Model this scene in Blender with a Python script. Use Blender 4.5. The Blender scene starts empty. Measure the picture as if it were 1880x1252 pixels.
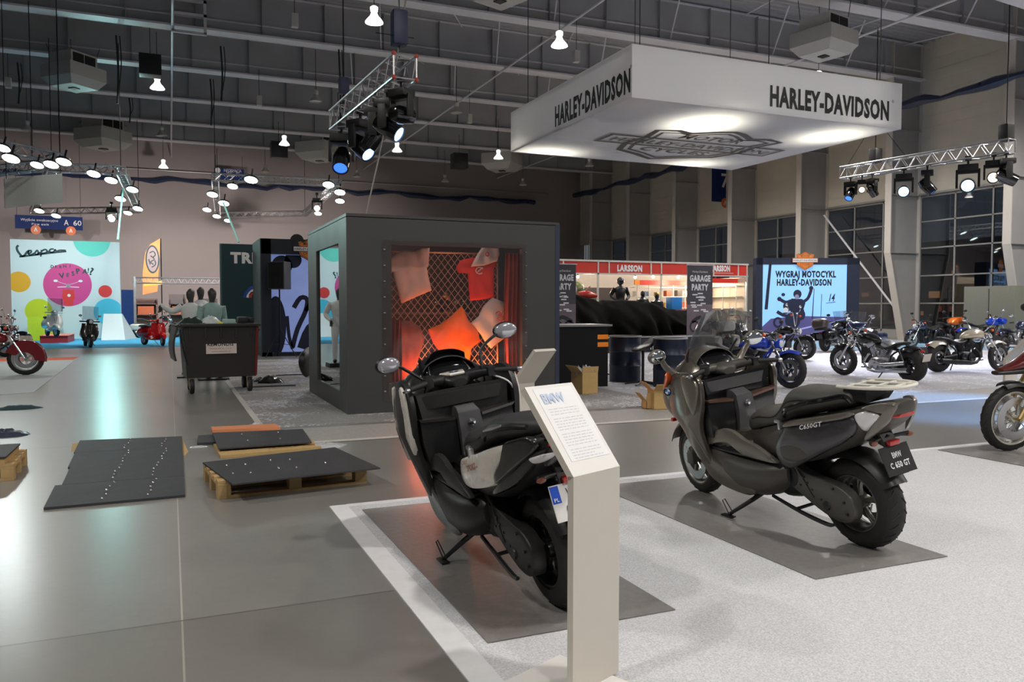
import bpy, bmesh, math, random
from mathutils import Matrix, Vector, Euler
from mathutils import noise as mnoise
random.seed(7)
PI=math.pi
R=math.radians
SC=bpy.context.scene
COL=SC.collection
# ---------------------------------------------------------------- camera maths (used to measure real positions)
CX,CY,F=940,626,1471.0
EYE=1.5
PITCH=math.atan(64/1471); YAW=R(23.1)
_cp,_sp=math.cos(PITCH),math.sin(PITCH)
FW=Vector((math.sin(YAW)*_cp,math.cos(YAW)*_cp,-_sp)); RT=Vector((math.cos(YAW),-math.sin(YAW),0)); UP=RT.cross(FW)
def ray(px,py): return FW+RT*((px-CX)/F)-UP*((py-CY)/F)
def atz(px,py,z=0.0):
    d=ray(px,py); t=(z-EYE)/d.z; return Vector((d.x*t,d.y*t,z))
def atY(px,py,Y):
    d=ray(px,py); t=Y/d.y; return Vector((d.x*t,Y,EYE+d.z*t))
def atX(px,py,X):
    d=ray(px,py); t=X/d.x; return Vector((X,d.y*t,EYE+d.z*t))
def atD(px,py,D):
    d=ray(px,py)*D; return Vector((d.x,d.y,EYE+d.z))
# ---------------------------------------------------------------- materials
MATS={}
def mat(name,col,rough=.5,metal=0,coat=0,emit=0,ecol=None,var=.06,scale=12,bump=0,bscale=60,trans=0,spec=.5,alpha=1,rvar=.08):
    if name in MATS: return MATS[name]
    m=bpy.data.materials.new(name); m.use_nodes=True; nt=m.node_tree; N=nt.nodes; L=nt.links
    b=N['Principled BSDF']
    b.inputs['Roughness'].default_value=rough; b.inputs['Metallic'].default_value=metal
    b.inputs['Specular IOR Level'].default_value=spec
    if coat: b.inputs['Coat Weight'].default_value=coat; b.inputs['Coat Roughness'].default_value=.08
    if trans: b.inputs['Transmission Weight'].default_value=trans
    if alpha<1: b.inputs['Alpha'].default_value=alpha
    c=(*col,1)
    b.inputs['Base Color'].default_value=c
    if emit:
        b.inputs['Emission Color'].default_value=(*(ecol or col),1); b.inputs['Emission Strength'].default_value=emit
    tc=N.new('ShaderNodeTexCoord')
    if var>0 or rvar>0:
        no=N.new('ShaderNodeTexNoise'); no.inputs['Scale'].default_value=scale; no.inputs['Detail'].default_value=4
        L.new(tc.outputs['Object'],no.inputs['Vector'])
        if var>0:
            mx=N.new('ShaderNodeMix'); mx.data_type='RGBA'
            mx.inputs[6].default_value=tuple(max(0,v*(1-var*1.6)) for v in col)+(1,)
            mx.inputs[7].default_value=tuple(min(1,v*(1+var*1.6)) for v in col)+(1,)
            L.new(no.outputs['Fac'],mx.inputs[0]); L.new(mx.outputs[2],b.inputs['Base Color'])
        if rvar>0:
            mr=N.new('ShaderNodeMapRange'); mr.inputs[3].default_value=max(0,rough-rvar); mr.inputs[4].default_value=min(1,rough+rvar)
            L.new(no.outputs['Fac'],mr.inputs[0]); L.new(mr.outputs[0],b.inputs['Roughness'])
    if bump>0:
        n2=N.new('ShaderNodeTexNoise'); n2.inputs['Scale'].default_value=bscale; n2.inputs['Detail'].default_value=3
        L.new(tc.outputs['Object'],n2.inputs['Vector'])
        bp=N.new('ShaderNodeBump'); bp.inputs['Strength'].default_value=bump; bp.inputs['Distance'].default_value=.01
        L.new(n2.outputs['Fac'],bp.inputs['Height']); L.new(bp.outputs[0],b.inputs['Normal'])
    MATS[name]=m; return m
def glassmat(name,tint=(.9,.92,.95),refl=.15,rough=.03,body=0.0,bodycol=(.5,.5,.5)):
    "thin clear sheet: transparent with a fresnel-weighted gloss"
    m=bpy.data.materials.new(name); m.use_nodes=True; nt=m.node_tree; N=nt.nodes; L=nt.links; N.clear()
    out=N.new('ShaderNodeOutputMaterial'); tr=N.new('ShaderNodeBsdfTransparent'); tr.inputs[0].default_value=(*tint,1)
    gl=N.new('ShaderNodeBsdfGlossy'); gl.inputs['Roughness'].default_value=rough
    lw=N.new('ShaderNodeLayerWeight'); lw.inputs[0].default_value=.35
    mr=N.new('ShaderNodeMapRange'); mr.inputs[3].default_value=refl; mr.inputs[4].default_value=min(1,refl+.6)
    L.new(lw.outputs['Fresnel'],mr.inputs[0])
    mx=N.new('ShaderNodeMixShader'); L.new(mr.outputs[0],mx.inputs[0]); L.new(tr.outputs[0],mx.inputs[1]); L.new(gl.outputs[0],mx.inputs[2])
    last=mx
    if body>0:
        df=N.new('ShaderNodeBsdfDiffuse'); df.inputs[0].default_value=(*bodycol,1)
        m2=N.new('ShaderNodeMixShader'); m2.inputs[0].default_value=body
        L.new(mx.outputs[0],m2.inputs[1]); L.new(df.outputs[0],m2.inputs[2]); last=m2
    no=N.new('ShaderNodeTexNoise'); no.inputs['Scale'].default_value=3
    bp=N.new('ShaderNodeBump'); bp.inputs['Strength'].default_value=.05; L.new(no.outputs['Fac'],bp.inputs['Height']); L.new(bp.outputs[0],gl.inputs['Normal'])
    L.new(last.outputs[0],out.inputs[0]); MATS[name]=m; return m
# ---------------------------------------------------------------- mesh builder
def catmull(pts,sub,closed=False):
    pts=[Vector(p) for p in pts]; n=len(pts); out=[]
    rng=n if closed else n-1
    for i in range(rng):
        if closed: p0,p1,p2,p3=pts[(i-1)%n],pts[i],pts[(i+1)%n],pts[(i+2)%n]
        else: p0,p1,p2,p3=pts[max(i-1,0)],pts[i],pts[i+1],pts[min(i+2,n-1)]
        for k in range(sub):
            t=k/sub
            out.append(.5*((2*p1)+(p2-p0)*t+(2*p0-5*p1+4*p2-p3)*t*t+(-p0+3*p1-3*p2+p3)*t**3))
    if not closed: out.append(pts[-1])
    return out
class MB:
    def __init__(s,*mats): s.v=[]; s.f=[]; s.mi=[]; s.mats=list(mats); s.cur=0; s.T=Matrix()
    def use(s,m):
        if m not in s.mats: s.mats.append(m)
        s.cur=s.mats.index(m); return s
    def at(s,loc=(0,0,0),rot=(0,0,0),sc=(1,1,1)):
        s.T=Matrix.LocRotScale(Vector(loc),Euler(rot),Vector(sc)); return s
    def add(s,vs,fs):
        o=len(s.v); T=s.T
        s.v+= [T@Vector(p) for p in vs]
        s.f+= [tuple(i+o for i in f) for f in fs]; s.mi+=[s.cur]*len(fs); return s
    def box(s,a,b,bev=0):
        x0,y0,z0=[min(a[i],b[i]) for i in range(3)]; x1,y1,z1=[max(a[i],b[i]) for i in range(3)]
        if bev<=0:
            vs=[(x0,y0,z0),(x1,y0,z0),(x1,y1,z0),(x0,y1,z0),(x0,y0,z1),(x1,y0,z1),(x1,y1,z1),(x0,y1,z1)]
            return s.add(vs,[(0,3,2,1),(4,5,6,7),(0,1,5,4),(1,2,6,5),(2,3,7,6),(3,0,4,7)])
        bev=min(bev,(x1-x0)*.45,(y1-y0)*.45,(z1-z0)*.45)
        bm=bmesh.new(); bmesh.ops.create_cube(bm,size=1,matrix=Matrix.LocRotScale(Vector(((x0+x1)/2,(y0+y1)/2,(z0+z1)/2)),None,Vector((x1-x0,y1-y0,z1-z0))))
        bmesh.ops.bevel(bm,geom=bm.edges[:],offset=bev,segments=2,affect='EDGES',profile=.7)
        s.bm(bm); bm.free(); return s
    def bm(s,bm):
        bm.verts.index_update(); return s.add([v.co.copy() for v in bm.verts],[tuple(v.index for v in f.verts) for f in bm.faces])
    def cbox(s,c,d,bev=0): return s.box([c[i]-d[i]/2 for i in range(3)],[c[i]+d[i]/2 for i in range(3)],bev)
    def rings(s,rs,closed=True,cap=True):
        n=len(rs[0]); vs=[p for r in rs for p in r]; fs=[]
        for i in range(len(rs)-1):
            for j in range(n if closed else n-1):
                a=i*n+j; b=i*n+(j+1)%n; fs.append((a,b,b+n,a+n))
        if cap: fs.append(tuple(range(n-1,-1,-1))); fs.append(tuple((len(rs)-1)*n+j for j in range(n)))
        return s.add(vs,fs)
    def tube(s,pts,r,n=8,sub=0,closed=False,cap=True):
        P=[Vector(p) for p in pts]
        rr=r if isinstance(r,(list,tuple)) else [r]*len(P)
        if sub>1:
            q=catmull([(*p,rr[i]) for i,p in enumerate(P)] if False else [Vector((p.x,p.y,p.z,rr[i])) for i,p in enumerate(P)],sub,closed)
            P=[Vector(v[:3]) for v in q]; rr=[v[3] for v in q]
        rings=[]; prev=None; m=len(P)
        for i,p in enumerate(P):
            if closed: t=(P[(i+1)%m]-P[i-1])
            else: t=(P[min(i+1,m-1)]-P[max(i-1,0)])
            if t.length<1e-9: t=Vector((0,0,1))
            t.normalize()
            if prev is None:
                u=t.orthogonal().normalized()
            else:
                u=prev-t*prev.dot(t)
                if u.length<1e-6: u=t.orthogonal()
                u.normalize()
            prev=u; w=t.cross(u)
            rings.append([p+(u*math.cos(2*PI*k/n)+w*math.sin(2*PI*k/n))*rr[i] for k in range(n)])
        if closed: rings.append(rings[0]); cap=False
        return s.rings(rings,True,cap)
    def cyl(s,a,b,r,r2=None,n=16): return s.tube([a,b],[r,r if r2 is None else r2],n)
    def lathe(s,prof,axis='y',c=(0,0,0),n=32,cap=False):
        rings=[]
        for (h,r) in prof:
            ring=[]
            for k in range(n):
                a=2*PI*k/n; p=(r*math.cos(a),r*math.sin(a))
                q={'y':(p[0],h,p[1]),'z':(p[0],p[1],h),'x':(h,p[0],p[1])}[axis]
                ring.append((q[0]+c[0],q[1]+c[1],q[2]+c[2]))
            rings.append(ring)
        return s.rings(rings,True,cap)
    def sphere(s,c,r,n=16,m=10):
        if not isinstance(r,(list,tuple)): r=(r,r,r)
        rings=[]
        for i in range(m+1):
            a=PI*i/m; q=max(math.sin(a),1e-3)
            rings.append([(c[0]+r[0]*q*math.cos(2*PI*k/n),c[1]+r[1]*q*math.sin(2*PI*k/n),c[2]+r[2]*math.cos(a)) for k in range(n)])
        return s.rings(rings)
    def ellsec(s,secs,n=20,sub=3,e=2.4,axis='x'):
        "loft of superellipse sections (x, zlow, zhigh, halfwidth[, ycentre])"
        S=[Vector((*q,0)[:5] if len(q)==4 else q) for q in secs]
        if sub>1: S=catmull(S,sub)
        rings=[]
        for q in S:
            x,z0,z1,w,yc=q; ring=[]
            for k in range(n):
                a=2*PI*k/n; c,sn=math.cos(a),math.sin(a)
                yy=w*math.copysign(abs(c)**(2/e),c)+yc; zz=(z0+z1)/2+(z1-z0)/2*math.copysign(abs(sn)**(2/e),sn)
                ring.append((x,yy,zz))
            rings.append(ring)
        return s.rings(rings)
    def panel(s,outline,yf,t=.03,bulge=.01,side=1,centre=None,sub=3,edge=.012,closed=True):
        "curved body panel: outline in x,z; outer surface at y=side*yf(x,z)"
        o=catmull([Vector((p[0],p[1])) for p in outline],sub,True) if sub>1 else [Vector(p) for p in outline]
        c=Vector(centre) if centre else sum(o,Vector((0,0)))/len(o)
        if not callable(yf): yv=yf; yf=lambda x,z:yv
        ext=max((p-c).length for p in o)
        rings=[]
        for sc,dy in ((1,-t),(1,-edge),(1-.35*edge/ext,-edge*.3),(1-1.1*edge/ext,0),(.78,None),(.5,None),(.2,None)):
            ring=[]
            for p in o:
                q=c+(p-c)*sc; y=yf(q.x,q.y)+(dy if dy is not None else bulge*(1-sc*sc))
                ring.append((q.x,side*y,q.y))
            rings.append(ring)
        return s.rings(rings)
    def prism(s,outline,a,b,axis='y',bev=0,sub=0):
        o=[Vector(p) for p in outline]
        if sub>1: o=catmull(o,sub,True)
        def P(u,w,h): return {'y':(u,h,w),'x':(h,u,w),'z':(u,w,h)}[axis]
        if bev>0:
            c=sum(o,Vector((0,0)))/len(o); ext=max((p-c).length for p in o); k=1-bev/ext
            hs=[(a,k),(a+bev,1),(b-bev,1),(b,k)]
        else: hs=[(a,1),(b,1)]; c=Vector((0,0))
        return s.rings([[P(*(c+(p-c)*kk),h) for p in o] for h,kk in hs])
    def grid(s,fn,nu,nv,close_u=False):
        vs=[fn(i/nu,j/nv) for i in range(nu+1) for j in range(nv+1)]
        fs=[(i*(nv+1)+j,(i+1)*(nv+1)+j,(i+1)*(nv+1)+j+1,i*(nv+1)+j+1) for i in range(nu) for j in range(nv)]
        return s.add(vs,fs)
    def sheet(s,fn,nu,nv,t=.01):
        "a grid surface given a real thickness"
        G=[[Vector(fn(i/nu,j/nv)) for j in range(nv+1)] for i in range(nu+1)]
        def nrm(i,j):
            a=G[min(i+1,nu)][j]-G[max(i-1,0)][j]; b=G[i][min(j+1,nv)]-G[i][max(j-1,0)]
            n=a.cross(b); return n.normalized() if n.length>1e-12 else Vector((0,0,1))
        H=[[G[i][j]-nrm(i,j)*t for j in range(nv+1)] for i in range(nu+1)]
        W=nv+1; K=(nu+1)*W; vs=[p for r in G for p in r]+[p for r in H for p in r]; fs=[]
        for i in range(nu):
            for j in range(nv):
                a=(i*W+j,(i+1)*W+j,(i+1)*W+j+1,i*W+j+1); fs.append(a); fs.append(tuple(K+q for q in reversed(a)))
        for i in range(nu):
            fs.append((i*W,K+i*W,K+(i+1)*W,(i+1)*W)); fs.append((i*W+nv,(i+1)*W+nv,K+(i+1)*W+nv,K+i*W+nv))
        for j in range(nv):
            fs.append((j,j+1,K+j+1,K+j)); fs.append((nu*W+j,K+nu*W+j,K+nu*W+j+1,nu*W+j+1))
        return s.add(vs,fs)
    def text(s,txt,M,h,w=None,bold=0,shear=0,ext=.002,align='LEFT'):
        "lettering in the local xy plane of matrix M, cap height h, total width w"
        cu=bpy.data.curves.new('t','FONT'); cu.body=txt; cu.extrude=0; cu.offset=bold; cu.shear=shear; cu.resolution_u=2; cu.space_character=1.0+bold*2.2
        ob=bpy.data.objects.new('t',cu); COL.objects.link(ob)
        bpy.context.view_layer.update()
        dg=bpy.context.evaluated_depsgraph_get(); me=bpy.data.meshes.new_from_object(ob.evaluated_get(dg))
        vs=[v.co.copy() for v in me.vertices]; fs=[tuple(p.vertices) for p in me.polygons]
        bpy.data.objects.remove(ob); bpy.data.curves.remove(cu); bpy.data.meshes.remove(me)
        if not vs: return s
        x0=min(v.x for v in vs); x1=max(v.x for v in vs); y0=0; y1=.729
        sy=h/y1; sx=(w/(x1-x0)) if w else sy
        W=(x1-x0)*sx; off={'LEFT':0,'CENTER':-W/2,'RIGHT':-W}[align]
        k=len(vs); q=[M@Vector(((v.x-x0)*sx+off,v.y*sy,ext)) for v in vs]
        return s.add(q,fs)
    def pieces(s):
        "group faces into far-apart pieces so that each becomes a part of its own"
        n=len(s.v); p=list(range(n))
        def fd(a):
            while p[a]!=a: p[a]=p[p[a]]; a=p[a]
            return a
        for f in s.f:
            r0=fd(f[0])
            for q in f[1:]: p[fd(q)]=r0
        bx={}
        for i,v in enumerate(s.v):
            r=fd(i); b=bx.get(r)
            if b is None: bx[r]=[v.x,v.y,v.z,v.x,v.y,v.z]
            else:
                if v.x<b[0]:b[0]=v.x
                if v.y<b[1]:b[1]=v.y
                if v.z<b[2]:b[2]=v.z
                if v.x>b[3]:b[3]=v.x
                if v.y>b[4]:b[4]=v.y
                if v.z>b[5]:b[5]=v.z
        ks=list(bx); g={k:k for k in ks}
        def gf(a):
            while g[a]!=a: a=g[a]
            return a
        if len(ks)>400: return [list(range(len(s.f)))]
        sz={k:max(bx[k][3]-bx[k][0],bx[k][4]-bx[k][1],bx[k][5]-bx[k][2]) for k in ks}
        for i,a in enumerate(ks):
            A=bx[a]
            for c in ks[i+1:]:
                C_=bx[c]; d=math.sqrt(sum(max(0,A[t]-C_[t+3],C_[t]-A[t+3])**2 for t in range(3)))
                if d<max(.02,.45*max(sz[a],sz[c])): g[gf(a)]=gf(c)
        out={}
        for fi,f in enumerate(s.f): out.setdefault(gf(fd(f[0])),[]).append(fi)
        return list(out.values())
    def build(s,name,parent=None,smooth=35,loc=None,rot=None,recalc=True):
        if parent is not None:
            ps=s.pieces()
            if 1<len(ps)<=60:
                first=None
                for fl in ps:
                    q=MB(*s.mats); mp={}
                    for fi in fl:
                        f=[]
                        for i in s.f[fi]:
                            if i not in mp: mp[i]=len(q.v); q.v.append(s.v[i])
                            f.append(mp[i])
                        q.f.append(tuple(f)); q.mi.append(s.mi[fi])
                    o=q.build1(name,parent,smooth,loc,rot,recalc)
                    first=first or o
                return first
        return s.build1(name,parent,smooth,loc,rot,recalc)
    def build1(s,name,parent=None,smooth=35,loc=None,rot=None,recalc=True):
        me=bpy.data.meshes.new(name); me.from_pydata(s.v,[],s.f)
        for m in s.mats: me.materials.append(m)
        me.polygons.foreach_set('material_index',s.mi)
        if recalc:
            bm=bmesh.new(); bm.from_mesh(me); bmesh.ops.recalc_face_normals(bm,faces=bm.faces[:]); bm.to_mesh(me); bm.free()
        if smooth:
            me.polygons.foreach_set('use_smooth',[True]*len(me.polygons)); me.set_sharp_from_angle(angle=R(smooth))
        me.update()
        o=bpy.data.objects.new(name,me); COL.objects.link(o)
        if parent: o.parent=parent
        if loc: o.location=loc
        if rot: o.rotation_euler=rot
        return o
def tag(o,label=None,cat=None,group=None,kind=None):
    if label: o['label']=label
    if cat: o['category']=cat
    if group: o['group']=group
    if kind: o['kind']=kind
    return o
def thing(name,label,cat,loc=(0,0,0),rot=(0,0,0),group=None):
    o=bpy.data.objects.new(name,None); o.empty_display_size=.1; COL.objects.link(o); o.location=loc; o.rotation_euler=rot
    return tag(o,label,cat,group)
CH={}
def kids(o): return [c for c in bpy.data.objects if c.parent==o]
def dup(root,loc,rot=None,label=None,group=None,sc=None):
    def cp(o,par):
        c=o.copy(); COL.objects.link(c); c.parent=par
        for ch in kids(o): cp(ch,c)
        return c
    r=cp(root,None); r.location=loc
    if rot is not None: r.rotation_euler=rot
    if sc: r.scale=sc
    if label: r['label']=label
    if group: r['group']=group
    return r
def light(kind,loc,power,col=(1,1,1),radius=.2,target=None,angle=90,blend=.5,name='lamp_light',parent=None):
    d=bpy.data.lights.new(name,kind); d.energy=power; d.color=col; d.shadow_soft_size=radius
    if kind=='SPOT': d.spot_size=R(angle); d.spot_blend=blend
    o=bpy.data.objects.new(name,d); COL.objects.link(o); o.location=loc
    if target is not None: o.rotation_euler=(Vector(target)-Vector(loc)).to_track_quat('-Z','Y').to_euler()
    return o
# ---------------------------------------------------------------- palette
black=mat('black_plastic',(.012,.012,.013),.38,rvar=.1)
gloss_black=mat('gloss_black',(.006,.006,.007),.12,coat=.6,var=0)
rubber=mat('rubber',(.013,.012,.011),.62,bump=.15,bscale=90)
dark_metal=mat('dark_metal',(.03,.03,.032),.35,.7)
steel=mat('steel',(.45,.45,.46),.3,1)
chrome=mat('chrome',(.75,.77,.8),.08,1,var=0,rvar=.03)
alu=mat('aluminium',(.6,.6,.62),.35,1)
white_paint=mat('white_paint',(.78,.78,.76),.4)
lens_clear=mat('clear_lens',(.75,.75,.76),.1,coat=.8,var=.02)
lens_red=mat('red_lens',(.5,.01,.008),.12,coat=.8,var=.02)
lens_orange=mat('orange_lens',(.85,.1,.01),.15,coat=.8,var=.02)
white_ink=mat('white_ink',(.8,.8,.8),.5,var=.02)
black_ink=mat('black_ink',(.012,.012,.013),.5,var=.02)
# ================================================================ HALL (structure)
def struct(o): o['kind']='structure'; return o
GY=[9.98,15.55,21.1,26.7,32.3,37.8,43.4,49.0,54.4]       # girder lines
HB=11.7                                                    # underside of the girders
WX=29.8; WW=31.6; BY=59.6; XL=-40
def concrete():
    m=bpy.data.materials.new('concrete_floor'); m.use_nodes=True; N=m.node_tree.nodes; L=m.node_tree.links; b=N['Principled BSDF']
    g=N.new('ShaderNodeNewGeometry')
    def noise(sc,det,rough=.6):
        n=N.new('ShaderNodeTexNoise'); n.inputs['Scale'].default_value=sc; n.inputs['Detail'].default_value=det; n.inputs['Roughness'].default_value=rough; L.new(g.outputs['Position'],n.inputs['Vector']); return n
    a=noise(.5,5,.55); r=N.new('ShaderNodeValToRGB'); r.color_ramp.elements[0].position=.3; r.color_ramp.elements[1].position=.72
    r.color_ramp.elements[0].color=(.215,.208,.192,1); r.color_ramp.elements[1].color=(.265,.256,.236,1); L.new(a.outputs['Fac'],r.inputs[0])
    c=noise(16,9,.75); mx=N.new('ShaderNodeMix'); mx.data_type='RGBA'; mx.blend_type='MULTIPLY'; mx.inputs[0].default_value=.3
    r2=N.new('ShaderNodeValToRGB'); r2.color_ramp.elements[0].position=.3; r2.color_ramp.elements[0].color=(.72,.72,.72,1); r2.color_ramp.elements[1].position=.65; L.new(c.outputs['Fac'],r2.inputs[0])
    L.new(r.outputs[0],mx.inputs[6]); L.new(r2.outputs[0],mx.inputs[7])
    # saw cut joints
    sep=N.new('ShaderNodeSeparateXYZ'); L.new(g.outputs['Position'],sep.inputs[0])
    last=mx.outputs[2]
    for ax,per,off in ((0,6.0,.028),(1,5.6,4.08)):
        ad=N.new('ShaderNodeMath'); ad.operation='SUBTRACT'; ad.inputs[1].default_value=off-per/2; L.new(sep.outputs[ax],ad.inputs[0])
        mo=N.new('ShaderNodeMath'); mo.operation='FLOORED_MODULO'; mo.inputs[1].default_value=per; L.new(ad.outputs[0],mo.inputs[0])
        su=N.new('ShaderNodeMath'); su.operation='SUBTRACT'; su.inputs[1].default_value=per/2; L.new(mo.outputs[0],su.inputs[0])
        ab=N.new('ShaderNodeMath'); ab.operation='ABSOLUTE'; L.new(su.outputs[0],ab.inputs[0])
        lt=N.new('ShaderNodeMath'); lt.operation='LESS_THAN'; lt.inputs[1].default_value=.0045 if ax==0 else .007; L.new(ab.outputs[0],lt.inputs[0])
        m2=N.new('ShaderNodeMix'); m2.data_type='RGBA'; m2.inputs[7].default_value=(.42,.40,.35,1) if ax==0 else (.13,.125,.115,1)
        L.new(lt.outputs[0],m2.inputs[0]); L.new(last,m2.inputs[6]); last=m2.outputs[2]
    # the slab nearest the camera bay was poured darker
    ls=N.new('ShaderNodeMath'); ls.operation='LESS_THAN'; ls.inputs[1].default_value=4.08; L.new(sep.outputs[1],ls.inputs[0])
    m3=N.new('ShaderNodeMix'); m3.data_type='RGBA'; m3.blend_type='MULTIPLY'; m3.inputs[7].default_value=(.84,.83,.82,1); L.new(ls.outputs[0],m3.inputs[0]); L.new(last,m3.inputs[6]); last=m3.outputs[2]
    L.new(last,b.inputs['Base Color'])
    b.inputs['Roughness'].default_value=.28
    b.inputs['Specular IOR Level'].default_value=.6
    return m
def speckle(name,c1,c2,rough,sc,spots=None,amt=.5,spotsc=18,bump=.3):
    "carpet / film littered floor"
    m=bpy.data.materials.new(name); m.use_nodes=True; N=m.node_tree.nodes; L=m.node_tree.links; b=N['Principled BSDF']
    g=N.new('ShaderNodeNewGeometry')
    n=N.new('ShaderNodeTexNoise'); n.inputs['Scale'].default_value=sc; n.inputs['Detail'].default_value=3; n.inputs['Roughness'].default_value=.8; L.new(g.outputs['Position'],n.inputs['Vector'])
    r=N.new('ShaderNodeValToRGB'); r.color_ramp.elements[0].position=.38; r.color_ramp.elements[1].position=.62; r.color_ramp.elements[0].color=(*c1,1); r.color_ramp.elements[1].color=(*c2,1); L.new(n.outputs['Fac'],r.inputs[0])
    last=r.outputs[0]
    if spots:
        v=N.new('ShaderNodeTexNoise'); v.inputs['Scale'].default_value=spotsc; v.inputs['Detail'].default_value=5; v.inputs['Distortion'].default_value=.9; L.new(g.outputs['Position'],v.inputs['Vector'])
        w=N.new('ShaderNodeTexNoise'); w.inputs['Scale'].default_value=.9; w.inputs['Detail'].default_value=3; L.new(g.outputs['Position'],w.inputs['Vector'])
        ml=N.new('ShaderNodeMath'); ml.operation='MULTIPLY'; L.new(v.outputs['Fac'],ml.inputs[0]); L.new(w.outputs['Fac'],ml.inputs[1])
        r2=N.new('ShaderNodeValToRGB'); r2.color_ramp.elements[0].position=amt*.55; r2.color_ramp.elements[1].position=amt*.55+.06; L.new(ml.outputs[0],r2.inputs[0])
        mx=N.new('ShaderNodeMix'); mx.data_type='RGBA'; mx.inputs[7].default_value=(*spots,1); L.new(r2.outputs[0],mx.inputs[0]); L.new(last,mx.inputs[6]); last=mx.outputs[2]
        mr=N.new('ShaderNodeMapRange'); mr.inputs[3].default_value=rough; mr.inputs[4].default_value=.25; L.new(r2.outputs[0],mr.inputs[0]); L.new(mr.outputs[0],b.inputs['Roughness'])
    else: b.inputs['Roughness'].default_value=rough
    L.new(last,b.inputs['Base Color'])
    bp=N.new('ShaderNodeBump'); bp.inputs['Strength'].default_value=bump; bp.inputs['Distance'].default_value=.006; L.new(n.outputs['Fac'],bp.inputs['Height']); L.new(bp.outputs[0],b.inputs['Normal'])
    return m
m_floor=concrete()
struct(MB(m_floor).box((XL,-14,-.3),(WW+.4,BY+.4,0)).build('floor',smooth=0))
m_wall=mat('back_wall_plaster',(.31,.275,.27),.8,var=.05,scale=.3)
m_panel=mat('wall_cladding',(.60,.56,.48),.55,var=.05,scale=2)
m_ceil=mat('ceiling_steel',(.36,.365,.385),.6,var=.12,scale=.8)
m_deck=mat('roof_deck',(.33,.335,.355),.6,var=.1,scale=3)
m_flange=mat('girder_flange',(.62,.61,.65),.45,var=.08,scale=2)
m_col=mat('column_steel',(.50,.47,.43),.5,var=.06,scale=1.5)
m_colw=mat('column_web',(.30,.295,.29),.55,var=.08,scale=1.5)
# back wall
b=MB(m_wall).box((XL,BY,0),(WW+.4,BY+.4,13.6))
struct(b.build('wall_back',smooth=0))
b=MB(m_wall).box((XL-.4,-14,0),(XL,BY+.4,13.6)); struct(b.build('wall_left',smooth=0))
# roof deck: trapezoid profile, ribs running along x
b=MB(m_deck); pts=[]; y=-14.0; k=0
while y<BY:
    for (dy,dz) in ((0,0),(.11,0),(.16,.09),(.27,.09)): pts.append((y+dy,HB+1.62+dz))
    y+=.32
pr=[]
for (yy,zz) in pts: pr.append([(XL,yy,zz),(WW+.4,yy,zz)])
b.rings(pr,closed=False,cap=False); b.box((XL,-14,HB+1.74),(WW+.4,BY,HB+1.9))
struct(b.build('ceiling',smooth=0,recalc=False))
# girders : one thing each (a welded plate girder)
for i,gy in enumerate([-1.2,4.4]+GY):
    b=MB(m_ceil,m_flange)
    b.box((XL,gy-.01,HB+.05),(WW,gy+.02,HB+1.6))
    b.use(m_flange); b.box((XL,gy-.3,HB-.02),(WW,gy+.3,HB+.05)); b.box((XL,gy-.18,HB+1.57),(WW,gy+.18,HB+1.6))
    if i>=2 and gy<40:
        b.box((XL,gy-.09,HB+.42),(WW,gy-.02,HB+.47))
    b.use(m_ceil)
    x=XL+1.1
    while x<WW:
        b.box((x,gy-.17,HB+.05),(x+.02,gy-.005,HB+1.57)); x+=2.35
    o=b.build('trim_%d'%(i+1),smooth=0); struct(o)
# longitudinal purlin rods / conduits between the girders
b=MB(m_flange)
for x in (0.25,13.4,24.1): b.tube([(x,2,HB-.05),(x,BY,HB-.05)],.045,6)
struct(b.build('trim_20',smooth=40))
# sway braces under the deck
b=MB(m_flange)
for i in range(2,6):
    for x in (8,13,18,23,27):
        y0,y1=GY[i-1],GY[i]
        b.tube([(x,y0+.1,HB+.1),(x+.4,y0+1.5,HB+1.6)],.03,6); b.tube([(x,y1-.1,HB+.1),(x-.4,y1-1.5,HB+1.6)],.03,6)
        b.tube([(x+1,y0,HB+.2),(x+3.5,y1,HB+1.5)],.025,6)
struct(b.build('trim_21',smooth=40))
# box frame collar on the near girder
g0=atY(347,58,GY[4])
b=MB(m_flange)
for (dx,dz,w,h) in ((-.55,.3,.1,1.2),(.55,.3,.1,1.2),(0,.85,1.2,.1),(0,.35,1.2,.1),(0,-.3,1.2,.1)):
    b.cbox((g0.x+dx,GY[4]-.28,HB+.2+dz-.1),(w,.1,h))
tag(b.build('hanging_bracket',smooth=0),'pale square steel bracket frame around the long ceiling girder, upper left','bracket')
# right wall
def wallx(n,a,bb,m): return struct(MB(m).box(a,bb).build(n,smooth=0))
b=MB(m_panel)
b.box((WW,-14,6.55),(WW+.3,BY,13.6)); 
z=6.55
while z<13.4:
    b.box((WW-.012,-14,z),(WW,BY,z+.47)); z+=.5
struct(b.build('wall_right',smooth=0))
struct(MB(m_colw).box((WW,-14,0),(WW+.3,BY,.35)).build('baseboard_right',smooth=0))
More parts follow.
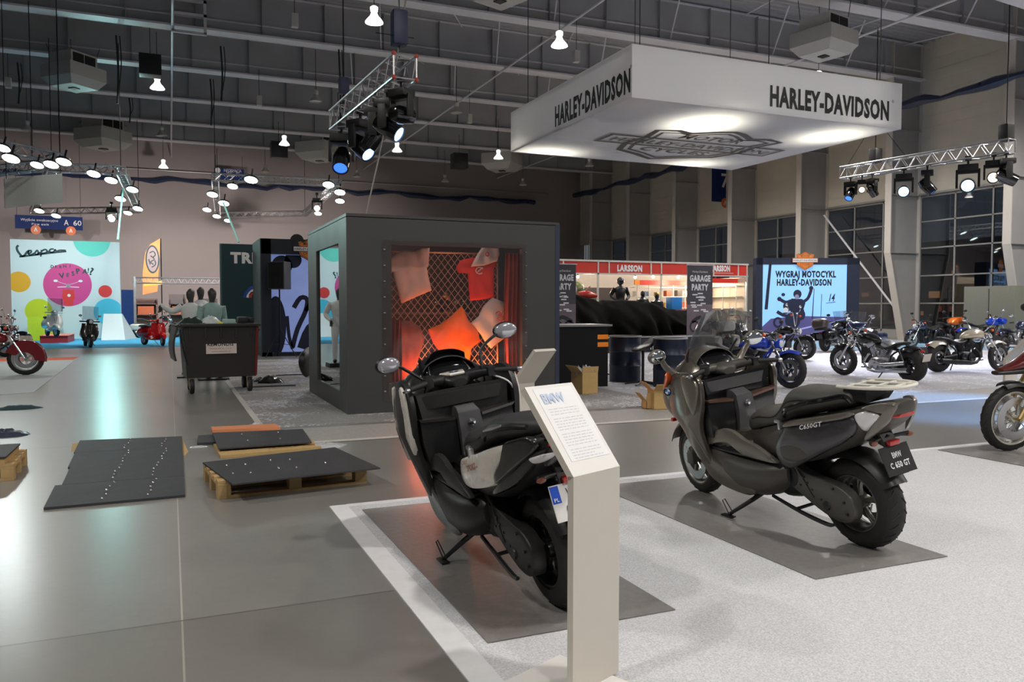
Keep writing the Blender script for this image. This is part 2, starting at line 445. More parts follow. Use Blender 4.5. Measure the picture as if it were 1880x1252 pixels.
# columns (tapering fins)
def column(y,n):
    b=MB(m_colw,m_col)
    prof=[(WX,HB+1.5),(WX,3.9),(WX+.95,0),(WW,0),(WW,HB+1.5)]
    b.prism([(p[0],p[1]) for p in prof],y-.02,y+.02,'y')
    b.use(m_col)
    f=.17
    def pl(x0,z0,x1,z1): b.rings([[(x0,y-f,z0),(x0+.05,y-f,z0),(x0+.05,y+f,z0),(x0,y+f,z0)],[(x1,y-f,z1),(x1+.05,y-f,z1),(x1+.05,y+f,z1),(x1,y+f,z1)]])
    pl(WX-.05,HB+1.5,WX-.05,3.9); pl(WX-.05,3.9,WX+.9,0)
    b.box((WW-.05,y-f,0),(WW,y+f,HB+1.5))
    b.use(m_colw)
    for z in (3.9,6.5,9.4): b.box((WX,y-f+.01,z),(WW-.05,y+f-.01,z+.03))
    return struct(b.build('trim_%d'%n,smooth=0))
for i,gy in enumerate([4.4]+GY): column(gy,30+i)
# windows between the columns
m_glassd=glassmat('night_glass',(.45,.5,.55),.10,.02)
m_frame=mat('window_frame',(.30,.30,.29),.4,.3)
for i in range(len(GY)):
    y0=([4.4]+GY)[i]+.17; y1=GY[i]-.17
    b=MB(m_frame)
    H=6.5
    b.box((WW,y0,H-.08),(WW+.1,y1,H+.05)); b.box((WW-.15,y0,H+.02),(WW+.02,y1,H+.1))
    for z in (.35,1.6,2.85,4.1,5.3): b.box((WW,y0,z),(WW+.08,y1,z+.06))
    for k in range(4):
        yy=y0+(y1-y0)*k/3; b.box((WW,yy-.035,.3),(WW+.09,yy+.035,H))
    w=b.build('window_%d'%(i+1),smooth=0); struct(w)
    g=MB(m_glassd).box((WW+.04,y0,.35),(WW+.05,y1,H)); g.build('pane',w,smooth=0)
b=MB(m_frame)
for k in range(12):
    b.box((WW,BY-5.0+k*.4,.3),(WW+.05,BY-4.97+k*.4,6.5))
struct(b.build('trim_45',smooth=0))
# diagonal wind braces in the window wall
def rod(name,a,c,r,label): return tag(MB(m_flange).tube([a,c],r,8).build(name),label,'rod')
rod('wind_brace',atX(1513,395,WW-.6),atX(1650,575,WW-.6),.05,'thin diagonal steel brace rod crossing the tall windows right of the lit billboard')
# dark outside
out=MB(mat('night_asphalt',(.02,.02,.022),.8)).box((WW+.31,-20,-.4),(95,80,-.32)); struct(out.build('floor_outside',smooth=0))
m_shopw=mat('outside_shop_light',(1,.55,.25),.5,emit=.8,ecol=(1,.38,.15),var=.5,scale=.7)
m_build=mat('outside_building',(.12,.12,.13),.8)
b=MB(m_build); b.box((60,10,-.3),(64,70,7)); b.use(m_shopw)
random.seed(4)
for k in range(40):
    yy=12+k*1.45+random.random()*.4; zz=random.choice((.5,.7,2.2,2.4,4.2)); b.box((59.9,yy,zz),(60,yy+random.uniform(.3,1.0),zz+random.uniform(.25,.8)))
tag(b.build('far_building',smooth=0),'dark building across the street with warm lit shop windows, seen through the glass wall','building')
# ================================================================ FLOOR COVERINGS
m_carpet=speckle('grey_white_carpet',(.50,.51,.53),(.74,.75,.77),.9,110,bump=.5)
m_mat=speckle('grey_vinyl_mat',(.205,.198,.186),(.24,.23,.217),.36,25,bump=.04)
m_line=mat('white_floor_edge',(.78,.79,.8),.6)
CYY=5.92
o=MB(m_carpet,m_line).box((1.09,-6,0),(15,CYY,.006)).use(m_line).box((1.07,-6,0),(1.2,CYY+.07,.0075)).box((1.2,CYY,0),(15,CYY+.08,.0075)).build('exhibition_carpet',smooth=0)
tag(o,'pale grey speckled exhibition carpet with white edge under the two dark scooters','carpet')
def floormat(n,x0,y0,x1,y1,lab,g='grey display mats'):
    o=MB(m_mat).box((x0,y0,.0078),(x1,y1,.0125),.002).build('display_mat',smooth=0); return tag(o,lab,'mat',g)
floormat(1,1.27,3.25,2.26,5.78,'grey rectangular mat under the scooter with white side panels')
floormat(2,3.22,3.32,4.24,5.78,'grey rectangular mat under the bronze scooter with rear rack')
floormat(3,7.30,4.0,8.45,5.86,'grey rectangular mat under the adventure motorcycle at the right edge')
# booth zone with torn film
m_film=speckle('film_covered_carpet',(.23,.22,.215),(.29,.28,.27),.7,30,spots=(.75,.75,.82),amt=.50,spotsc=16)
m_film2=speckle('booth_carpet',(.36,.36,.40),(.46,.46,.50),.75,30,spots=(.85,.85,.9),amt=.52,spotsc=9)
m_film3=speckle('booth_floor_pale',(.30,.295,.28),(.37,.36,.345),.6,20,bump=.1)
o=MB(m_film).box((1.03,10.2,0),(7.2,23.2,.006)).build('booth_carpet',smooth=0); tag(o,'grey booth carpet littered with shredded plastic film around the dark shop box','carpet')
o=MB(m_film2).box((7.2,10.0,0),(29.5,26.5,.007)).build('booth_carpet',smooth=0); tag(o,'pale lilac booth carpet strewn with torn film under the cruiser motorcycles','carpet')
o=MB(m_film3).box((1.03,8.9,0),(29.0,10.0,.004)).build('booth_carpet',smooth=0); tag(o,'plain pale strip of floor covering along the front of the big booth','carpet')
m_tape=mat('pale_tape',(.55,.53,.48),.5)
MBt=MB(m_tape).box((1.0,8.85,.0045),(29,8.98,.0055)).box((.98,8.85,.0045),(1.06,17,.0065))
tag(MBt.build('floor_tape',smooth=0),'pale adhesive tape line edging the booth floor in front of the dark shop box','tape')
m_bluec=mat('blue_carpet',(.05,.36,.62),.85,var=.08)
o=MB(m_bluec).box((-10,32.3,0),(2.6,41.6,.01)).build('booth_carpet',smooth=0); tag(o,'bright sky blue carpet in front of the white wall with coloured discs','carpet')
m_lc=mat('light_grey_carpet',(.50,.54,.54),.8,var=.05)
o=MB(m_lc).prism([(-9,13),(-2.2,16),(-2.5,27.2),(-9,27.2)],0,.008,'z').build('booth_carpet',smooth=0); tag(o,'light grey carpet under the dark red motorcycle at the left edge','carpet')
m_oc=mat('orange_strip',(.85,.16,.07),.8)
o=MB(m_oc).box((-9,25.3,.0085),(-2.5,26.6,.013)).build('floor_strip',smooth=0); tag(o,'coral orange strip on the light carpet behind the dark red motorcycle','strip')
m_hdc=mat('blue_strip_carpet',(.20,.36,.5),.8)
o=MB(m_hdc).prism([(20.5,21.6),(31.4,15.6),(31.4,19.8),(26.9,26.0),(23.2,27.4)],.0072,.014,'z').build('booth_carpet',smooth=0); tag(o,'dull blue carpet strip in front of the lit motorcycle billboard','carpet')
# ================================================================ SHOP BOX (dark container with windows)
m_dark=mat('anthracite_panel',(.050,.050,.048),.45,var=.04,scale=2)
m_darkside=m_dark
m_navy=mat('navy_trim',(.03,.04,.075),.4)
X0,X1,Y0,Y1,ZT=2.23,5.48,11.0,14.3,2.73
box=thing('shop_box','dark anthracite walk-in shop box with film covered window and orange glow inside','booth',(X0,Y0,0))
def loc_(b): b.T=Matrix.Translation((-X0,-Y0,0)); return b
wx0,wx1,wz0,wz1=2.86,4.86,.42,2.36
b=loc_(MB(m_dark)); t=.1
b.box((X0,Y0,0),(wx0,Y0+t,ZT)); b.box((wx1,Y0,0),(X1-.07,Y0+t,ZT)); b.box((wx0,Y0,0),(wx1,Y0+t,wz0)); b.box((wx0,Y0,wz1),(wx1,Y0+t,ZT))
b.build('front_wall',box,0)
ly0,ly1,lz0,lz1=11.55,13.45,.28,2.4
b=loc_(MB(m_darkside)); b.box((X0,Y0+t,0),(X0+t,ly0,ZT)); b.box((X0,ly1,0),(X0+t,Y1,ZT)); b.box((X0,ly0,0),(X0+t,ly1,lz0)); b.box((X0,ly0,lz1),(X0+t,ly1,ZT)); b.build('side_wall',box,0)
b=loc_(MB(m_navy)); b.box((X1-.07,Y0-.005,0),(X1,Y1,ZT)); b.build('corner_trim',box,0)
b=loc_(MB(m_dark)); b.box((X0+t,Y1-t,0),(X1-.07,Y1,ZT)); b.build('back_wall',box,0)
b=loc_(MB(m_dark)); b.box((X0,Y0,ZT-.01),(X1,Y1,ZT+.04)); b.build('roof',box,0)
m_win=glassmat('shop_window_glass',(.30,.31,.32),.62,.01)
b=loc_(MB(m_win)); b.box((X0+.03,ly0,lz0),(X0+.036,ly1,lz1)); b.build('window_pane',box,0)
m_filmw=glassmat('clear_film',(.9,.86,.84),.035,.12,body=.03,bodycol=(.5,.4,.38))
def filmf(u,v):
    x=2.73+u*2.2; z=.16+v*2.27
    y=Y0-.02-.018*mnoise.noise(Vector((x*2.3,z*1.2,1)))-.006*mnoise.noise(Vector((x*9,z*4,5)))
    return (x-X0,y-Y0,z)
b=MB(m_filmw).grid(filmf,40,40); b.build('window_film',box,60,recalc=False)
# staples of film
b=loc_(MB(alu)); 
for k in range(10): b.box((2.74,Y0-.03,.3+k*.22),(2.765,Y0-.002,.315+k*.22)); b.box((4.9,Y0-.03,.5+k*.2),(4.92,Y0-.002,.51+k*.2))
b.build('staple',box,0)
m_red=mat('dark_red_drape',(.25,.035,.02),.7,var=.2)
def drape(x0,x1,z0,z1,y,m,lab,name='curtain'):
    def f(u,v):
        x=x0+(x1-x0)*u; return (x,y+.035*math.sin(u*22+math.sin(v*4))+.02*mnoise.noise(Vector((x*4,v*3,y))),z0+(z1-z0)*v)
    o=MB(m).sheet(f,60,14,.004).build(name,smooth=60); return tag(o,lab,'curtain')
drape(4.66,4.9,.45,2.3,11.2,m_red,'narrow dark red drape at the right side of the shop window')
drape(2.84,3.05,.42,1.3,11.2,m_red,'dark red drape low in the left corner of the shop window')
# wire lattice fence in the window
b=MB(mat('mesh_wire',(.55,.35,.25),.4,.6))
gx0,gx1,gz0,gz1=2.86,4.66,.44,2.3; st=.105
def clipline(a,bb,c):
    pts=[]
    n=200
for s_ in (1,-1):
    c=-4
    while c<4:
        # z - gz0 = s*1.35*(x-gx0) + c
        xs=[]
        k=s_*1.25
        xa,xb=gx0,gx1
        zl=[(gz0-gz0-c)/k+gx0,(gz1-gz0-c)/k+gx0]; xa=max(xa,min(zl)); xb=min(xb,max(zl))
        if xb-xa>.02:
            b.tube([(xa,11.5+.006*s_,gz0+k*(xa-gx0)+c),(xb,11.5+.006*s_,gz0+k*(xb-gx0)+c)],.0055,5)
        c+=st*1.25
for p in (((gx0,gz0),(gx0,gz1)),((gx1,gz0),(gx1,gz1)),((gx0,gz1),(gx1,gz1)),((gx0,gz0),(gx1,gz0))):
    b.tube([(p[0][0],11.5,p[0][1]),(p[1][0],11.5,p[1][1])],.014,6)
tag(b.build('wire_lattice',smooth=60),'diamond wire lattice panel holding the shirts behind the shop window film','mesh panel')
for x in (gx0,gx1,):
    pass
tag(MB(dark_metal).box((gx0-.02,11.48,0),(gx0+.02,11.52,gz0)).box((gx1-.02,11.48,0),(gx1+.02,11.52,gz0)).box((gx0-.1,11.4,0),(gx0+.1,11.6,.02)).box((gx1-.1,11.4,0),(gx1+.1,11.6,.02)).build('lattice_stand',smooth=0),'low dark feet carrying the wire lattice in the shop window','stand')
# garments
def dens(pts):
    o=[]
    n=len(pts)
    for i in range(n):
        a,c=Vector(pts[i]),Vector(pts[(i+1)%n])
        for k in range(4): o.append(a.lerp(c,k/4))
    return o
def shirt(name,pts,m,lab,y=11.42,cx=None,ink=None,group='shirts hung on the window lattice',seed=0,th=.012):
    o=dens(pts)
    c=sum(o,Vector((0,0)))/len(o)
    if cx: c=Vector(cx)
    b=MB(m)
    rr=[]
    def wr(x,z,k=1): return y-.035*k+.022*mnoise.noise(Vector((x*7,z*5,seed)))+.014*math.sin(x*38+z*11+seed)*mnoise.noise(Vector((x*3,z*3,seed+9)))
    for s_,k in ((1,-.2),(1,.2),(.9,.8),(.75,1),(.6,1),(.45,1),(.3,1),(.15,1)):
        rr.append([(c.x+(p.x-c.x)*s_, wr(c.x+(p.x-c.x)*s_,c.y+(p.y-c.y)*s_,k), c.y+(p.y-c.y)*s_) for p in o])
    b.rings(rr)
    ob=b.build(name,smooth=70); tag(ob,lab,'shirt',group)
    if ink:
        b2=MB(ink[0]); cc=ink[1]
        for q in ink[2]:
            b2.tube([(cc[0]+p[0],y-.075,cc[1]+p[1]) for p in q],.009,4)
        b2.build('print',ob,60)
    return ob
def wp(px,py,Y=11.4):
    v=atY(px,py,Y); return (v.x,v.z)
m_sh1=mat('salmon_cloth',(.62,.42,.36),.85,var=.06,bump=.2)
m_sh2=mat('red_cloth',(.62,.03,.02),.8,var=.08,bump=.2)
m_sh3=mat('white_cloth',(.62,.6,.6),.85,var=.05,bump=.2)
m_sh4=mat('orange_cloth',(.95,.17,.01),.8,var=.08,bump=.2)
m_sh5=mat('brown_cloth',(.22,.06,.04),.85,var=.15,bump=.2)
shirt('t_shirt',[wp(*p) for p in [(706,478),(728,464),(742,460),(758,463),(775,456),(789,455),(788,488),(784,492),(788,510),(793,533),(765,545),(738,557),(728,525),(722,497),(712,500)]],m_sh1,'faded salmon t-shirt hanging top left behind the window film',seed=1)
shirt('t_shirt',[wp(*p) for p in [(838,492),(846,478),(862,474),(880,472),(905,470),(913,482),(908,492),(908,520),(908,546),(886,550),(864,552),(861,520),(860,500),(843,501)]],m_sh2,'bright red t-shirt with a white emblem hanging top right in the shop window',seed=2,
  ink=(m_sh3,wp(878,497),[[(.06*math.cos(a*.5),.05*math.sin(a*.5)) for a in range(1,12)],[(-.03,-.02),(.05,.05)]]))
shirt('t_shirt',[wp(*p) for p in [(888,448),(900,443),(912,446),(914,468),(909,480),(886,488),(862,490),(872,470),(882,455)]],m_sh3,'small white shirt with red print draped over the red shirt',y=11.34,seed=3,ink=(m_sh2,wp(893,467,11.3),[[(.03*math.cos(a),.03*math.sin(a)) for a in range(0,7)]]))
shirt('t_shirt',[wp(*p) for p in [(787,605),(812,594),(832,578),(848,562),(862,590),(878,608),(882,626),(866,640),(862,668),(866,700),(848,702),(826,690),(812,672),(811,650),(796,630)]],m_sh4,'glowing orange t-shirt hanging low in the middle of the shop window',seed=4)
shirt('t_shirt',[wp(*p) for p in [(864,594),(880,580),(888,562),(905,546),(925,554),(936,570),(938,598),(938,612),(922,625),(902,640),(892,628),(882,612)]],m_sh3,'off white t-shirt with red script print hanging right of the orange one',seed=5,
  ink=(m_sh2,wp(918,578),[[(-.09,.03),(-.04,.06),(0,.0),(.04,.07),(.09,.0)],[(-.07,-.05),(0,-.1),(.07,-.04)],[(-.05,.0),(.06,-.05)]]))
shirt('jacket',[wp(*p) for p in [(722,600),(742,588),(756,590),(772,600),(780,625),(770,655),(758,690),(742,705),(722,690),(712,650),(714,620)]],m_sh5,'dark brown garment hanging low left behind the window film',seed=6)
# head bust with cap, gold trophy, arc of a windshield behind
b=MB(mat('gold_trim',(.75,.45,.12),.3,.8)); p=atY(820,560,12.3)
b.lathe([(-.12,.06),(-.1,.06),(-.06,.02),(0,.02),(.03,.05),(.12,.07),(.15,.05)],'z',(p.x,p.y,p.z),14,True); b.sphere((p.x,p.y,p.z+.17),.03)
tag(b.build('trophy'),'small gold trophy on the shelf deep inside the shop window','trophy')
b=MB(mat('shelf_board',(.12,.1,.09),.6)); b.box((2.4,12.1,p.z-.15),(5.3,12.6,p.z-.12)); b.box((2.4,12.1,0),(2.44,12.6,p.z-.15)); b.box((5.26,12.1,0),(5.3,12.6,p.z-.15)); tag(b.build('shelf',smooth=0),'dark shelf board across the inside of the shop box','shelf')
for k,(px,h,c_) in enumerate(((800,.1,(.2,.12,.05)),(812,.14,(.02,.02,.02)),(838,.11,(.3,.2,.1)),(853,.12,(.03,.03,.04)))):
    q=atY(px,565,12.4); bb=MB(mat('helmet_%d'%k,c_,.2,coat=.5)); bb.sphere((q.x,12.35,p.z-.12+h*.95),(h*.85,h,h*.95)); oo=bb.build('helmet')
    MB(gloss_black).sphere((q.x,12.35-h*.55,p.z-.12+h),(h*.6,h*.5,h*.4)).build('visor',oo)
    tag(oo,['brown open helmet at the left end of the inner shelf','black helmet left of the gold trophy on the inner shelf','tan helmet right of the gold trophy','dark navy helmet at the right end of the inner shelf'][k],'helmet','helmets on the inner shelf')
# ================================================================ HANGING CANOPY
cz=4.5; cx0,cx1,cy0,cy1=6.16,11.47,10.05,14.5; ch=.76
m_cloth=bpy.data.materials.new('canopy_cloth'); m_cloth.use_nodes=True
def _cl(m,col,tw):
    N=m.node_tree.nodes; L=m.node_tree.links; N.clear(); out=N.new('ShaderNodeOutputMaterial')
    d=N.new('ShaderNodeBsdfDiffuse'); d.inputs[0].default_value=(*col,1); t=N.new('ShaderNodeBsdfTranslucent'); t.inputs[0].default_value=(*col,1)
    mx=N.new('ShaderNodeMixShader'); mx.inputs[0].default_value=tw; L.new(d.outputs[0],mx.inputs[1]); L.new(t.outputs[0],mx.inputs[2]); L.new(mx.outputs[0],out.inputs[0])
    no=N.new('ShaderNodeTexNoise'); no.inputs['Scale'].default_value=1.8; no.inputs['Detail'].default_value=3; bp=N.new('ShaderNodeBump'); bp.inputs['Strength'].default_value=.25; bp.inputs['Distance'].default_value=.1
    tc=N.new('ShaderNodeTexCoord'); L.new(tc.outputs['Object'],no.inputs['Vector']); L.new(no.outputs['Fac'],bp.inputs['Height']); L.new(bp.outputs[0],d.inputs['Normal'])
_cl(m_cloth,(.80,.80,.82),.35)
can=thing('hanging_canopy','large white square fabric canopy with black lettering hung from the hall ceiling','canopy',((cx0+cx1)/2,(cy0+cy1)/2,cz))
CW,CD=(cx1-cx0)/2,(cy1-cy0)/2
m_oute=m_cloth
b=MB(m_cloth)
for (x0,y0,x1,y1) in ((-CW,-CD,CW,-CD),(CW,-CD,CW,CD),(CW,CD,-CW,CD),(-CW,CD,-CW,-CD)):
    b.add([(x0,y0,0),(x1,y1,0),(x1,y1,ch),(x0,y0,ch)],[(0,1,2,3)])
b.build('side_skirt',can,0)
def und(u,v):
    x=-CW+2*CW*u; y=-CD+2*CD*v
    e=(1-abs(2*u-1)**4)*(1-abs(2*v-1)**4)
    return (x,y,-.05*e)
b=MB(m_cloth).grid(und,30,30); b.build('underside',can,60)
b=MB(alu)
for (x0,y0,x1,y1) in ((-CW,-CD,CW,-CD),(CW,-CD,CW,CD),(CW,CD,-CW,CD),(-CW,CD,-CW,-CD)):
    for z in (.03,ch-.03): b.tube([(x0*.985,y0*.985,z),(x1*.985,y1*.985,z)],.025,6)
b.build('frame',can)
tx=MB(black_ink)
Rm=Matrix(((1,0,0,0),(0,0,-1,0),(0,1,0,0),(0,0,0,1)))   # text plane facing -y
def face_ny(x,y,z): return Matrix.Translation((x,y,z))@Rm
def face_nx(x,y,z): return Matrix.Translation((x,y,z))@Matrix.Rotation(-PI/2,4,'Z')@Rm
tx.text('HARLEY-DAVIDSON',face_ny(-.16,-CD-.003,.13),.31,2.52,bold=.045)
tx.text('®',face_ny(2.42,-CD-.003,.42),.05,.05)
tx.text('HARLEY-DAVIDSON',face_nx(-CW-.003,.27,.10),.33,2.46,bold=.045)
tx.text('®',face_nx(-CW-.003,-2.2+.02,.42),.05,.05)
tx.build('lettering',can,0,recalc=False)
# bar and shield emblem on the underside, upright for a reader at the near side
def emblem(bb,M,s,ink,fill1=None,fill2=None,t=.035):
    "outlined shield with a bar and three words, in plane M"
    def line(pts,closed=True,w=t):
        P=[Vector(p)*s for p in pts]; n=len(P)
        L_=[];R_=[]
        for i in range(n):
            a=P[i-1] if (closed or i>0) else P[i]; c=P[(i+1)%n] if (closed or i<n-1) else P[i]
            d=(c-a); d.normalize(); nn=Vector((-d.y,d.x))*w*s/2; L_.append(P[i]+nn); R_.append(P[i]-nn)
        vs=[M@Vector((p.x,p.y,.003)) for p in L_]+[M@Vector((p.x,p.y,.003)) for p in R_]
        fs=[(i,(i+1)%n,(i+1)%n+n,i+n) for i in range(n if closed else n-1)]
        bb.use(ink).add(vs,fs)
    def poly(pts,m,z):
        bb.use(m).add([M@Vector((p[0]*s,p[1]*s,z)) for p in pts],[tuple(range(len(pts)))])
    sh=[(-.62,.42),(-.45,.47),(-.3,.42),(-.12,.55),(0,.6),(.12,.55),(.3,.42),(.45,.47),(.62,.42),(.56,.15),(.6,-.1),(.5,-.38),(.25,-.5),(0,-.66),(-.25,-.5),(-.5,-.38),(-.6,-.1),(-.56,.15)]
    bar=[(-.86,-.1),(.86,-.1),(.86,.14),(-.86,.14)]
    if fill1: poly(sh,fill1,.001)
    line(sh)
    line([(x*.86,y*.86) for x,y in sh],w=t*.6)
    if fill2: poly(bar,fill2,.004)
    M2=M@Matrix.Translation((0,0,.003))
    for w_ in ((bar,t),): 
        M_=M; 
        vs=bar; n=4
        L_=[(x*1.0,y*1.0) for x,y in bar]
        o_=[(-.9,-.14),(.9,-.14),(.9,.18),(-.9,.18)]
        bb.use(ink).add([M2@Vector((p[0]*s,p[1]*s,.003)) for p in o_+L_],[(i,(i+1)%4,(i+1)%4+4,i+4) for i in range(4)])
    bb.use(ink)
    Z=lambda x,y: M@Matrix.Translation((x*s,y*s,.005))
    bb.text('MOTOR',Z(0,.24),.15*s,.62*s,bold=.02,align='CENTER')
    bb.text('HARLEY-DAVIDSON',Z(0,-.05),.14*s,1.6*s,bold=.02,align='CENTER')
    bb.text('CYCLES',Z(0,-.32),.15*s,.7*s,bold=.02,align='CENTER')
em=MB(black_ink)
# text plane facing down, top of emblem toward +x/-y viewer
Md=Matrix.Translation((.05,.12,-.056))@Matrix.Rotation(R(0),4,'Z')@Matrix(((1,0,0,0),(0,-1,0,0),(0,0,-1,0),(0,0,0,1)))
emblem(em,Md,2.1,black_ink,t=.06)
em.build('emblem',can,0,recalc=False)
b=MB(dark_metal)
for x in (-CW*.9,CW*.9,0):
    for y in (-CD*.9,CD*.9):
        b.tube([(x,y,ch-.03),(x,y,HB-cz)],.008,5)
b.build('suspension_wire',can)
b=MB(alu)
def truss(bb,a,c,w=.3,r=.024,seg=None,up=Vector((0,0,1)),rr=.011):
    a=Vector(a); c=Vector(c); d=(c-a); L_=d.length; d.normalize(); s_=d.cross(up).normalized(); u=s_.cross(d)
    offs=[s_*w/2+u*w/2,-s_*w/2+u*w/2,-s_*w/2-u*w/2,s_*w/2-u*w/2]
    for o_ in offs: bb.tube([a+o_,c+o_],r,6)
    n=seg or max(2,int(L_/w/1.0))
    for i in range(n):
        p=a+d*(L_*i/n); q=a+d*(L_*(i+1)/n)
        for k in range(4):
            o1,o2=offs[k],offs[(k+1)%4]
            if i%2: o1,o2=o2,o1
            bb.tube([p+o1,q+o2],rr,5)
    for p in (a,c):
        for k in range(4): bb.tube([p+offs[k],p+offs[(k+1)%4]],rr*1.3,5)
rig=MB(alu); truss(rig,(cx0+.3,(cy0+cy1)/2,cz+ch+.9),(cx1-.3,(cy0+cy1)/2,cz+ch+.9),.29); 

A2=atz(1826,0,7.2); B2=atz(1880,17,7.2); d2_=(B2-A2).normalized(); n2_=Vector((d2_.y,-d2_.x,0))
if n2_.dot(Vector((A2.x,A2.y,0)))>0: n2_=-n2_
P4=[A2,A2+d2_*5,A2+d2_*5+n2_*5,A2+n2_*5]
b=MB(m_cloth); b.rings([P4,[p+Vector((0,0,.8)) for p in P4]]); o=b.build('hanging_canopy',smooth=0)
tag(o,'corner of a second white hanging canopy cut by the top right corner of the view','canopy')
b=MB(dark_metal)
for p in P4: b.tube([p+Vector((0,0,.8)),(p.x,p.y,HB)],.008,5)
b.build('suspension_wire',o)
# ================================================================ LAMPS AND RIGGING
m_lampon=mat('lamp_glow',(1,.97,.9),.5,emit=26,ecol=(1,.93,.85),var=0,rvar=0)
m_reflon=mat('reflector_glow',(.9,.88,.85),.3,emit=2.0,ecol=(1,.95,.9),var=0,rvar=0)
m_refl=mat('lamp_reflector',(.55,.53,.5),.35,.2)
m_lampoff=mat('lamp_off',(.45,.43,.42),.3)
def highbay(on,lab,group):
    t=thing('high_bay_lamp',lab,'lamp',(0,0,0),group=group)
    b=MB(m_reflon if on else m_refl); b.lathe([(0,.27),(.03,.27),(.1,.22),(.2,.13),(.3,.09)],'z',(0,0,0),20); b.build('reflector',t)
    b=MB(m_lampon if on else m_lampoff).lathe([(.045,.255),(.04,.01)],'z',(0,0,0),20,True); b.build('bulb_glass',t)
    b=MB(m_reflon if on else m_refl); b.lathe([(.3,.085),(.34,.11),(.4,.12),(.46,.12),(.5,.06)],'z',(0,0,0),14,True); b.build('ballast_housing',t)
    b=MB(dark_metal).tube([(0,0,.5),(0,0,2.2)],.012,6); b.build('suspension_rod',t)
    return t
LZ=10.0
on_px=[(687,42,'nearest lit high bay lamp, above the left end of the long spot truss'),(1027,85,'lit high bay lamp left of the white canopy corner'),(289,163,'lit high bay lamp in the upper left under the black box'),(522,266,'lit high bay lamp left of the blue stage lights'),(729,278,'lit high bay lamp between the spot truss and the canopy, left one'),(915,291,'lit high bay lamp just left of the canopy lower corner'),(300,308,'lit high bay lamp low over the far left booth trusses')]
off_px=[(50,240,'unlit high bay lamp far left under the ceiling'),(297,250,'unlit high bay lamp above the lit one over the far booths'),(838,208,'unlit high bay lamp right of the long spot truss'),(580,187,'unlit high bay lamp left of the long spot truss'),(655,325,'small unlit high bay lamp before the back wall, above the dark cable bundle'),(817,334,'small unlit high bay lamp before the back wall, middle one'),(960,340,'small unlit high bay lamp before the back wall, nearest the corner'),(487,316,'small unlit high bay lamp right of the blue hall sign'),(1082,305,'small lit looking lamp below the canopy left corner')]
l0=highbay(True,on_px[0][2],'lit high bay lamps'); l1=highbay(False,off_px[0][2],'unlit high bay lamps')
for i,(px,py,lab) in enumerate(on_px):
    p=atz(px,py,LZ); o=l0 if i==0 else dup(l0,p,label=lab); o.location=p
    light('SPOT',(p.x,p.y,p.z-.06),900,(1,.93,.86),.22,(p.x,p.y,0),150,.6,'high_bay_light')
for i,(px,py,lab) in enumerate(off_px):
    p=atz(px,py,LZ+.2); o=l1 if i==0 else dup(l1,p,label=lab); o.location=p
# lamps of the same rows above and behind the viewer (they light the foreground), plus hidden ones added to brighten the right wall
for i,(x,y) in enumerate([(-7,9),(-6,1),(4.5,1.0),(12,2),(20,6),(2,-6),(12,-6),(26,2),(26.5,10.5),(27,-5),(27,16.5),(22,30),(20.5,38),(23,24)]):
    dup(l0,(x,y,LZ),label='lit high bay lamp in the rows outside the view, '+['first','second','third','fourth','fifth','sixth','seventh','eighth','ninth','tenth','eleventh','twelfth, added behind the canopy','thirteenth, added behind the canopy','fourteenth, added behind the canopy'][i])
    light('SPOT',(x,y,LZ-.06),(1400 if x<20 else 2300),(1,.945,.89),.3,(x,y,0),165,.6,'high_bay_light')
# ceiling unit heaters / air cassettes
m_unit=mat('unit_casing',(.50,.49,.46),.55,var=.04)
def heater(lab,loc,s=1,rz=0,grp='ceiling air units'):
    t=thing('air_unit',lab,'air unit',loc,(0,0,rz),grp)
    b=MB(m_unit); n=8; W=1.35*s
    b.box((-W*.5,-W*.5,.26*s),(W*.5,W*.5,.68*s),.02)
    b.rings([[(sx*W*.5*q,sy*W*.5*q,z) for sx,sy in ((-1,-1),(1,-1),(1,1),(-1,1))] for q,z in ((1,.27*s),(.72,.02*s))])
    b.build('casing',t,20)
    b=MB(black); b.box((-.12*s,-.12*s,-.01),(.12*s,.12*s,.03*s)); b.build('outlet',t,0)
    b=MB(m_unit); b.box((-W*.36,-W*.36,.68*s),(W*.36,W*.36,1.08*s)); b.use(black)
    for k in range(2): b.box((-W*.31+k*W*.32,-W*.37,.74*s),(-W*.02+k*W*.32,-W*.355,1.02*s)); 
    b.build('intake_box',t,0)
    b=MB(dark_metal)
    for sx in (-1,1):
        for sy in (-1,1): b.tube([(sx*W*.34,sy*W*.34,1.0*s),(sx*W*.4,sy*W*.4,HB+.3-loc[2])],.012,5)
    b.build('hanger_rod',t)
    return t
def hz(px,py,z): p=atz(px,py,z); return (p.x,p.y,z)
heater('large pale air unit hanging from the ceiling upper right above the canopy',hz(1512,104,9.8),1.15,R(12))
heater('pale air unit hanging in the upper left below the second girder',hz(136,163,10.3),1.25,R(45))
heater('pale air unit at the far left just above the back wall',hz(190,274,10.6),1.6,R(45))
heater('pale air unit near the back wall left of the spot truss end',hz(587,296,10.6),1.6,R(45))
heater('pale air unit near the back wall left of the canopy',hz(922,314,10.6),1.6,R(45))
heater('pale air unit cut by the top edge of the view',hz(918,3,9.9),1.1,R(20))
# black boxes hanging
for k,(px,py,w,lab) in enumerate(((276,121,.75,'black square loudspeaker under the ceiling, upper left'),(512,276,.9,'small black loudspeaker beside the lit lamp left of centre'),(843,296,.9,'small black loudspeaker left of the canopy lower corner'))):
    p=atz(px,py,10.3); b=MB(black); b.cbox((p.x,p.y,10.3),(w,w*.8,w),.03); o=b.build('ceiling_loudspeaker'); tag(o,lab,'loudspeaker','ceiling loudspeakers')
    MB(dark_metal).tube([(p.x,p.y,10.3+w/2),(p.x,p.y,HB+.2)],.012,5).build('hanger',o)
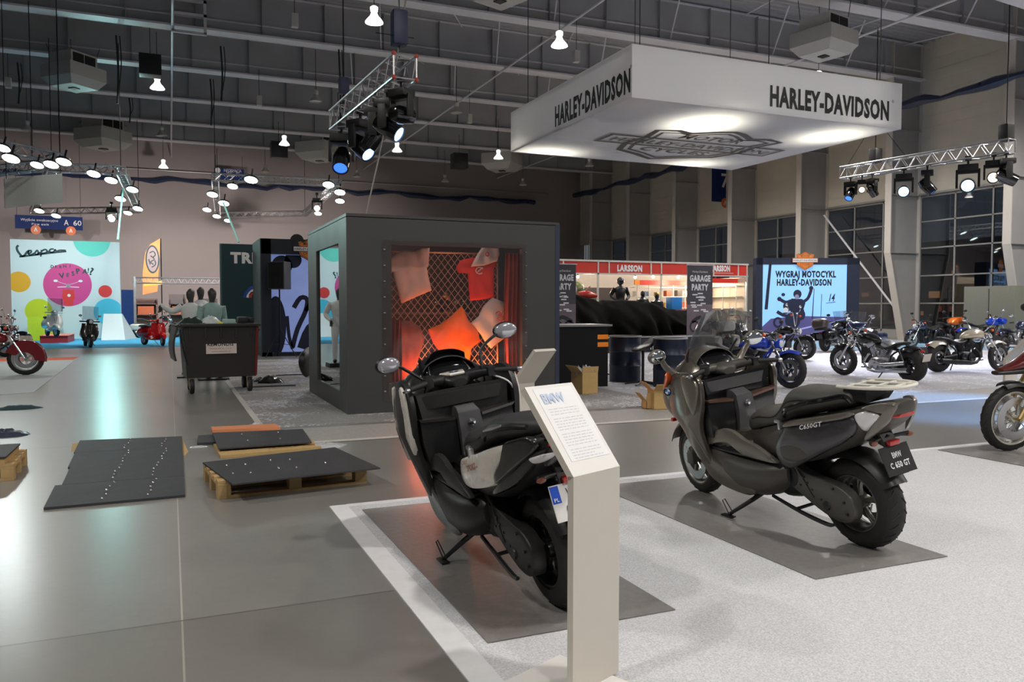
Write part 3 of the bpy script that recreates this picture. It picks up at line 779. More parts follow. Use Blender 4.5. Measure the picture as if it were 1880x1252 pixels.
# small white boxes on cables
for k,(px,py,lab) in enumerate(((541,38,'small white detector box high in the top left'),(1058,104,'small white detector box left of the canopy top'),(862,218,'tiny white detector box right of the spot truss'),(476,185,'tiny pale detector box left of the centre'),(15,152,'tiny pale detector box at the far left'))):
    p=atz(px,py,10.6); b=MB(m_unit); b.cbox((p.x,p.y,10.6),(.22,.22,.42),.02); b.use(dark_metal).tube([(p.x,p.y,10.8),(p.x,p.y,HB+.3)],.01,5)
    tag(b.build('detector_box'),lab,'detector','ceiling detector boxes')
# dark cables hanging from the girders
for k,(px,y0,y1,lab) in enumerate(((213,65,190,'dark vertical cable drop right of the pale air unit'),(405,85,185,'green black cable loop hanging in the upper left'),(32,115,190,'dark cable drop at the far left'),(622,90,260,'dark cable drop left of the spot truss'),(386,145,230,'dark cable drop under the girders left of centre'),(237,180,225,'short dark cable drop left of the lit lamp'))):
    a=atz(px,y0,HB); 
    zb=atY(px,y1,a.y).z
    b=MB(mat('green_black_cable',(.01,.03,.02),.6)); b.tube([(a.x,a.y,HB),(a.x+.05,a.y,(HB+zb)/2),(a.x,a.y,zb)],.035,6,3); b.tube([(a.x+.12,a.y,HB),(a.x+.16,a.y,(HB*.6+zb*.4)),(a.x+.05,a.y,zb+.4)],.02,6,3)
    tag(b.build('hanging_cable'),lab,'cable','cables hanging from the girders')
# ---- moving head lights
m_blue=mat('blue_lens',(.3,.6,1),.3,emit=4.5,ecol=(.25,.52,1),var=0,rvar=0)
m_bluedim=mat('blue_lens_dim',(.05,.15,.7),.3,emit=1.5,ecol=(.05,.2,1),var=0,rvar=0)
m_warm=mat('warm_lens',(1,.85,.6),.3,emit=4,ecol=(1,.85,.62),var=0,rvar=0)
def moving_head(lab,loc,aim,s,lens,grp,clamp=.12):
    t=thing('stage_spotlight',lab,'spotlight',loc,(0,0,math.atan2(aim[1],aim[0])),grp)
    b=MB(black); b.box((-.13*s,-.16*s,-.13*s),(.13*s,.16*s,-.02*s),.02*s); b.build('base',t)
    b=MB(dark_metal); b.tube([(0,0,-.02*s),(0,0,clamp)],.02*s,6); b.box((-.03*s,-.05*s,clamp-.03*s),(.03*s,.05*s,clamp+.05*s)); b.build('clamp',t)
    b=MB(black)
    for sy in (-1,1): b.box((-.06*s,sy*.17*s-.02*s,-.42*s),(.06*s,sy*.17*s+.02*s,-.1*s),.015*s)
    b.box((-.06*s,-.17*s,-.17*s),(.06*s,.17*s,-.12*s)); b.build('yoke',t)
    el=math.atan2(aim[2],math.hypot(aim[0],aim[1]))
    hd=MB(gloss_black); hd.lathe([(-.2*s,.05*s),(-.18*s,.1*s),(-.05*s,.135*s),(.12*s,.125*s),(.2*s,.12*s),(.2*s,.1*s),(.18*s,.098*s)],'x',(0,0,0),18,True)
    h=hd.build('lamp_head',t,loc=(0,0,-.38*s),rot=(0,-el,0))
    MB(lens).lathe([(.185*s,.1*s),(.19*s,.001)],'x',(0,0,0),18).build('lens',h)
    return t
# long truss with five heads
ta=atz(622,236,4.75); tb=atz(748,128,4.75); 
ta=Vector((ta.x,ta.y,4.95)); tb=Vector((tb.x,tb.y,4.95))
ta=atz(622,222,4.95); tb=atz(744,122,4.95)
tr=thing('lighting_truss','silver lattice truss with five black stage lights hung left of the white canopy','truss',ta)
b=MB(alu); d=tb-ta; truss(b,(0,0,0),d,.34,.022,16); b.build('lattice',tr)
mred=mat('red_clamp',(.5,.08,.05),.5)
b=MB(mred); 
for s1 in (-1,1):
    for s2 in (-1,1):
        sd=d.normalized().cross(Vector((0,0,1))); b.sphere(d*1.0+sd*.17*s1+Vector((0,0,.17*s2)),.035,8,6)
b.build('end_clamp',tr)
b=MB(dark_metal); b.tube([d*.93+Vector((0,0,.2)),d*.93+Vector((0,0,HB-4.95))],.012,5); b.tube([d*.1+Vector((0,0,.2)),d*.1+Vector((0,0,HB-4.95))],.012,5); b.build('chain',tr)
b=MB(mat('chain_hoist_blue',(.02,.03,.08),.4)); b.cbox(d*.93+Vector((0,0,.62)),(.22,.22,.5),.04); b.cbox(d*.1+Vector((0,0,.55)),(.18,.18,.3),.04); b.build('hoist',tr)
toc=lambda p:(Vector((0,0,EYE))-Vector(p)).normalized()
G5='stage lights on the left truss'
def onT(f,dz=-.27): p=ta+d*f; return (p.x,p.y,p.z+dz)
moving_head('black stage light at the far end of the left truss with a dark blue lens',onT(.05),(-.3,-.8,-1.0),1.25,m_bluedim,G5)
moving_head('black stage light second from the far end with bright blue lens',onT(.38),(.62,-.9,-.95),1.2,m_blue,G5)
moving_head('black stage light in the middle of the left truss, lens turned aside',onT(.62),(-.5,.3,-.8),1.15,m_warm,G5)
moving_head('black stage light second from the near end with bright blue lens',onT(.78),(.85,-.75,-.7),1.15,m_blue,G5)
moving_head('dark red tinged stage light at the near end of the left truss',onT(.95),(.9,.6,.1),1.0,m_bluedim,G5)
for f in (.38,.78):
    p=onT(f,-.6); light('SPOT',p,420,(.3,.5,1),.1,(p[0]+2.2,p[1]-2.2,0),50,.5,'stage_light')
tag(MB(dark_metal).tube([atY(690,60,11.5),atY(760,70,11.6)],.006,5).build('thin_cable'),'thin cable at the top of the left truss','cable')
_a=atz(707,235,5.6); 
tag(MB(mat('pale_rope',(.35,.32,.28),.7)).tube([atY(745,0,12.2),atY(712,210,12.2),atY(672,395,12.2),Vector((atY(672,395,12.2).x,12.2,2.78))],.012,6,4).build('support_rope'),'long pale sagging rope from the ceiling down to the roof of the dark shop box','rope')
# right truss
ra=atz(1548,318,6.6); rb=atz(1858,268,6.6)
tr2=thing('lighting_truss','silver lattice truss with blue and white stage lights before the right window wall','truss',ra)
d2=rb-ra
b=MB(alu); truss(b,(0,0,0),d2,.42,.03,22,rr=.014); b.build('lattice',tr2)
b=MB(dark_metal)
for f in (.22,.97): b.tube([d2*f+Vector((0,0,.25)),d2*f+Vector((0,0,HB-6.6))],.018,5)
b.tube([d2*.02+Vector((0,0,.2)),d2*.22+Vector((0,0,1.8)),d2*.42+Vector((0,0,.2))],.012,5); b.build('chain',tr2)
b=MB(black); 
for f in (.22,.97): b.cbox(d2*f+Vector((0,0,.45)),(.35,.35,.55),.08)
b.build('hoist',tr2)
G6='stage lights on the right truss'
def onR(px,dz=-.35):
    f=(px-1548)/310.0; n0=atz(px,318-(px-1548)*.161,6.6); return (n0.x,n0.y,6.6+dz)
toward=lambda p,ty=0: (Vector((0,0,1.5+ty))-Vector(p)).normalized()
for px,aim,lens,lab,s in ((1562,(-.6,-.2,-.8),m_bluedim,'black stage light at the left end of the right truss, lens dark',1.25),(1583,'c',m_warm,'small warm white stage light near the left end of the right truss',1.0),(1602,(.5,-.1,-.7),m_bluedim,'black stage light third from the left on the right truss',1.2),
    (1660,'c',m_blue,'blue stage light glaring left of the middle of the right truss',1.7),(1703,(.4,-.5,-.8),m_bluedim,'black stage light in the middle of the right truss, pointing down',1.5),(1778,'c',m_blue,'brightest blue stage light on the right truss',1.9),(1825,'c',m_warm,'warm white stage light near the right end of the right truss',1.5),(1848,(.9,-.6,-.5),m_blue,'slanted blue stage light at the right end of the right truss',1.6)):
    p=onR(px); a=toward(p) if aim=='c' else aim
    moving_head(lab,p,a,s,lens,G6,.15)
for px,tg in ((1660,(11.6,8.3,0)),(1778,(9.6,7.3,0)),(1848,(15,12.5,0)),(1848,(13.5,9.5,0)),(1703,(13.5,14.5,0)),(1562,(19,17,0))):
    p=onR(px,-1.0); light('SPOT',p,(60000 if tg[1]<9 else 40000),(.30,.50,1.0) if tg[1]<9 else (.72,.78,1.0),.12,tg,15 if tg[1]<9 else 34,.6,'stage_light')
# ---- rectangular booth trusses with flood lamps (far left)
m_flood=mat('flood_glow',(1,1,1),.4,emit=12,ecol=(.82,1,.97),var=0,rvar=0)
m_floodw=mat('flood_glow_warm',(1,1,1),.4,emit=12,ecol=(1,.88,.75),var=0,rvar=0)
def frame(pts,z,lab,w=.3,closed=True):
    P=[atz(px,py,z) for px,py in pts]
    t=thing('lighting_truss',lab,'truss',P[0]); b=MB(alu)
    for i in range(len(P) if closed else len(P)-1): truss(b,P[i]-P[0],P[(i+1)%len(P)]-P[0],w,.028,rr=.014)
    b.build('lattice',t)
    b=MB(dark_metal)
    for p in P: b.tube([p-P[0],p-P[0]+Vector((0,0,HB-z))],.015,5)
    b.build('suspension_wire',t); return P
frame([(95,308),(222,313),(255,385),(60,388)],6.8,'rectangular silver truss with flood lamps above the white wall with coloured discs')
frame([(395,325),(622,336),(560,392),(400,395)],7.4,'rectangular silver truss with flood lamps above the dark teal wall')
frame([(-60,255),(110,292),(60,306),(-60,320)],6.2,'silver truss with bright lamps at the far left edge')
def flood(lab,loc,m,s=1,grp='booth flood lamps'):
    t=thing('hanging_flood_lamp',lab,'lamp',loc,group=grp)
    b=MB(black); b.lathe([(.0,.2*s),(.03,.22*s),(.06*s,.2*s),(.10*s,.08*s),(.12*s,.05*s)],'z',(0,0,0),16,True); b.box((-.02,-.02,.1*s),(.02,.02,.4*s)); b.build('housing',t)
    MB(m).lathe([(-.01,.2*s),(-.015,.001)],'z',(0,0,0),16,True).build('lens',t); return t
fl=[(20,291,6.2,1,'w'),(68,303,6.2,.8,'w'),(94,302,6.2,.9,'w'),(117,297,6.2,.9,'w'),(5,272,6.2,.8,'t'),(172,319,6.8,1,'t'),(204,331,6.8,1,'t'),(243,348,6.8,1,'t'),(221,365,6.8,1,'t'),(253,383,6.8,1,'t'),(235,391,6.8,.9,'w'),(72,387,6.8,1,'w'),(103,396,6.8,1,'t'),
 (461,330,7.4,1.2,'t'),(427,342,7.4,1,'t'),(390,357,7.4,1.1,'t'),(411,373,7.4,1.2,'t'),(380,385,7.4,1,'w'),(398,397,7.4,1,'w'),(603,339,7.4,1.1,'t'),(624,353,7.4,1.1,'w'),(624,369,7.4,1,'t'),(584,392,7.4,.9,'w'),(418,405,7.4,.9,'t')]
fa=flood('x',(0,0,0),m_flood); fb=flood('x',(0,0,0),m_floodw)
ua=ub=False
words=['left','right']
for k,(px,py,z,s,c) in enumerate(fl):
    p=atz(px,py,z-.4); src=fa if c=='t' else fb
    zone='at the far left edge' if px<120 and z<6.5 else ('above the white disc wall' if px<300 else 'above the dark teal wall')
    row=sorted([q for q in fl if q[2]==z],key=lambda q:q[0]).index((px,py,z,s,c))+1
    ordn=['first','second','third','fourth','fifth','sixth','seventh','eighth','ninth','tenth','eleventh'][row-1]
    lab='%s flood lamp on the truss %s, %s from the left'%('cool white' if c=='t' else 'warm white',zone,ordn)
    if c=='t' and not ua: o=fa; ua=True
    elif c=='w' and not ub: o=fb; ub=True
    else: o=dup(src,p)
    o.location=p; o.rotation_euler=(R(-24),0,-YAW); o.scale=(s*1.15,)*3; o['label']=lab
for (x,y,z,tx,ty,pw,c) in ((-5.2,35,6.5,-5.0,41.0,1300,(.78,1,.99)),(-1.5,35,6.5,-2.2,40.5,1000,(.8,1,.99)),(-7,26,5.8,-6,22,250,(1,.95,.9)),(-4.5,27,5.8,-4.5,20,450,(.9,1,.98)),(1.5,44,6.8,0,58,4600,(1,.88,.83)),(10,46,6.8,9,59,3000,(1,.88,.83)),(-10,45,6.8,-10,58,3000,(1,.9,.86)),(-3.0,48,6.6,-.4,14,1000,(.5,1,.95)),(-3,27,6.3,2.2,12.9,1500,(.62,1,.92))):
    light('SPOT',(x,y,z),pw,c,.25,(tx,ty,1.5 if ty>50 else (2.6 if ty==12.9 else 0)),100 if ty!=12.9 else 20,.8,'flood_light')
def glare(px,py,z,m,lab):
    p=atz(px,py,z); aim=toward(p); moving_head(lab,(p.x,p.y,p.z+.5),aim,1.5,m,'booth flood lamps',.2)
glare(205,399,6.0,mat('cyan_glow',(1,1,1),.4,emit=30,ecol=(.6,1,.95),var=0,rvar=0),'cool white spotlight shining at the viewer above the disc wall')
glare(582,380,6.9,mat('pink_glow',(1,1,1),.4,emit=30,ecol=(1,.75,.65),var=0,rvar=0),'warm pinkish spotlight shining at the viewer left of the dark shop box roof')
for n,(a_,b_,z) in enumerate((((226,345),(216,440),0),((410,372),(438,445),0))):
    p=atD(a_[0],a_[1],34); q=atD(b_[0],b_[1],33)
    tag(MB(mat('teal_strap',(.3,.75,.68),.5)).tube([p,q],.04,6).build('lifting_strap'),['pale green strap hanging beside the disc wall','pale green strap slanting down to the dark teal wall'][n],'strap')
# cable bundles along the walls
m_cab=mat('blue_black_film',(.02,.03,.07),.3,var=.3,scale=3)
def bundle(P,lab,gap=()):
    b=MB(m_cab); n=len(P); rs=[]; seg=[]
    for i,p in enumerate(P):
        seg.append((Vector(p)+Vector((0,0,random.uniform(-.08,.08))),random.uniform(.10,.24)))
    b.tube([q[0] for q in seg],[q[1] for q in seg],7,2)
    return tag(b.build('hanging_cable_bundle'),lab,'cable bundle')
bundle([(x,BY-.5,10.0-(x%7)*.03) for x in [-12+.8*k for k in range(50)]],'lumpy dark blue wrapped cable bundle running along the back wall')
bundle([(WX-.2,y,10.2) for y in [12+.8*k for k in range(57)]],'lumpy dark blue wrapped cable bundle running along the right wall columns')
b=MB(m_frame).tube([(-12,BY-.5,10.6),(28.5,BY-.5,10.6)],.05,6); struct(b.build('trim_50'))

# added stage lights just outside the view at the right, to brighten the booth floor
for (x,y,z,tx_,ty_,pw,c_,an,lab) in ((16.5,9.4,8.2,14.5,13.2,1700,(.66,.70,1),84,'added stage light beyond the right edge of the view washing the cruisers, first'),(21,10.5,8.2,19,16,1900,(.66,.70,1),84,'added stage light beyond the right edge of the view washing the cruisers, second'),(11.8,6.3,7.6,10.9,8.1,9500,(.16,.44,1),40,'added blue stage light beyond the right edge of the view over the aisle')):
    moving_head(lab,(x,y,z),(tx_-x,ty_-y,-z),1.4,m_blue,'added stage lights out of view',HB-z)
    light('SPOT',(x,y,z-.8),pw,c_,.15,(tx_,ty_,0),an,.7,'stage_light')
# ================================================================ INFO STANDS
m_stand=mat('cream_board',(.62,.58,.51),.5,var=.015)
m_standw=mat('white_board',(.80,.79,.76),.45,var=.01)
def info_stand(label,P0,ang,W=.29,s=.25,h=.32,th=.028,text=True,base=True,zb=.86):
    "folded-board stand: pillar, slanted panel, foot plate. local x along the width, y away from reader"
    t=thing('info_stand',label,'info stand',(P0[0],P0[1],0),(0,0,ang),'white folded info stands')
    z0=.0; zt=zb
    b=MB(m_stand); b.box((0,0,.02),(W,th,zt-.001)); b.use(m_stand); b.build('pillar',t,0)
    b=MB(m_standw,m_stand); L_=math.hypot(s,h); n=Vector((0,h,-s)).normalized()*th
    a0=Vector((0,0,zt)); a1=Vector((0,s,zt+h)); 
    vs=[a0,a0+Vector((W,0,0)),a1+Vector((W,0,0)),a1]; bk=[v+n for v in vs]
    b.add(vs+bk,[(0,1,2,3)]); b.use(m_stand).add(vs+bk,[(4,7,6,5),(0,3,7,4),(1,5,6,2),(3,2,6,7),(0,4,5,1)])
    p=b.build('slanted_panel',t,0,recalc=False)
    if base: MB(m_standw).box((-.35,-.1,.0075),(W-.04,.278,.02),.003).build('base_plate',t,0)
    if text:
        ux=Vector((1,0,0)); uy=Vector((0,s,h)).normalized(); uz=ux.cross(uy)
        M=Matrix.Translation(a0+Vector((0,0,0)))@Matrix(((ux.x,uy.x,uz.x,0),(ux.y,uy.y,uz.y,0),(ux.z,uy.z,uz.z,0),(0,0,0,1)))
        sh=MB(mat('paper_sheet',(.88,.88,.88),.55,var=.0)); sh.T=M; sh.box((.035,.06,.0005),(W-.02,L_-.015,.0015)); so=sh.build('info_sheet',t,0)
        q=MB(mat('pale_blue_ink',(.55,.66,.84),.6,var=0)); q.text('BMW',M@Matrix.Translation((.058,L_-.085,.002)),.045,.13,bold=.03)
        q.use(mat('grey_ink',(.62,.62,.66),.6,var=0)); y=L_-.115; random.seed(5)
        for k in range(17):
            x=.06; xe=W-.05-random.random()*.05*(k%4==3)
            while x<xe:
                w_=.008+random.random()*.022; 
                q.add([M@Vector(v) for v in ((x,y,.0022),(min(x+w_,xe),y,.0022),(min(x+w_,xe),y+.0028,.0022),(x,y+.0028,.0022))],[(0,1,2,3)]); x+=w_+.006
            y-=.0125 if k not in (2,7,12) else .02
        q.build('print',so,0,recalc=False)
    return t
info_stand('tall white info stand with printed sheet, nearest, in front of the black scooter',(1.379,2.646),R(23))
def from_back(px0,px1,yb,D):
    a=atD(px0,yb,D); return a
q=atD(977,700,6.85); q0=atD(925,700,6.6)
info_stand('white info stand behind the black scooter, before the dark shop box, seen from its back',(q.x,q.y),math.atan2(q0.y-q.y,q0.x-q.x)+0*PI,W=.26,s=.25,h=.29,text=False,base=True)
q=atD(1864,655,9.9); q0=atD(1822,655,9.6)
info_stand('white info stand at the right edge behind the adventure motorcycle wheel',(q.x,q.y),math.atan2(q0.y-q.y,q0.x-q.x),W=.29,s=.25,h=.29,text=False)
# ================================================================ RUBBER PANELS AND PALLETS
m_rub=mat('rubber_panel',(.040,.040,.044),.62,var=.15,scale=6,bump=.3,bscale=40)
m_wood=mat('pallet_wood',(.50,.34,.15),.7,var=.2,scale=9)
m_kraft=mat('kraft_board',(.52,.35,.14),.75,var=.06)
m_screw=mat('bright_plug',(.8,.8,.82),.2,.8,var=0)
def quadpanel(name,pts,z,t,lab,grp,screws=()):
    P=[Vector(p) for p in pts]
    b=MB(m_rub); b.rings([[(p.x,p.y,z) for p in P],[(p.x,p.y,z+t) for p in P]])
    o=b.build(name,smooth=0); tag(o,lab,'rubber panel',grp)
    if screws:
        s_=MB(m_screw)
        for (x,y) in screws: s_.sphere((x,y,z+t+.006),(.009,.009,.012),8,5)
        so=s_.build('plug',o,40)
    return o
def bil(P,u,v):
    a=Vector(P[0])*(1-u)+Vector(P[1])*u; c=Vector(P[3])*(1-u)+Vector(P[2])*u; return a*(1-v)+c*v
# four strips lying side by side
A_=atz(80,937); B_=atz(340,913); C_=atz(334,804); D_=atz(143,812)
FR=[A_,B_,C_,D_]; names=['nearest','second','third','farthest']; offx=[0,.06,.13,.02]
for k in range(4):
    v0,v1=k/4,(k+1)/4
    ax=[-.0,.05,.03,.02][k]
    P=[bil(FR,0,v0),bil(FR,1,v0),bil(FR,1,v1),bil(FR,0,v1)]
    P[0].x+=ax; P[3].x+=ax; P[0].y+=.004;P[1].y+=.004
    sc=[]
    for u in (.39,.72) if k<2 else (.45,.80):
        for q in range(5): p=bil(P,u+.01*math.sin(q*2+k)+.012*q,.12+.19*q); sc.append((p.x,p.y))
    quadpanel('rubber_panel',[(p.x,p.y) for p in P],.002+.0008*(k%2),.018,'dark rubber panel flat on the floor, %s of four strips left of the pallet'%names[k],'dark rubber panels on the floor',sc)
tag(MB(m_kraft).rings([[(p.x,p.y,z) for p in (atz(335,806),atz(346,830),atz(338,838),atz(325,812))] for z in (.001,.0018)]).build('cardboard_scrap',smooth=0),'small brown cardboard scrap sticking out right of the flat rubber strips','cardboard')
tag(MB(m_kraft).rings([[(p.x,p.y,z) for p in (atz(133,815),atz(146,812),atz(140,826),atz(130,830))] for z in (.001,.0018)]).build('cardboard_scrap',smooth=0),'small cardboard scrap under the left edge of the flat rubber strips','cardboard')
def pallet(lab,loc,rz,L_=1.2,W=.8):
    t=thing('wooden_pallet',lab,'pallet',loc,(0,0,rz),'wooden pallets')
    b=MB(m_wood)
    for k in range(5):
        y=k*(W-.1)/4; b.box((0,y,.122),(L_,y+.1,.144),.003)
    for x in (0,(L_-.1)/2,L_-.1): b.box((x,0,.1),(x+.1,W,.122),.002)
    b.build('deck_board',t,0)
    b=MB(m_wood)
    for x in (0,(L_-.1)/2,L_-.1):
        for y in (0,(W-.1)/2,W-.1): b.box((x,y,.022),(x+.1,y+.1,.1),.003)
    b.build('block',t,0)
    b=MB(m_wood)
    for y in (0,(W-.1)/2,W-.1): b.box((0,y,0),(L_,y+.1,.022),.002)
    b.build('runner',t,0); return t
pc=atz(400,917); pr=atz(665,888); ang=math.atan2(pr.y-pc.y,pr.x-pc.x)
pallet('wooden pallet carrying dark rubber panels in the middle of the aisle',(pc.x,pc.y,0),ang)
ct,sn=math.cos(ang),math.sin(ang)
def pp(x,y): return (pc.x+x*ct-y*sn,pc.y+x*sn+y*ct)
random.seed(3)
P_=[atz(427,890,.15),atz(698,860,.15),atz(615,822,.15),atz(372,850,.15)]
for k,(u0,u1,lab) in enumerate(((0,.30,'left'),(.30,.62,'middle'),(.62,1,'right'))):
    Q=[bil(P_,u0,0),bil(P_,u1,0),bil(P_,u1,1),bil(P_,u0,1)]
    sc=[]
    for u,v in ((.25,.35),(.6,.3),(.35,.7),(.75,.65)): p=bil(Q,u,v); sc.append((p.x,p.y))
    quadpanel('rubber_panel',[(p.x,p.y) for p in Q],.1445+.001*(k%2),.012,'dark rubber panel on top of the wooden pallet, %s one of three'%lab,'dark rubber panels on the pallet',sc[:4 if k<2 else 1])
# cardboard + panels behind the pallet
K=[atz(405,842),atz(590,825),atz(560,805),atz(392,820)]
o=MB(m_kraft,black_ink); o.rings([[(p.x,p.y,z) for p in K] for z in (.001,.03)])
u_=(K[1]-K[0]).normalized(); v_=Vector((-u_.y,u_.x,0)); M=Matrix(((u_.x,v_.x,0,K[0].x+u_.x*.5+v_.x*.12),(u_.y,v_.y,0,K[0].y+u_.y*.5+v_.y*.12),(0,0,1,.0305),(0,0,0,1)))
o.use(mat('brown_print',(.25,.13,.05),.7)); o.text('FRAGILE  TOP',M,.05,.5,bold=.01)
tag(o.build('cardboard_sheet',smooth=0,recalc=False),'brown printed cardboard sheet on the floor between the pallet and the rear rubber panel','cardboard')
K=[atz(390,797),atz(515,792),atz(505,785),atz(388,791)]
o=MB(mat('orange_board',(.75,.28,.12),.6)); o.rings([[(p.x,p.y,z) for p in K] for z in (.001,.05)])
tag(o.build('orange_carton',smooth=0),'flat orange and white printed carton behind the rear rubber panel','carton')
Q=[atz(401,824,.06),atz(572,812,.06),atz(556,788,.06),atz(390,795,.06)]
sc=[(bil(Q,u,v).x,bil(Q,u,v).y) for u,v in ((.33,.3),(.3,.75),(.68,.3),(.7,.75))]
quadpanel('rubber_panel',[(p.x,p.y) for p in Q],.0505,.014,'dark rubber panel lying behind the pallet over brown cardboard','dark rubber panels on the floor',sc)
K=[atz(362,818),atz(398,816),atz(392,802),atz(364,804)]
tag(MB(m_rub).rings([[(p.x,p.y,z) for p in K] for z in (.002,.03)]).build('rubber_panel',smooth=0),'small end of a dark rubber panel poking out left of the rear cardboard','rubber panel')
def lumpy(name,c,rx,ry,h,m,lab,cat,seed=0,n=22):
    b=MB(m)
    def f(i,j):
        a=2*PI*i/n; r=j/8; k=1+.35*mnoise.noise(Vector((math.cos(a)*2,math.sin(a)*2,seed)))
        x=rx*r*k*math.cos(a); y=ry*r*k*math.sin(a)
        z=h*(1-r**2.2)*(.7+.6*abs(mnoise.noise(Vector((x*9/rx*.5,y*9/ry*.5,seed+3)))))
        return (c[0]+x,c[1]+y,c[2]+z)
    rs=[[f(i,max(j,.02)) for i in range(n)] for j in range(9)]
    b.rings(rs,True,True); return tag(b.build(name,smooth=50),lab,cat)
lumpy('plastic_wrap',(atz(598,820).x,atz(598,820).y,.001),.22,.14,.05,mat('crumpled_plastic',(.55,.56,.58),.2,coat=.5,bump=.8,bscale=30),'crumpled clear plastic wrap right of the rear rubber panel','plastic',2)
lumpy('plastic_wrap',(atz(365,821).x,atz(365,821).y,.001),.10,.05,.02,MATS['crumpled_plastic'],'small scrap of clear plastic left of the rear rubber panel','plastic',5)
lumpy('plastic_wrap',(atz(468,786).x,atz(468,786).y,.001),.12,.08,.07,MATS['crumpled_plastic'],'crumpled plastic behind the orange carton','plastic',8)
pb_=pallet('wooden pallet cut by the left edge of the view under a dark rubber panel',(atz(26,882).x-1.2,atz(26,882).y-.02,0),R(1))
K=[atz(28,832,.16)+Vector((0,-.25,0)),atz(28,832,.16)]
x1=atz(29,838,.15).x; y0=atz(26,882).y-.02
quadpanel('rubber_panel',[(x1-1.2,y0+.02),(x1-.02,y0+.02),(x1-.02,y0+.75),(x1-1.2,y0+.75)],.195,.015,'dark rubber panel on the pallet at the left edge','dark rubber panels on the pallet')
MBc=MB(m_kraft).box((x1-1.2,y0+.03,.1445),(x1-.03,y0+.74,.1945)); tag(MBc.build('cardboard_pack',smooth=0),'brown cardboard pack between pallet and rubber panel at the left edge','cardboard')
m_tealcl=mat('teal_cloth',(.02,.055,.065),.7,bump=.5,bscale=30)
lumpy('cloth',(atz(33,751).x,atz(33,751).y,.001),.30,.13,.07,m_tealcl,'dark teal cloth crumpled on the aisle floor at the left','cloth',11)
lumpy('plastic_bag',(atz(6,800).x,atz(6,800).y,.001),.28,.16,.08,mat('dark_shiny_bag',(.05,.06,.09),.15,coat=.8,bump=.6,bscale=25),'shiny dark plastic bag on the floor at the left edge','bag',13)
# ================================================================ WASTE CONTAINER
m_bin=mat('bin_plastic',(.028,.024,.022),.42,var=.08,bump=.1)
m_binr=mat('bin_red_edge',(.16,.012,.012),.4)
bx,by=.20,14.63
t=thing('waste_container','large black wheeled waste container with a white text plate on its front','waste container',(bx,by,0),(0,0,R(4)))
b=MB(m_bin)
W0,W1,Wt0,Wt1=.05,1.19,.0,1.22; D=.95
b.rings([[(W0,.06,.27),(W1,.06,.27),(W1,D-.06,.27),(W0,D-.06,.27)],[(Wt0,0,1.17),(Wt1,0,1.17),(Wt1,D,1.17),(Wt0,D,1.17)]])
b.box((-.04,-.05,1.15),(1.26,D+.05,1.20),.012)
for x in (.1,.35,.6,.85,1.1): b.box((x-.012,-.02,.95),(x+.012,.04,1.15))
b.build('body',t,20)
b=MB(m_binr); b.rings([[(W1-.03,.045,.29),(W1+.012,.045,.29),(W1+.012,.10,.29),(W1-.03,.10,.29)],[(Wt1-.03,-.012,1.14),(Wt1+.012,-.012,1.14),(Wt1+.012,.05,1.14),(Wt1-.03,.05,1.14)]]); b.build('red_edge',t,0)
b=MB(m_bin)
def lid(u,v):
    a=R(-8)+v*.0; z=1.19-.62*v-.10*math.sin(v*PI)*0; x=-.07-.08*math.sin(v*PI*.8)-.02; return (x,-.02+ (D+.04)*u,z)
b.sheet(lid,6,14,.03); b.box((-.12,-.02,1.14),(.0,D,1.18),.01); b.build('lid',t,30)
b=MB(dark_metal)
b.tube([(-.05,.02,1.1),(-.03,-.02,.9),(.05,-.02,.5)],.012,6)
b.tube([(1.22,.2,1.05),(1.27,.2,1.08),(1.27,.75,1.08),(1.22,.75,1.05)],.018,8); b.build('grip_bar',t,40)
cm=mat('caster_yellow_grey',(.35,.30,.2),.5,.4)
for k,(x,y) in enumerate(((.13,.12),(1.08,.12),(.16,.82),(1.1,.82))):
    b=MB(cm); b.box((x-.05,y-.05,.24),(x+.05,y+.05,.27)); 
    for s_ in (-1,1): b.rings([[(x+s_*.04-.004,y-.03,.25),(x+s_*.04+.004,y-.03,.25),(x+s_*.04+.004,y+.03,.25),(x+s_*.04-.004,y+.03,.25)],[(x+s_*.04-.004,y-.05,.09),(x+s_*.04+.004,y-.05,.09),(x+s_*.04+.004,y-.01,.09),(x+s_*.04-.004,y-.01,.09)]])
    c_=b.build('caster',t,0)
    b=MB(rubber); b.lathe([(-.03,.07),(-.034,.12),(-.018,.13),(.018,.13),(.034,.12),(.03,.07)],'x',(x,y-.03,.13),24,True); b.use(cm).lathe([(-.032,.001),(-.032,.07),(.032,.07),(.032,.001)],'x',(x,y-.03,.13),16); b.build('wheel',c_,40)
b=MB(mat('plate_pinkish_white',(.72,.62,.56),.5)); Mf=Matrix.Translation((.36,.018,.68))@Matrix.Rotation(R(-3.8),4,'X')@Rm
b.T=Mf; b.box((0,0,0),(.50,.22,.008)); b.T=Matrix(); b.use(black_ink); b.text('REMONDIS',Mf@Matrix.Translation((.02,.135,.009)),.062,.43,bold=.03)
b.use(mat('brown_small_ink',(.35,.2,.16),.6)); b.text('Remondis Sp. z o.o.',Mf@Matrix.Translation((.06,.08,.009)),.028,.36); b.text('www.remondis.pl',Mf@Matrix.Translation((.09,.03,.009)),.028,.30)
b.build('name_plate',t,0,recalc=False)
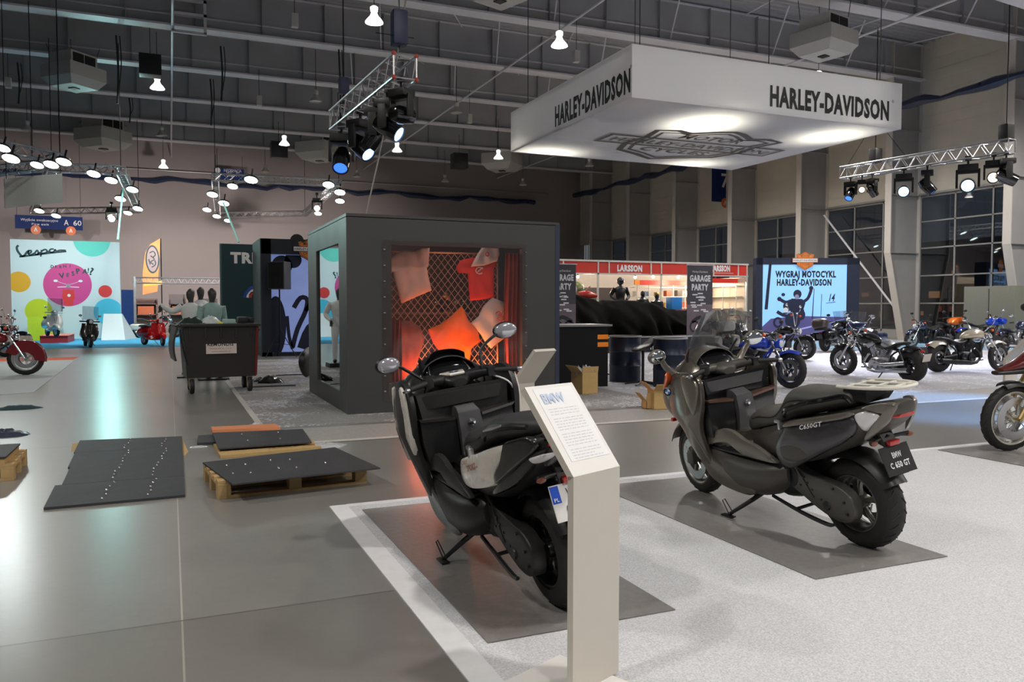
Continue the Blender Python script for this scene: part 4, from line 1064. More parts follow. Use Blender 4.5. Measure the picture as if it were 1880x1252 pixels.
# things on top of it
def wt(px,py,D_=14.15): return atD(px,py,D_)
zt=1.2
lumpy('rubbish_bag',(wt(352,583).x,15.0,1.19),.24,.22,.14,mat('green_black_bag',(.02,.04,.03),.3,bump=.5),'dark green rubbish bag on top of the waste container, left end','bag',21)
lumpy('plastic_bag',(wt(385,583).x,15.05,1.19),.2,.2,.15,mat('pale_plastic_bag',(.6,.68,.66),.25,bump=.6,bscale=20),'pale translucent plastic bag on top of the waste container','bag',22)
bb=MB(mat('teal_tin',(.35,.5,.48),.4)); bb.box((wt(408,580).x,14.85,1.2),(wt(432,580).x,15.15,1.27),.01); tag(bb.build('carton'),'pale green carton on top of the waste container','carton')
bb=MB(black); bb.box((wt(425,580).x+.1,14.8,1.2),(wt(455,580).x,15.2,1.31),.02); tag(bb.build('black_case'),'black case lying on top of the waste container','case')
bb=MB(black); bb.box((wt(457,580).x,14.95,1.2),(wt(468,580).x,15.2,1.30),.02); tag(bb.build('black_case'),'small black box at the right end of the waste container top','case')
lumpy('yellow_wrap',(wt(402,584).x,14.8,1.19),.07,.07,.05,mat('yellow_wrap',(.7,.65,.1),.5),'small yellow wrapper on the rim of the waste container','wrapper',23)
# debris behind it
lumpy('black_bag',(atz(497,703).x,atz(497,703).y,.007),.24,.2,.16,mat('black_bag_shiny',(.015,.015,.017),.2,coat=.5,bump=.6,bscale=20),'lumpy black bag on the floor right of the waste container','bag',31)
lumpy('black_bag',(atz(478,700).x,atz(478,700).y,.007),.2,.2,.08,MATS['black_bag_shiny'],'flatter black bag on the floor directly beside the waste container wheel','bag',32)
p=atz(505,708); tag(MB(black).box((p.x-.5,p.y-.25,.008),(p.x+.35,p.y-.1,.02)).build('black_board',smooth=0),'thin black board on the floor in front of the black bag','board')
p=atz(533,690); tag(MB(black).tube([(p.x-.3,p.y,.02),(p.x,p.y+.05,.02),(p.x+.35,p.y,.02)],.012,6,3).build('floor_cable'),'short black cable on the floor left of the shop box','cable')
# leaning black tyre / cover
p=atz(563,694); b=MB(black); b.T=Matrix.Translation((p.x+.02,p.y+.05,.34))@Matrix.Rotation(R(60),4,'Z')@Matrix.Rotation(R(12),4,'Y'); b.ellsec([(-.32,-.06,.06,.05),(-.26,-.2,.16,.08),(0,-.33,.30,.10),(.2,-.2,.36,.09),(.3,0,.34,.04)],20,3); tag(b.build('black_bag'),'upright black padded bag leaning by the corner of the dark shop box','bag')
# ================================================================ WHEELS
def ring_tyre(b,r,w,tread=True):
    prof=[]; rr=r-.0
    ri=r-w*.62
    for k in range(13):
        a=PI*k/12; prof.append((-math.cos(a)*w/2, ri+(r-ri)*math.sin(a)**.62 if 0<k<12 else ri))
    b.lathe(prof,'y',n=48)
    b.lathe([(w/2,ri),(w*.42,ri-.012),(-w*.42,ri-.012),(-w/2,ri)],'y',n=48)
    if tread:
        for k in range(26):
            a=2*PI*k/26
            for s_ in (-1,1):
                pts=[]
                for q in range(4):
                    t=.12+.26*q/3; y=s_*w*t; aa=a+s_*.03+q*.055; rad=ri+(r-ri)*(math.sin(math.acos(min(.999,abs(2*t))))**.62)+.0015
                    pts.append((rad*math.cos(aa),y,rad*math.sin(aa)))
                b.tube(pts,.0035,4)
    return ri
def wheel(par,x,z,r,w,rim,spokes=5,wire=False,disc=True,tyre=None,side=1,turn=0,rimw=None,whitewall=False,name='wheel',double=True):
    e=MB(tyre or rubber); ri=ring_tyre(e,r,w,r>.2)
    if whitewall:
        e.use(white_paint); 
        for s_ in (-1,1): e.lathe([(s_*(w*.475),ri+.004),(s_*(w*.50+.002),ri+(r-ri)*.28),(s_*(w*.46),ri+(r-ri)*.5)],'y',n=40)
    t=e.build(name,par,50,loc=(x,0,z),rot=(0,0,turn))
    m=MB(rim); ww=w*.42
    m.lathe([(-ww,ri+.004),(-ww-.006,ri-.012),(-ww,ri-.02),(-ww*.4,ri-.035),(ww*.4,ri-.035),(ww,ri-.02),(ww+.006,ri-.012),(ww,ri+.004)],'y',n=40)
    m.lathe([(-.045,.0),(-.045,.032),(-.02,.045),(.02,.045),(.045,.032),(.045,0)],'y',n=20)
    if wire:
        for k in range(32):
            a=2*PI*k/32; s_=1 if k%2 else -1; a2=a+(.25 if k%4<2 else -.25)
            m.tube([(.04*math.cos(a),s_*.035,.04*math.sin(a)),((ri-.03)*math.cos(a2),0,(ri-.03)*math.sin(a2))],.0028,4)
    else:
        for k in range(spokes):
            a=2*PI*k/spokes+.3
            for da in ((-.11,.11) if double else (0,)):
                pts=[(.035*math.cos(a),.012,.035*math.sin(a)),((ri*.55)*math.cos(a+da*.8),.014,(ri*.55)*math.sin(a+da*.8)),((ri-.025)*math.cos(a+da),.0,(ri-.025)*math.sin(a+da))]
                m.tube(pts,[.016,.011,.013] if double else [.024,.018,.02],6)
    m.build('rim',t,40)
    if disc:
        dd=MB(steel)
        for s_ in ((side,) if disc==1 else (-1,1)):
            y=s_*(.062 if w<.14 else .07); rd=ri*.78
            dd.lathe([(y-.003,rd*.66),(y-.003,rd),(y+.003,rd),(y+.003,rd*.62),(y-.003,rd*.62)],'y',n=36)
            for kk in range(6):
                a=2*PI*kk/6+.4; dd.tube([(.04*math.cos(a),y,.04*math.sin(a)),(rd*.68*math.cos(a+.25),y,rd*.68*math.sin(a+.25))],.006,5)
        dd.build('brake_disc',t,40)
    return t
def fender(b,x,z,r,w,a0,a1,n=14,t=.006,drop=.25):
    def f(u,v):
        a=R(a0+(a1-a0)*u); s_=2*v-1; rr=r-abs(s_)**3*w*drop*2*.5
        return (x+rr*math.cos(a),s_*w/2,z+rr*math.sin(a))
    b.sheet(f,n,10,t); return b
def roundel(b,M,r,dark=False):
    b.use(black_ink).add([M@Vector((r*math.cos(2*PI*k/20),r*math.sin(2*PI*k/20),.001)) for k in range(20)],[tuple(range(20))])
    b.use(alu).add([M@Vector((q*math.cos(2*PI*k/20),q*math.sin(2*PI*k/20),.0015)) for q in (r,r*.92) for k in range(20)],[(k,(k+1)%20,(k+1)%20+20,k+20) for k in range(20)])
    for q in range(4):
        mm=MATS.get('roundel_blue') or mat('roundel_blue',(.02,.16,.55),.3,var=0)
        b.use(mm if q%2 else white_paint); b.add([M@Vector((0,0,.0022))]+[M@Vector((r*.6*math.cos(PI/2*q+PI/2*k/5),r*.6*math.sin(PI/2*q+PI/2*k/5),.0022)) for k in range(6)],[tuple(range(7))])
    b.use(white_paint); b.text('BMW',M@Matrix.Translation((0,r*.66,.001)),r*.2,r*.8,bold=.02,align='CENTER')
# ================================================================ MAXI SCOOTERS
def vloft(b,secs,n=28,e=2.6,sub=3,back=3.5):
    S=catmull([Vector(q) for q in secs],sub) if sub>1 else [Vector(q) for q in secs]
    rs=[]
    for z,xb,xf,w in S:
        ring=[]; c=(xb+xf)/2; h=(xf-xb)/2
        for k in range(n):
            a=2*PI*k/n; ca,sa=math.cos(a),math.sin(a)
            ee=e if ca>0 else back
            ring.append((c+h*math.copysign(abs(ca)**(2/ee),ca), w*math.copysign(abs(sa)**(2/ee),sa), z))
        rs.append(ring)
    return b.rings(rs)
def face_left(x,y,z,rz=0,tilt=0):
    "text plane on the left flank, reading towards the rear (seen from the left, front is left)"
    return Matrix.Translation((x,y,z))@Matrix(((-1,0,0,0),(0,0,1,0),(0,1,0,0),(0,0,0,1)))@Matrix.Rotation(rz,4,'Z')
def scooter(style,label,loc,heading,lean):
    GT=style=='gt'
    root=thing('maxi_scooter',label,'scooter',loc,(-lean,0,heading),'maxi scooters on the pale carpet')
    if GT:
        body=mat('bronze_paint',(.105,.092,.075),.24,.45,coat=.6,var=.03); body2=mat('bronze_matt',(.075,.069,.060),.42,.2,var=.04)
        hi=mat('bronze_light',(.17,.155,.13),.3,.4,coat=.4,var=.03); rimm=mat('rim_grey',(.20,.19,.17),.35,.7)
        seatm=mat('seat_vinyl_grey',(.075,.070,.062),.5,bump=.2,bscale=220); inner=mat('copper_inner',(.16,.09,.065),.3,.5,coat=.3)
    else:
        body=mat('satin_black_paint',(.02,.019,.019),.25,.1,coat=.5,var=.03); body2=mat('matt_black_plastic',(.016,.0155,.0155),.45,var=.05)
        hi=mat('pearl_white_paint',(.70,.67,.60),.28,coat=.5,var=.02); rimm=mat('rim_black',(.02,.02,.02),.3,.4)
        seatm=mat('seat_vinyl_black',(.035,.034,.036),.5,bump=.2,bscale=220); inner=mat('gloss_inner_black',(.03,.024,.022),.12,coat=.7)
    # wheels
    turn=R(-6) if GT else R(5)
    wheel(root,0,.287,.287,.165,rimm,5,disc=1,side=-1,name='rear_wheel')
    wheel(root,1.6,.285,.285,.12,rimm,5,disc=2,turn=turn,name='front_wheel')
    b=MB(body2); 
    for s_ in (-1,1):
        b.tube([(1.6,s_*.085,.285),(1.47,s_*.085,.68)],.024,10); b.box((1.56,s_*.072-.012,.25),(1.64,s_*.1+.012,.34),.01)
    b.use(dark_metal); 
    for s_ in (-1,1): b.box((1.46,s_*.058,.3),(1.53,s_*.09,.42),.012)
    b.build('fork',root,40)
    b=MB(body2 if GT else body); fender(b,1.6,.285,.325,.15,20,165); b.build('front_fender',root,50)
    # front fairing
    b=MB(body)
    vloft(b,[(.56,1.30,1.66,.14),(.64,1.22,1.74,.22),(.74,1.2,1.77,.29),(.86,1.2,1.73,.33),(.97,1.22,1.62,.33),(1.06,1.28,1.54,.27),(1.13,1.36,1.47,.17)],30,2.3)
    b.build('front_fairing',root,40)
    # side wing panels (knee shields)
    def yw(x,z):
        t=max(0,(x-1.2)/.6); return .355*math.sqrt(max(.02,1-t*t))*(.72+.28*min(1,max(0,(z-.3)/.45)))
    wing=[(1.05,.99),(1.14,1.05),(1.32,1.05),(1.46,1.0),(1.55,.88),(1.52,.74),(1.38,.62),(1.30,.46),(1.17,.30),(1.07,.30),(1.13,.48),(1.13,.64),(1.06,.80)]
    if not GT: wing=[(1.03,.95),(1.12,1.08),(1.28,1.08),(1.42,1.0),(1.52,.86),(1.50,.72),(1.36,.60),(1.28,.44),(1.16,.28),(1.05,.27),(1.10,.46),(1.10,.62),(1.06,.78)]
    for s_ in (1,-1):
        b=MB(body2 if not GT else body); b.panel(wing,yw,.035,.02,s_,(1.25,.72)); b.build('knee_shield',root,40)
        b=MB(hi if not GT else hi)
        if GT: o_=[(1.06,.97),(1.14,1.035),(1.24,1.03),(1.22,.9),(1.15,.76),(1.10,.80)]
        else: o_=[(1.36,1.04),(1.52,.95),(1.58,.78),(1.50,.62),(1.40,.55),(1.44,.70),(1.42,.86),(1.33,.98)]
        b.panel(o_,lambda x,z: yw(x,z)+.022,.02,.006,s_); b.build('fairing_trim',root,40)
        if not GT:
            b=MB(hi); b.panel([(1.10,1.04),(1.06,.92),(1.07,.74),(1.11,.64),(1.14,.74),(1.13,.92),(1.16,1.05)],lambda x,z: yw(x,z)+.02,.03,.004,s_); b.build('fairing_edge',root,40)
    # indicators
    for s_ in (1,-1):
        b=MB(lens_orange if GT else mat('smoked_front_lens',(.10,.09,.09),.2,coat=.5)); b.panel([(1.40,1.06),(1.46,1.03),(1.56,.90),(1.52,.91),(1.44,.98)],lambda x,z: yw(x,z)+.032,.03,.004,s_); b.build('indicator_lens',root,40)
    if GT:
        b=MB(lens_red); b.cbox((1.735,.12,.60),(.03,.06,.03),.01); b.build('side_marker',root,40)
    # inner leg shield
    b=MB(gloss_black if GT else body2)
    def ins(u,v):
        y=(2*u-1); z=.50+.50*v; x=1.20-.05*v-.03*math.sin(v*PI)-.05*abs(y)**3
        return (x,y*.31*(.8+.2*v),z)
    b.sheet(ins,16,14,.03); b.build('leg_shield',root,60)
    b=MB(inner); 
    for s_ in (-1,1):
        b.prism([(s_*.085,.82),(s_*.30,.845),(s_*.315,.862),(s_*.085,.838)],1.02,1.2,'x',.004)
    b.build('glove_box_top',root,30)
    for s_ in (1,-1):
        b=MB(black if s_>0 else gloss_black); b.rings([[(1.03,s_*.085,.56),(1.06,s_*.27,.58),(1.19,s_*.27,.58),(1.19,s_*.085,.56)],[(1.02,s_*.085,.70),(1.035,s_*.30,.72),(1.19,s_*.30,.72),(1.19,s_*.085,.70)],[(1.025,s_*.085,.82),(1.045,s_*.30,.845),(1.19,s_*.30,.845),(1.19,s_*.085,.82)]])
        b.build('glove_box_lid',root,25)
    b=MB(gloss_black if GT else body2); b.rings([[(x,y,z) for y,z in ((-.285,.905),(.285,.905),(.295,.935),(.27,.985),(-.27,.985),(-.295,.935))] for x in (1.085,1.1,1.27)]); b.build('dash_shelf',root,40)
    b=MB(mat('centre_grey_gloss',(.10,.10,.105),.22,.2,coat=.5)); b.rings([[(1.10,y,.54) for y in (-.075,.075)]+[(1.2,y,.54) for y in (.085,-.085)],[(1.005,y,.60) for y in (-.07,.07)]+[(1.2,y,.60) for y in (.085,-.085)],[(.985,y,.76) for y in (-.075,.075)]+[(1.2,y,.76) for y in (.09,-.09)],[(1.01,y,.86) for y in (-.07,.07)]+[(1.2,y,.90) for y in (.085,-.085)],[(1.06,y,.885) for y in (-.06,.06)]+[(1.2,y,.93) for y in (.08,-.08)]]); b.build('centre_cover',root,40)
    b=MB(chrome); b.lathe([(0,.0),(.0,.022),(-.012,.022),(-.015,.012)],'x',(.984,0.0,.80),14,True); b.build('ignition_lock',root)
    # cockpit
    b=MB(gloss_black); b.ellsec([(1.22,1.0,1.05,.10),(1.27,1.0,1.11,.15),(1.36,1.0,1.16,.17),(1.44,1.02,1.18,.14),(1.48,1.04,1.14,.06)],22,3,2.6); b.build('cockpit',root,40)
    b=MB(hi if GT else gloss_black)
    def hood(u,v):
        a=PI*u; return (1.30+.14*v,.185*math.cos(a),1.06+.125*math.sin(a)+.01*v)
    b.sheet(hood,16,3,.008); b.build('instrument_hood',root,60)
    b=MB(mat('display_green',(.55,.48,.16),.3,var=.02,coat=.3)); M=Matrix.Translation((1.285,0,1.10))@Matrix.Rotation(R(-90),4,'Z')@Matrix.Rotation(R(38),4,'X')
    b.add([M@Vector(p) for p in ((-.065,-.03,.004),(.065,-.03,.004),(.05,.035,.004),(-.05,.035,.004))],[(0,1,2,3)])
    b.use(alu); b.add([M@Vector(p) for p in ((-.14,-.045,.001),(.14,-.045,.001),(.12,.05,.001),(-.12,.05,.001))],[(0,1,2,3)])
    b.use(black); b.add([M@Vector((-.1+.028*math.cos(2*PI*k/14),.004+.028*math.sin(2*PI*k/14),.003)) for k in range(14)],[tuple(range(14))])
    b.build('instrument_panel',root,0)
    # handlebar assembly
    hb=bpy.data.objects.new('handlebar',None)
    b=MB(body2 if GT else black); c0=Vector((1.24,0,1.045))
    Rz=Matrix.Translation(c0)@Matrix.Rotation(turn,4,'Z')@Matrix.Translation(-c0); b.T=Rz
    b.ellsec([(1.13,1.00,1.05,.05),(1.17,.99,1.075,.09),(1.25,.99,1.08,.1),(1.31,1.0,1.06,.06)],18,2)
    for s_ in (-1,1):
        b.tube([(1.22,s_*.06,1.04),(1.18,s_*.14,1.055),(1.12,s_*.215,1.062)],[.04,.034,.024],10,3)
    hbo=b.build('handlebar',root,40)
    b=MB(rubber); b.T=Rz
    for s_ in (-1,1): b.cyl((1.105,s_*.235,1.062),(1.045,s_*.365,1.052),.0175,.0175,14)
    b.build('grip',hbo,40)
    b=MB(alu); b.T=Rz
    for s_ in (-1,1): b.tube([(1.045,s_*.365,1.052),(1.038,s_*.38,1.051),(1.033,s_*.392,1.05)],[.012,.016,.013],10)
    b.build('bar_end_weight',hbo,40)
    b=MB(black); b.T=Rz
    for s_ in (-1,1): b.cbox((1.12,s_*.213,1.06),(.055,.055,.06),.012); b.cbox((1.155,s_*.19,1.085),(.05,.06,.03),.008)
    b.build('switch_pod',hbo,40)
    b=MB(alu if GT else dark_metal); b.T=Rz
    for s_ in (-1,1): b.tube([(1.16,s_*.21,1.055),(1.165,s_*.25,1.05),(1.13,s_*.33,1.04),(1.105,s_*.385,1.035)],[.009,.008,.007,.006],6,3)
    b.build('brake_lever',hbo,40)
    if not GT:
        roundel(MB(black),Matrix(),.02)
        b=MB(hi); b.T=Rz; b.prism([(1.15,-.05),(1.24,-.085),(1.26,0),(1.24,.085),(1.15,.05)],1.07,1.088,'z',.006)
        b.build('handlebar_cover',hbo,30)
        b=MB(black); roundel(b,Rz@Matrix.Translation((1.2,0,1.0895))@Matrix.Rotation(R(-90),4,'Z'),.03); b.build('badge',hbo,0,recalc=False)
    # mirrors
    for s_ in (1,-1):
        if GT: st=[(1.40,s_*.27,1.0),(1.42,s_*.36,1.08),(1.40,s_*.41,1.15)]; mc=(1.385,s_*.455,1.185)
        else: st=[(1.2,s_*.2,1.07),(1.24,s_*.27,1.13),(1.23,s_*.34,1.18)] if s_>0 else [(1.2,-.2,1.07),(1.25,-.22,1.19),(1.24,-.33,1.27)]; mc=(1.225,s_*.40,1.195) if s_>0 else (1.24,-.40,1.29)
        b=MB(hi if GT else black); b.tube(st+[mc],[.03,.024,.02,.02] if GT else [.010,.010,.010,.014],10,3)
        b.build('mirror_arm',root,40)
        b=MB(hi if GT else black); b.T=Matrix.Translation(mc)@Matrix.Rotation(R(10*s_),4,'Z'); b.sphere((.012,0,0),(.035,.082,.055),16,10); m_=b.build('mirror_housing',root,60)
        b=MB(chrome if GT else mat('mirror_glass',(.55,.55,.6),.12,.6,var=0)); b.T=Matrix.Translation(mc)@Matrix.Rotation(R(10*s_),4,'Z')
        b.sphere((-.012,0,0),(.018,.075,.048),16,8); b.build('mirror_glass',m_,60)
    # windscreen
    if GT:
        b=MB(MATS.get('screen_clear') or glassmat('screen_clear',(.80,.82,.84),.06,.02,body=.06,bodycol=(.5,.52,.55)))
        def ws(u,v):
            s_=2*u-1; y=s_*(.20+.045*math.sin(v*PI*.8)); return (1.47-.24*v-.10*s_*s_*(1-.3*v), y, 1.10+.37*v-.07*v*s_**4)
        b.sheet(ws,18,12,.004); w_=b.build('windscreen',root,60)
        b=MB(body2)
        for s_ in (-1,1): b.tube([(1.37,s_*.19,1.02),(1.375,s_*.205,1.12),(1.30,s_*.225,1.22)],[.02,.014,.008],8,3)
        b.build('screen_bracket',root,40)
    else:
        b=MB(mat('smoked_screen',(.015,.015,.017),.08,coat=.5,var=0))
        def ws(u,v):
            s_=2*u-1; return (1.50-.12*v-.09*s_*s_, s_*(.17-.05*v), 1.08+.14*v-.03*v*s_**4)
        b.sheet(ws,16,8,.005); b.build('windscreen',root,60)
        b=MB(black)
        for y_,x_ in ((.17,1.33),(-.13,1.36)): b.tube([(x_,y_,1.05),(x_-.01,y_,1.15),(x_-.02,y_,1.185)],[.014,.014,.011],8)
        b.build('screen_adjuster',root,40)
    # floor, tunnel, belly
    b=MB(body2); b.ellsec([(1.34,.40,.60,.10),(1.22,.26,.60,.22),(1.05,.21,.53,.27),(.85,.20,.49,.285),(.65,.21,.49,.285),(.5,.27,.50,.26),(.42,.33,.49,.20)],24,3,3.2); b.build('belly_pan',root,40)
    b=MB(body); b.ellsec([(1.24,.45,.64,.08),(1.1,.45,.61,.12),(.95,.45,.62,.14),(.82,.45,.67,.145),(.70,.45,.73,.15)],20,3,2.6); b.build('centre_tunnel',root,40)
    for s_ in (1,-1):
        b=MB(body2 if not GT else hi)
        b.panel([(1.26,.56),(1.12,.60),(.98,.655),(.86,.655),(.74,.61),(.62,.585),(.48,.53),(.44,.50),(.56,.495),(.70,.50),(.78,.505),(.86,.55),(1.02,.545),(1.20,.50),(1.25,.50)],lambda x,z:.262-.02*max(0,(x-1.0)/.25),.03,.008,s_,(.93,.58)); b.build('foot_board_panel',root,40)
        b=MB(black); b.box((.5,s_*.19-.06,.488),(1.15,s_*.19+.06,.505),.006)
        for k in range(9): b.box((.55+k*.06,s_*.19-.05,.505),(.575+k*.06,s_*.19+.05,.51))
        b.build('foot_mat',root,0)
        b=MB(body); b.panel([(1.30,.46),(1.22,.36),(1.10,.26),(.9,.225),(.72,.225),(.66,.27),(.78,.33),(.95,.38),(1.10,.44),(1.22,.50)],.275,.02,.006,s_,(.98,.33)); b.build('lower_side_panel',root,40)
    # rear body
    b=MB(body2); b.ellsec([(.80,.50,.62,.14),(.68,.47,.70,.19),(.5,.47,.76,.215),(.3,.50,.80,.225),(.1,.58,.86,.215),(-.1,.69,.91,.185),(-.24,.77,.945,.155),(-.33,.84,.965,.12),(-.375,.89,.96,.07)] if GT else [(.80,.50,.62,.14),(.68,.47,.70,.19),(.5,.47,.76,.215),(.3,.50,.80,.225),(.1,.58,.86,.215),(-.1,.69,.90,.175),(-.24,.79,.93,.12),(-.33,.85,.93,.06)],24,3,2.8); b.build('rear_body',root,40)
    yb=lambda x,z: .245-.10*max(0,(.12-x)/.42)**1.5
    for s_ in (1,-1):
        if GT:
            side=[(.46,.60),(.40,.70),(.34,.76),(.18,.795),(0,.84),(-.14,.875),(-.17,.80),(-.08,.71),(.08,.62),(.24,.53),(.34,.485),(.43,.51)]
            b=MB(mat('slate_violet_paint',(.055,.050,.056),.3,.3,coat=.5)); b.panel(side,yb,.04,.016,s_,(.16,.68)); sp=b.build('side_panel',root,40)
            b=MB(hi); b.panel([(.36,.755),(.30,.80),(.1,.85),(-.13,.90),(-.15,.875),(0,.835),(.18,.795)],lambda x,z:yb(x,z)+.014,.03,.004,s_,(.10,.83)); b.build('side_stripe',sp,40)
            b=MB(body2); b.panel([(.40,.62),(.30,.655),(.20,.64),(.17,.585),(.26,.545),(.37,.545)],lambda x,z:yb(x,z)+.016,.02,.004,s_); b.build('side_inlay',sp,40)
            if s_>0:
                b=MB(white_ink); b.text('C650GT',face_left(.19,.268,.765,R(15)),.028,.20,bold=.02,shear=.3); b.build('model_lettering',sp,0,recalc=False)
        else:
            side=[(.58,.60),(.56,.685),(.46,.725),(.28,.775),(.10,.83),(-.06,.87),(-.05,.835),(.03,.76),(.09,.69),(.10,.645),(.26,.595),(.42,.56),(.53,.56)]
            b=MB(hi); b.panel(side,yb,.04,.012,s_,(.38,.67)); sp=b.build('side_panel',root,40); sp['label']='pearl white side panel'
            b=MB(body); b.panel([(-.03,.865),(-.12,.90),(-.22,.92),(-.25,.87),(-.16,.80),(-.05,.73),(.08,.655),(.09,.69),(.02,.76)],yb,.03,.006,s_); b.build('tail_panel',root,40)
            b=MB(body); b.panel([(.02,.70),(-.1,.76),(-.2,.83),(-.27,.86),(-.22,.80),(-.08,.68),(.1,.60),(.2,.57),(.12,.63)],lambda x,z:yb(x,z)-.02,.03,.004,s_); b.build('under_tail_panel',root,40)
            if s_>0:
                q=MB(mat('rust_ink',(.30,.06,.03),.5,var=0)); q.text('C650',face_left(.47,.266,.685,R(14)),.022,.09,bold=.01,shear=.3); q.text('SPORT',face_left(.40,.266,.662,R(17)),.030,.15,bold=.03,shear=.3); q.build('model_lettering',sp,0,recalc=False)
    # seat
    b=MB(seatm)
    if GT: secs=[(.875,.62,.66,.05),(.85,.62,.735,.11),(.77,.63,.795,.15),(.68,.67,.815,.17),(.58,.70,.81,.185),(.51,.72,.825,.18),(.465,.74,.90,.165),(.43,.76,.965,.155),(.36,.79,.985,.155),(.2,.83,.99,.15),(.05,.87,1.005,.14),(-.06,.90,1.01,.12),(-.09,.92,.98,.08)]
    else: secs=[(.80,.66,.70,.05),(.78,.62,.76,.12),(.72,.60,.81,.16),(.62,.65,.835,.175),(.5,.70,.845,.185),(.40,.74,.87,.18),(.33,.78,.93,.165),(.2,.82,.955,.155),(.05,.85,.975,.145),(-.1,.88,.985,.12),(-.17,.9,.96,.06)]
    b.ellsec(secs,26,4,2.7); st=b.build('seat',root,50)
    b=MB(black); b.tube([(x,w*.985,(z0+z1)/2+.02) for x,z0,z1,w in secs[2:-1]],.004,5,3); b.build('seat_piping',st,50)
    # grab rails
    for s_ in (1,-1):
        if GT: pts=[(.40,s_*.195,.80),(.36,s_*.215,.86),(.22,s_*.22,.915),(.05,s_*.20,.955),(-.08,s_*.17,.985),(-.12,s_*.15,.95)]
        else: pts=[(.30,s_*.19,.83),(.24,s_*.205,.875),(.10,s_*.2,.92),(-.05,s_*.18,.95),(-.16,s_*.14,.955)]
        b=MB(gloss_black if GT else dark_metal); b.tube(pts,[.012]+[.016]*(len(pts)-2)+[.012],8,4); g_=b.build('grab_rail',root,40)
        if not GT:
            b=MB(alu); b.tube([(.22,s_*.215,.895),(.10,s_*.213,.93),(.0,s_*.205,.952)],[.006,.014,.006],8,4); b.build('rail_inlay',g_,40)
        b=MB(alu); b.cbox((.42,s_*.235,.78),(.05,.02,.02),.006); b.cbox((.40,s_*.235,.755),(.02,.03,.05),.006); b.build('foot_peg_hinge',root,40)
    if GT:
        cr=mat('rack_paint',(.78,.75,.67),.35); b=MB(cr)
        P=[(-.0,.125,1.03),(-.12,.135,1.036),(-.25,.125,1.042),(-.38,.085,1.048),(-.42,0,1.05),(-.38,-.085,1.048),(-.25,-.125,1.042),(-.12,-.135,1.036),(-.0,-.125,1.03)]
        b.tube(P,.011,8,3)
        for q in ((-.06,1.033),(-.22,1.04),(-.34,1.046)): b.box((q[0]-.011,-.11,q[1]-.004),(q[0]+.011,.11,q[1]+.005),.003)
        for y in (-.05,.05): b.tube([(-.03,y,1.032),(-.40,y,1.049)],.010,8)
        b.build('luggage_rack',root,40)
        b=MB(black); b.rings([[(-.02,y,z) for y,z in ((-.1,.96),(.1,.96),(.1,1.01),(-.1,1.01))],[(-.18,y,z) for y,z in ((-.09,.94),(.09,.94),(.09,1.03),(-.09,1.03))],[(-.27,y,z) for y,z in ((-.03,1.0),(.03,1.0),(.03,1.03),(-.03,1.03))]]); b.build('rack_bracket',root,30)
    # tail lights
    for s_ in (1,-1):
        b=MB(lens_clear if GT else lens_clear)
        if GT: o_=[(-.16,.875),(-.20,.905),(-.28,.905),(-.31,.87),(-.25,.80),(-.20,.80)]
        else: o_=[(-.20,.815),(-.25,.835),(-.31,.85),(-.30,.825),(-.24,.795)]
        b.panel(o_,lambda x,z:yb(x,z)-.005,.06,.01,s_); b.build('tail_lens',root,40)
        b=MB(hi if GT else body); b.panel([(-.22,.935),(-.31,.965),(-.375,.95),(-.345,.87),(-.27,.78),(-.22,.74),(-.25,.81),(-.315,.88),(-.31,.925)] if GT else [(-.24,.925),(-.33,.945),(-.36,.91),(-.32,.85),(-.27,.78),(-.25,.79),(-.29,.85),(-.31,.90)],lambda x,z:(.185 if GT else .14)-.09*max(0,(-x-.22)/.15),.03,.005,s_,(-.315,.9)); b.build('tail_fin',root,40)
    b=MB(lens_red); b.ellsec([(-.28,.855,.90,.10),(-.34,.86,.90,.10),(-.375,.87,.89,.06)],16,2); b.build('brake_light',root,40)
    # plate carrier
    b=MB(black); b.tube([(.0,0,.70),(-.14,0,.72),(-.22,0,.70)],.04,8,3); b.rings([[(x,y,z) for y in (-.05,.05)] +[(x-.02,y,z) for y in (.05,-.05)] for x,z in ((-.18,.78),(-.235,.68),(-.27,.60),(-.295,.52))]); b.build('plate_carrier',root,30)
    b=MB(lens_red); b.cbox((-.262,0,.70),(.03,.08,.03),.006); b.build('reflector',root,40)
    for s_ in (1,-1):
        b=MB(black); b.tube([(-.21,s_*.03,.72),(-.235,s_*.10,.725),(-.245,s_*.15,.72)],[.012,.012,.018],8); i_=b.build('rear_indicator',root,40)
        b=MB(mat('smoked_lens',(.22,.07,.04),.2,coat=.5)); b.sphere((-.262,s_*.145,.72),(.012,.026,.014),12,8); b.build('indicator_lens',i_,60)
    Mp=Matrix.Translation((-.287,0,.603))@Matrix.Rotation(R(-90),4,'Z')@Matrix.Rotation(R(90-22),4,'X')
    pm=black_ink if GT else mat('plate_white',(.78,.78,.76),.35,var=.01)
    b=MB(pm); b.T=Mp; b.box((-.115,-.085,-.003),(.115,.085,.002),.002); pl=b.build('number_plate',root,0)
    b=MB(white_ink if GT else black_ink)
    if GT:
        b.text('BMW',Mp@Matrix.Translation((0,.012,.003)),.034,.075,bold=.03,align='CENTER'); b.text('C 650 GT',Mp@Matrix.Translation((0,-.045,.003)),.034,.155,bold=.03,align='CENTER')
    else:
        pb=mat('plate_blue',(.01,.09,.62),.4,var=0)
        b.text('W',Mp@Matrix.Translation((-.035,.012,.003)),.05,.042,bold=.01); b.text('WA',Mp@Matrix.Translation((.02,.012,.003)),.05,.08,bold=.01)
        b.text('0',Mp@Matrix.Translation((-.055,-.065,.003)),.055,.034,bold=.01); b.text('1',Mp@Matrix.Translation((0,-.065,.003)),.055,.03,bold=.01)
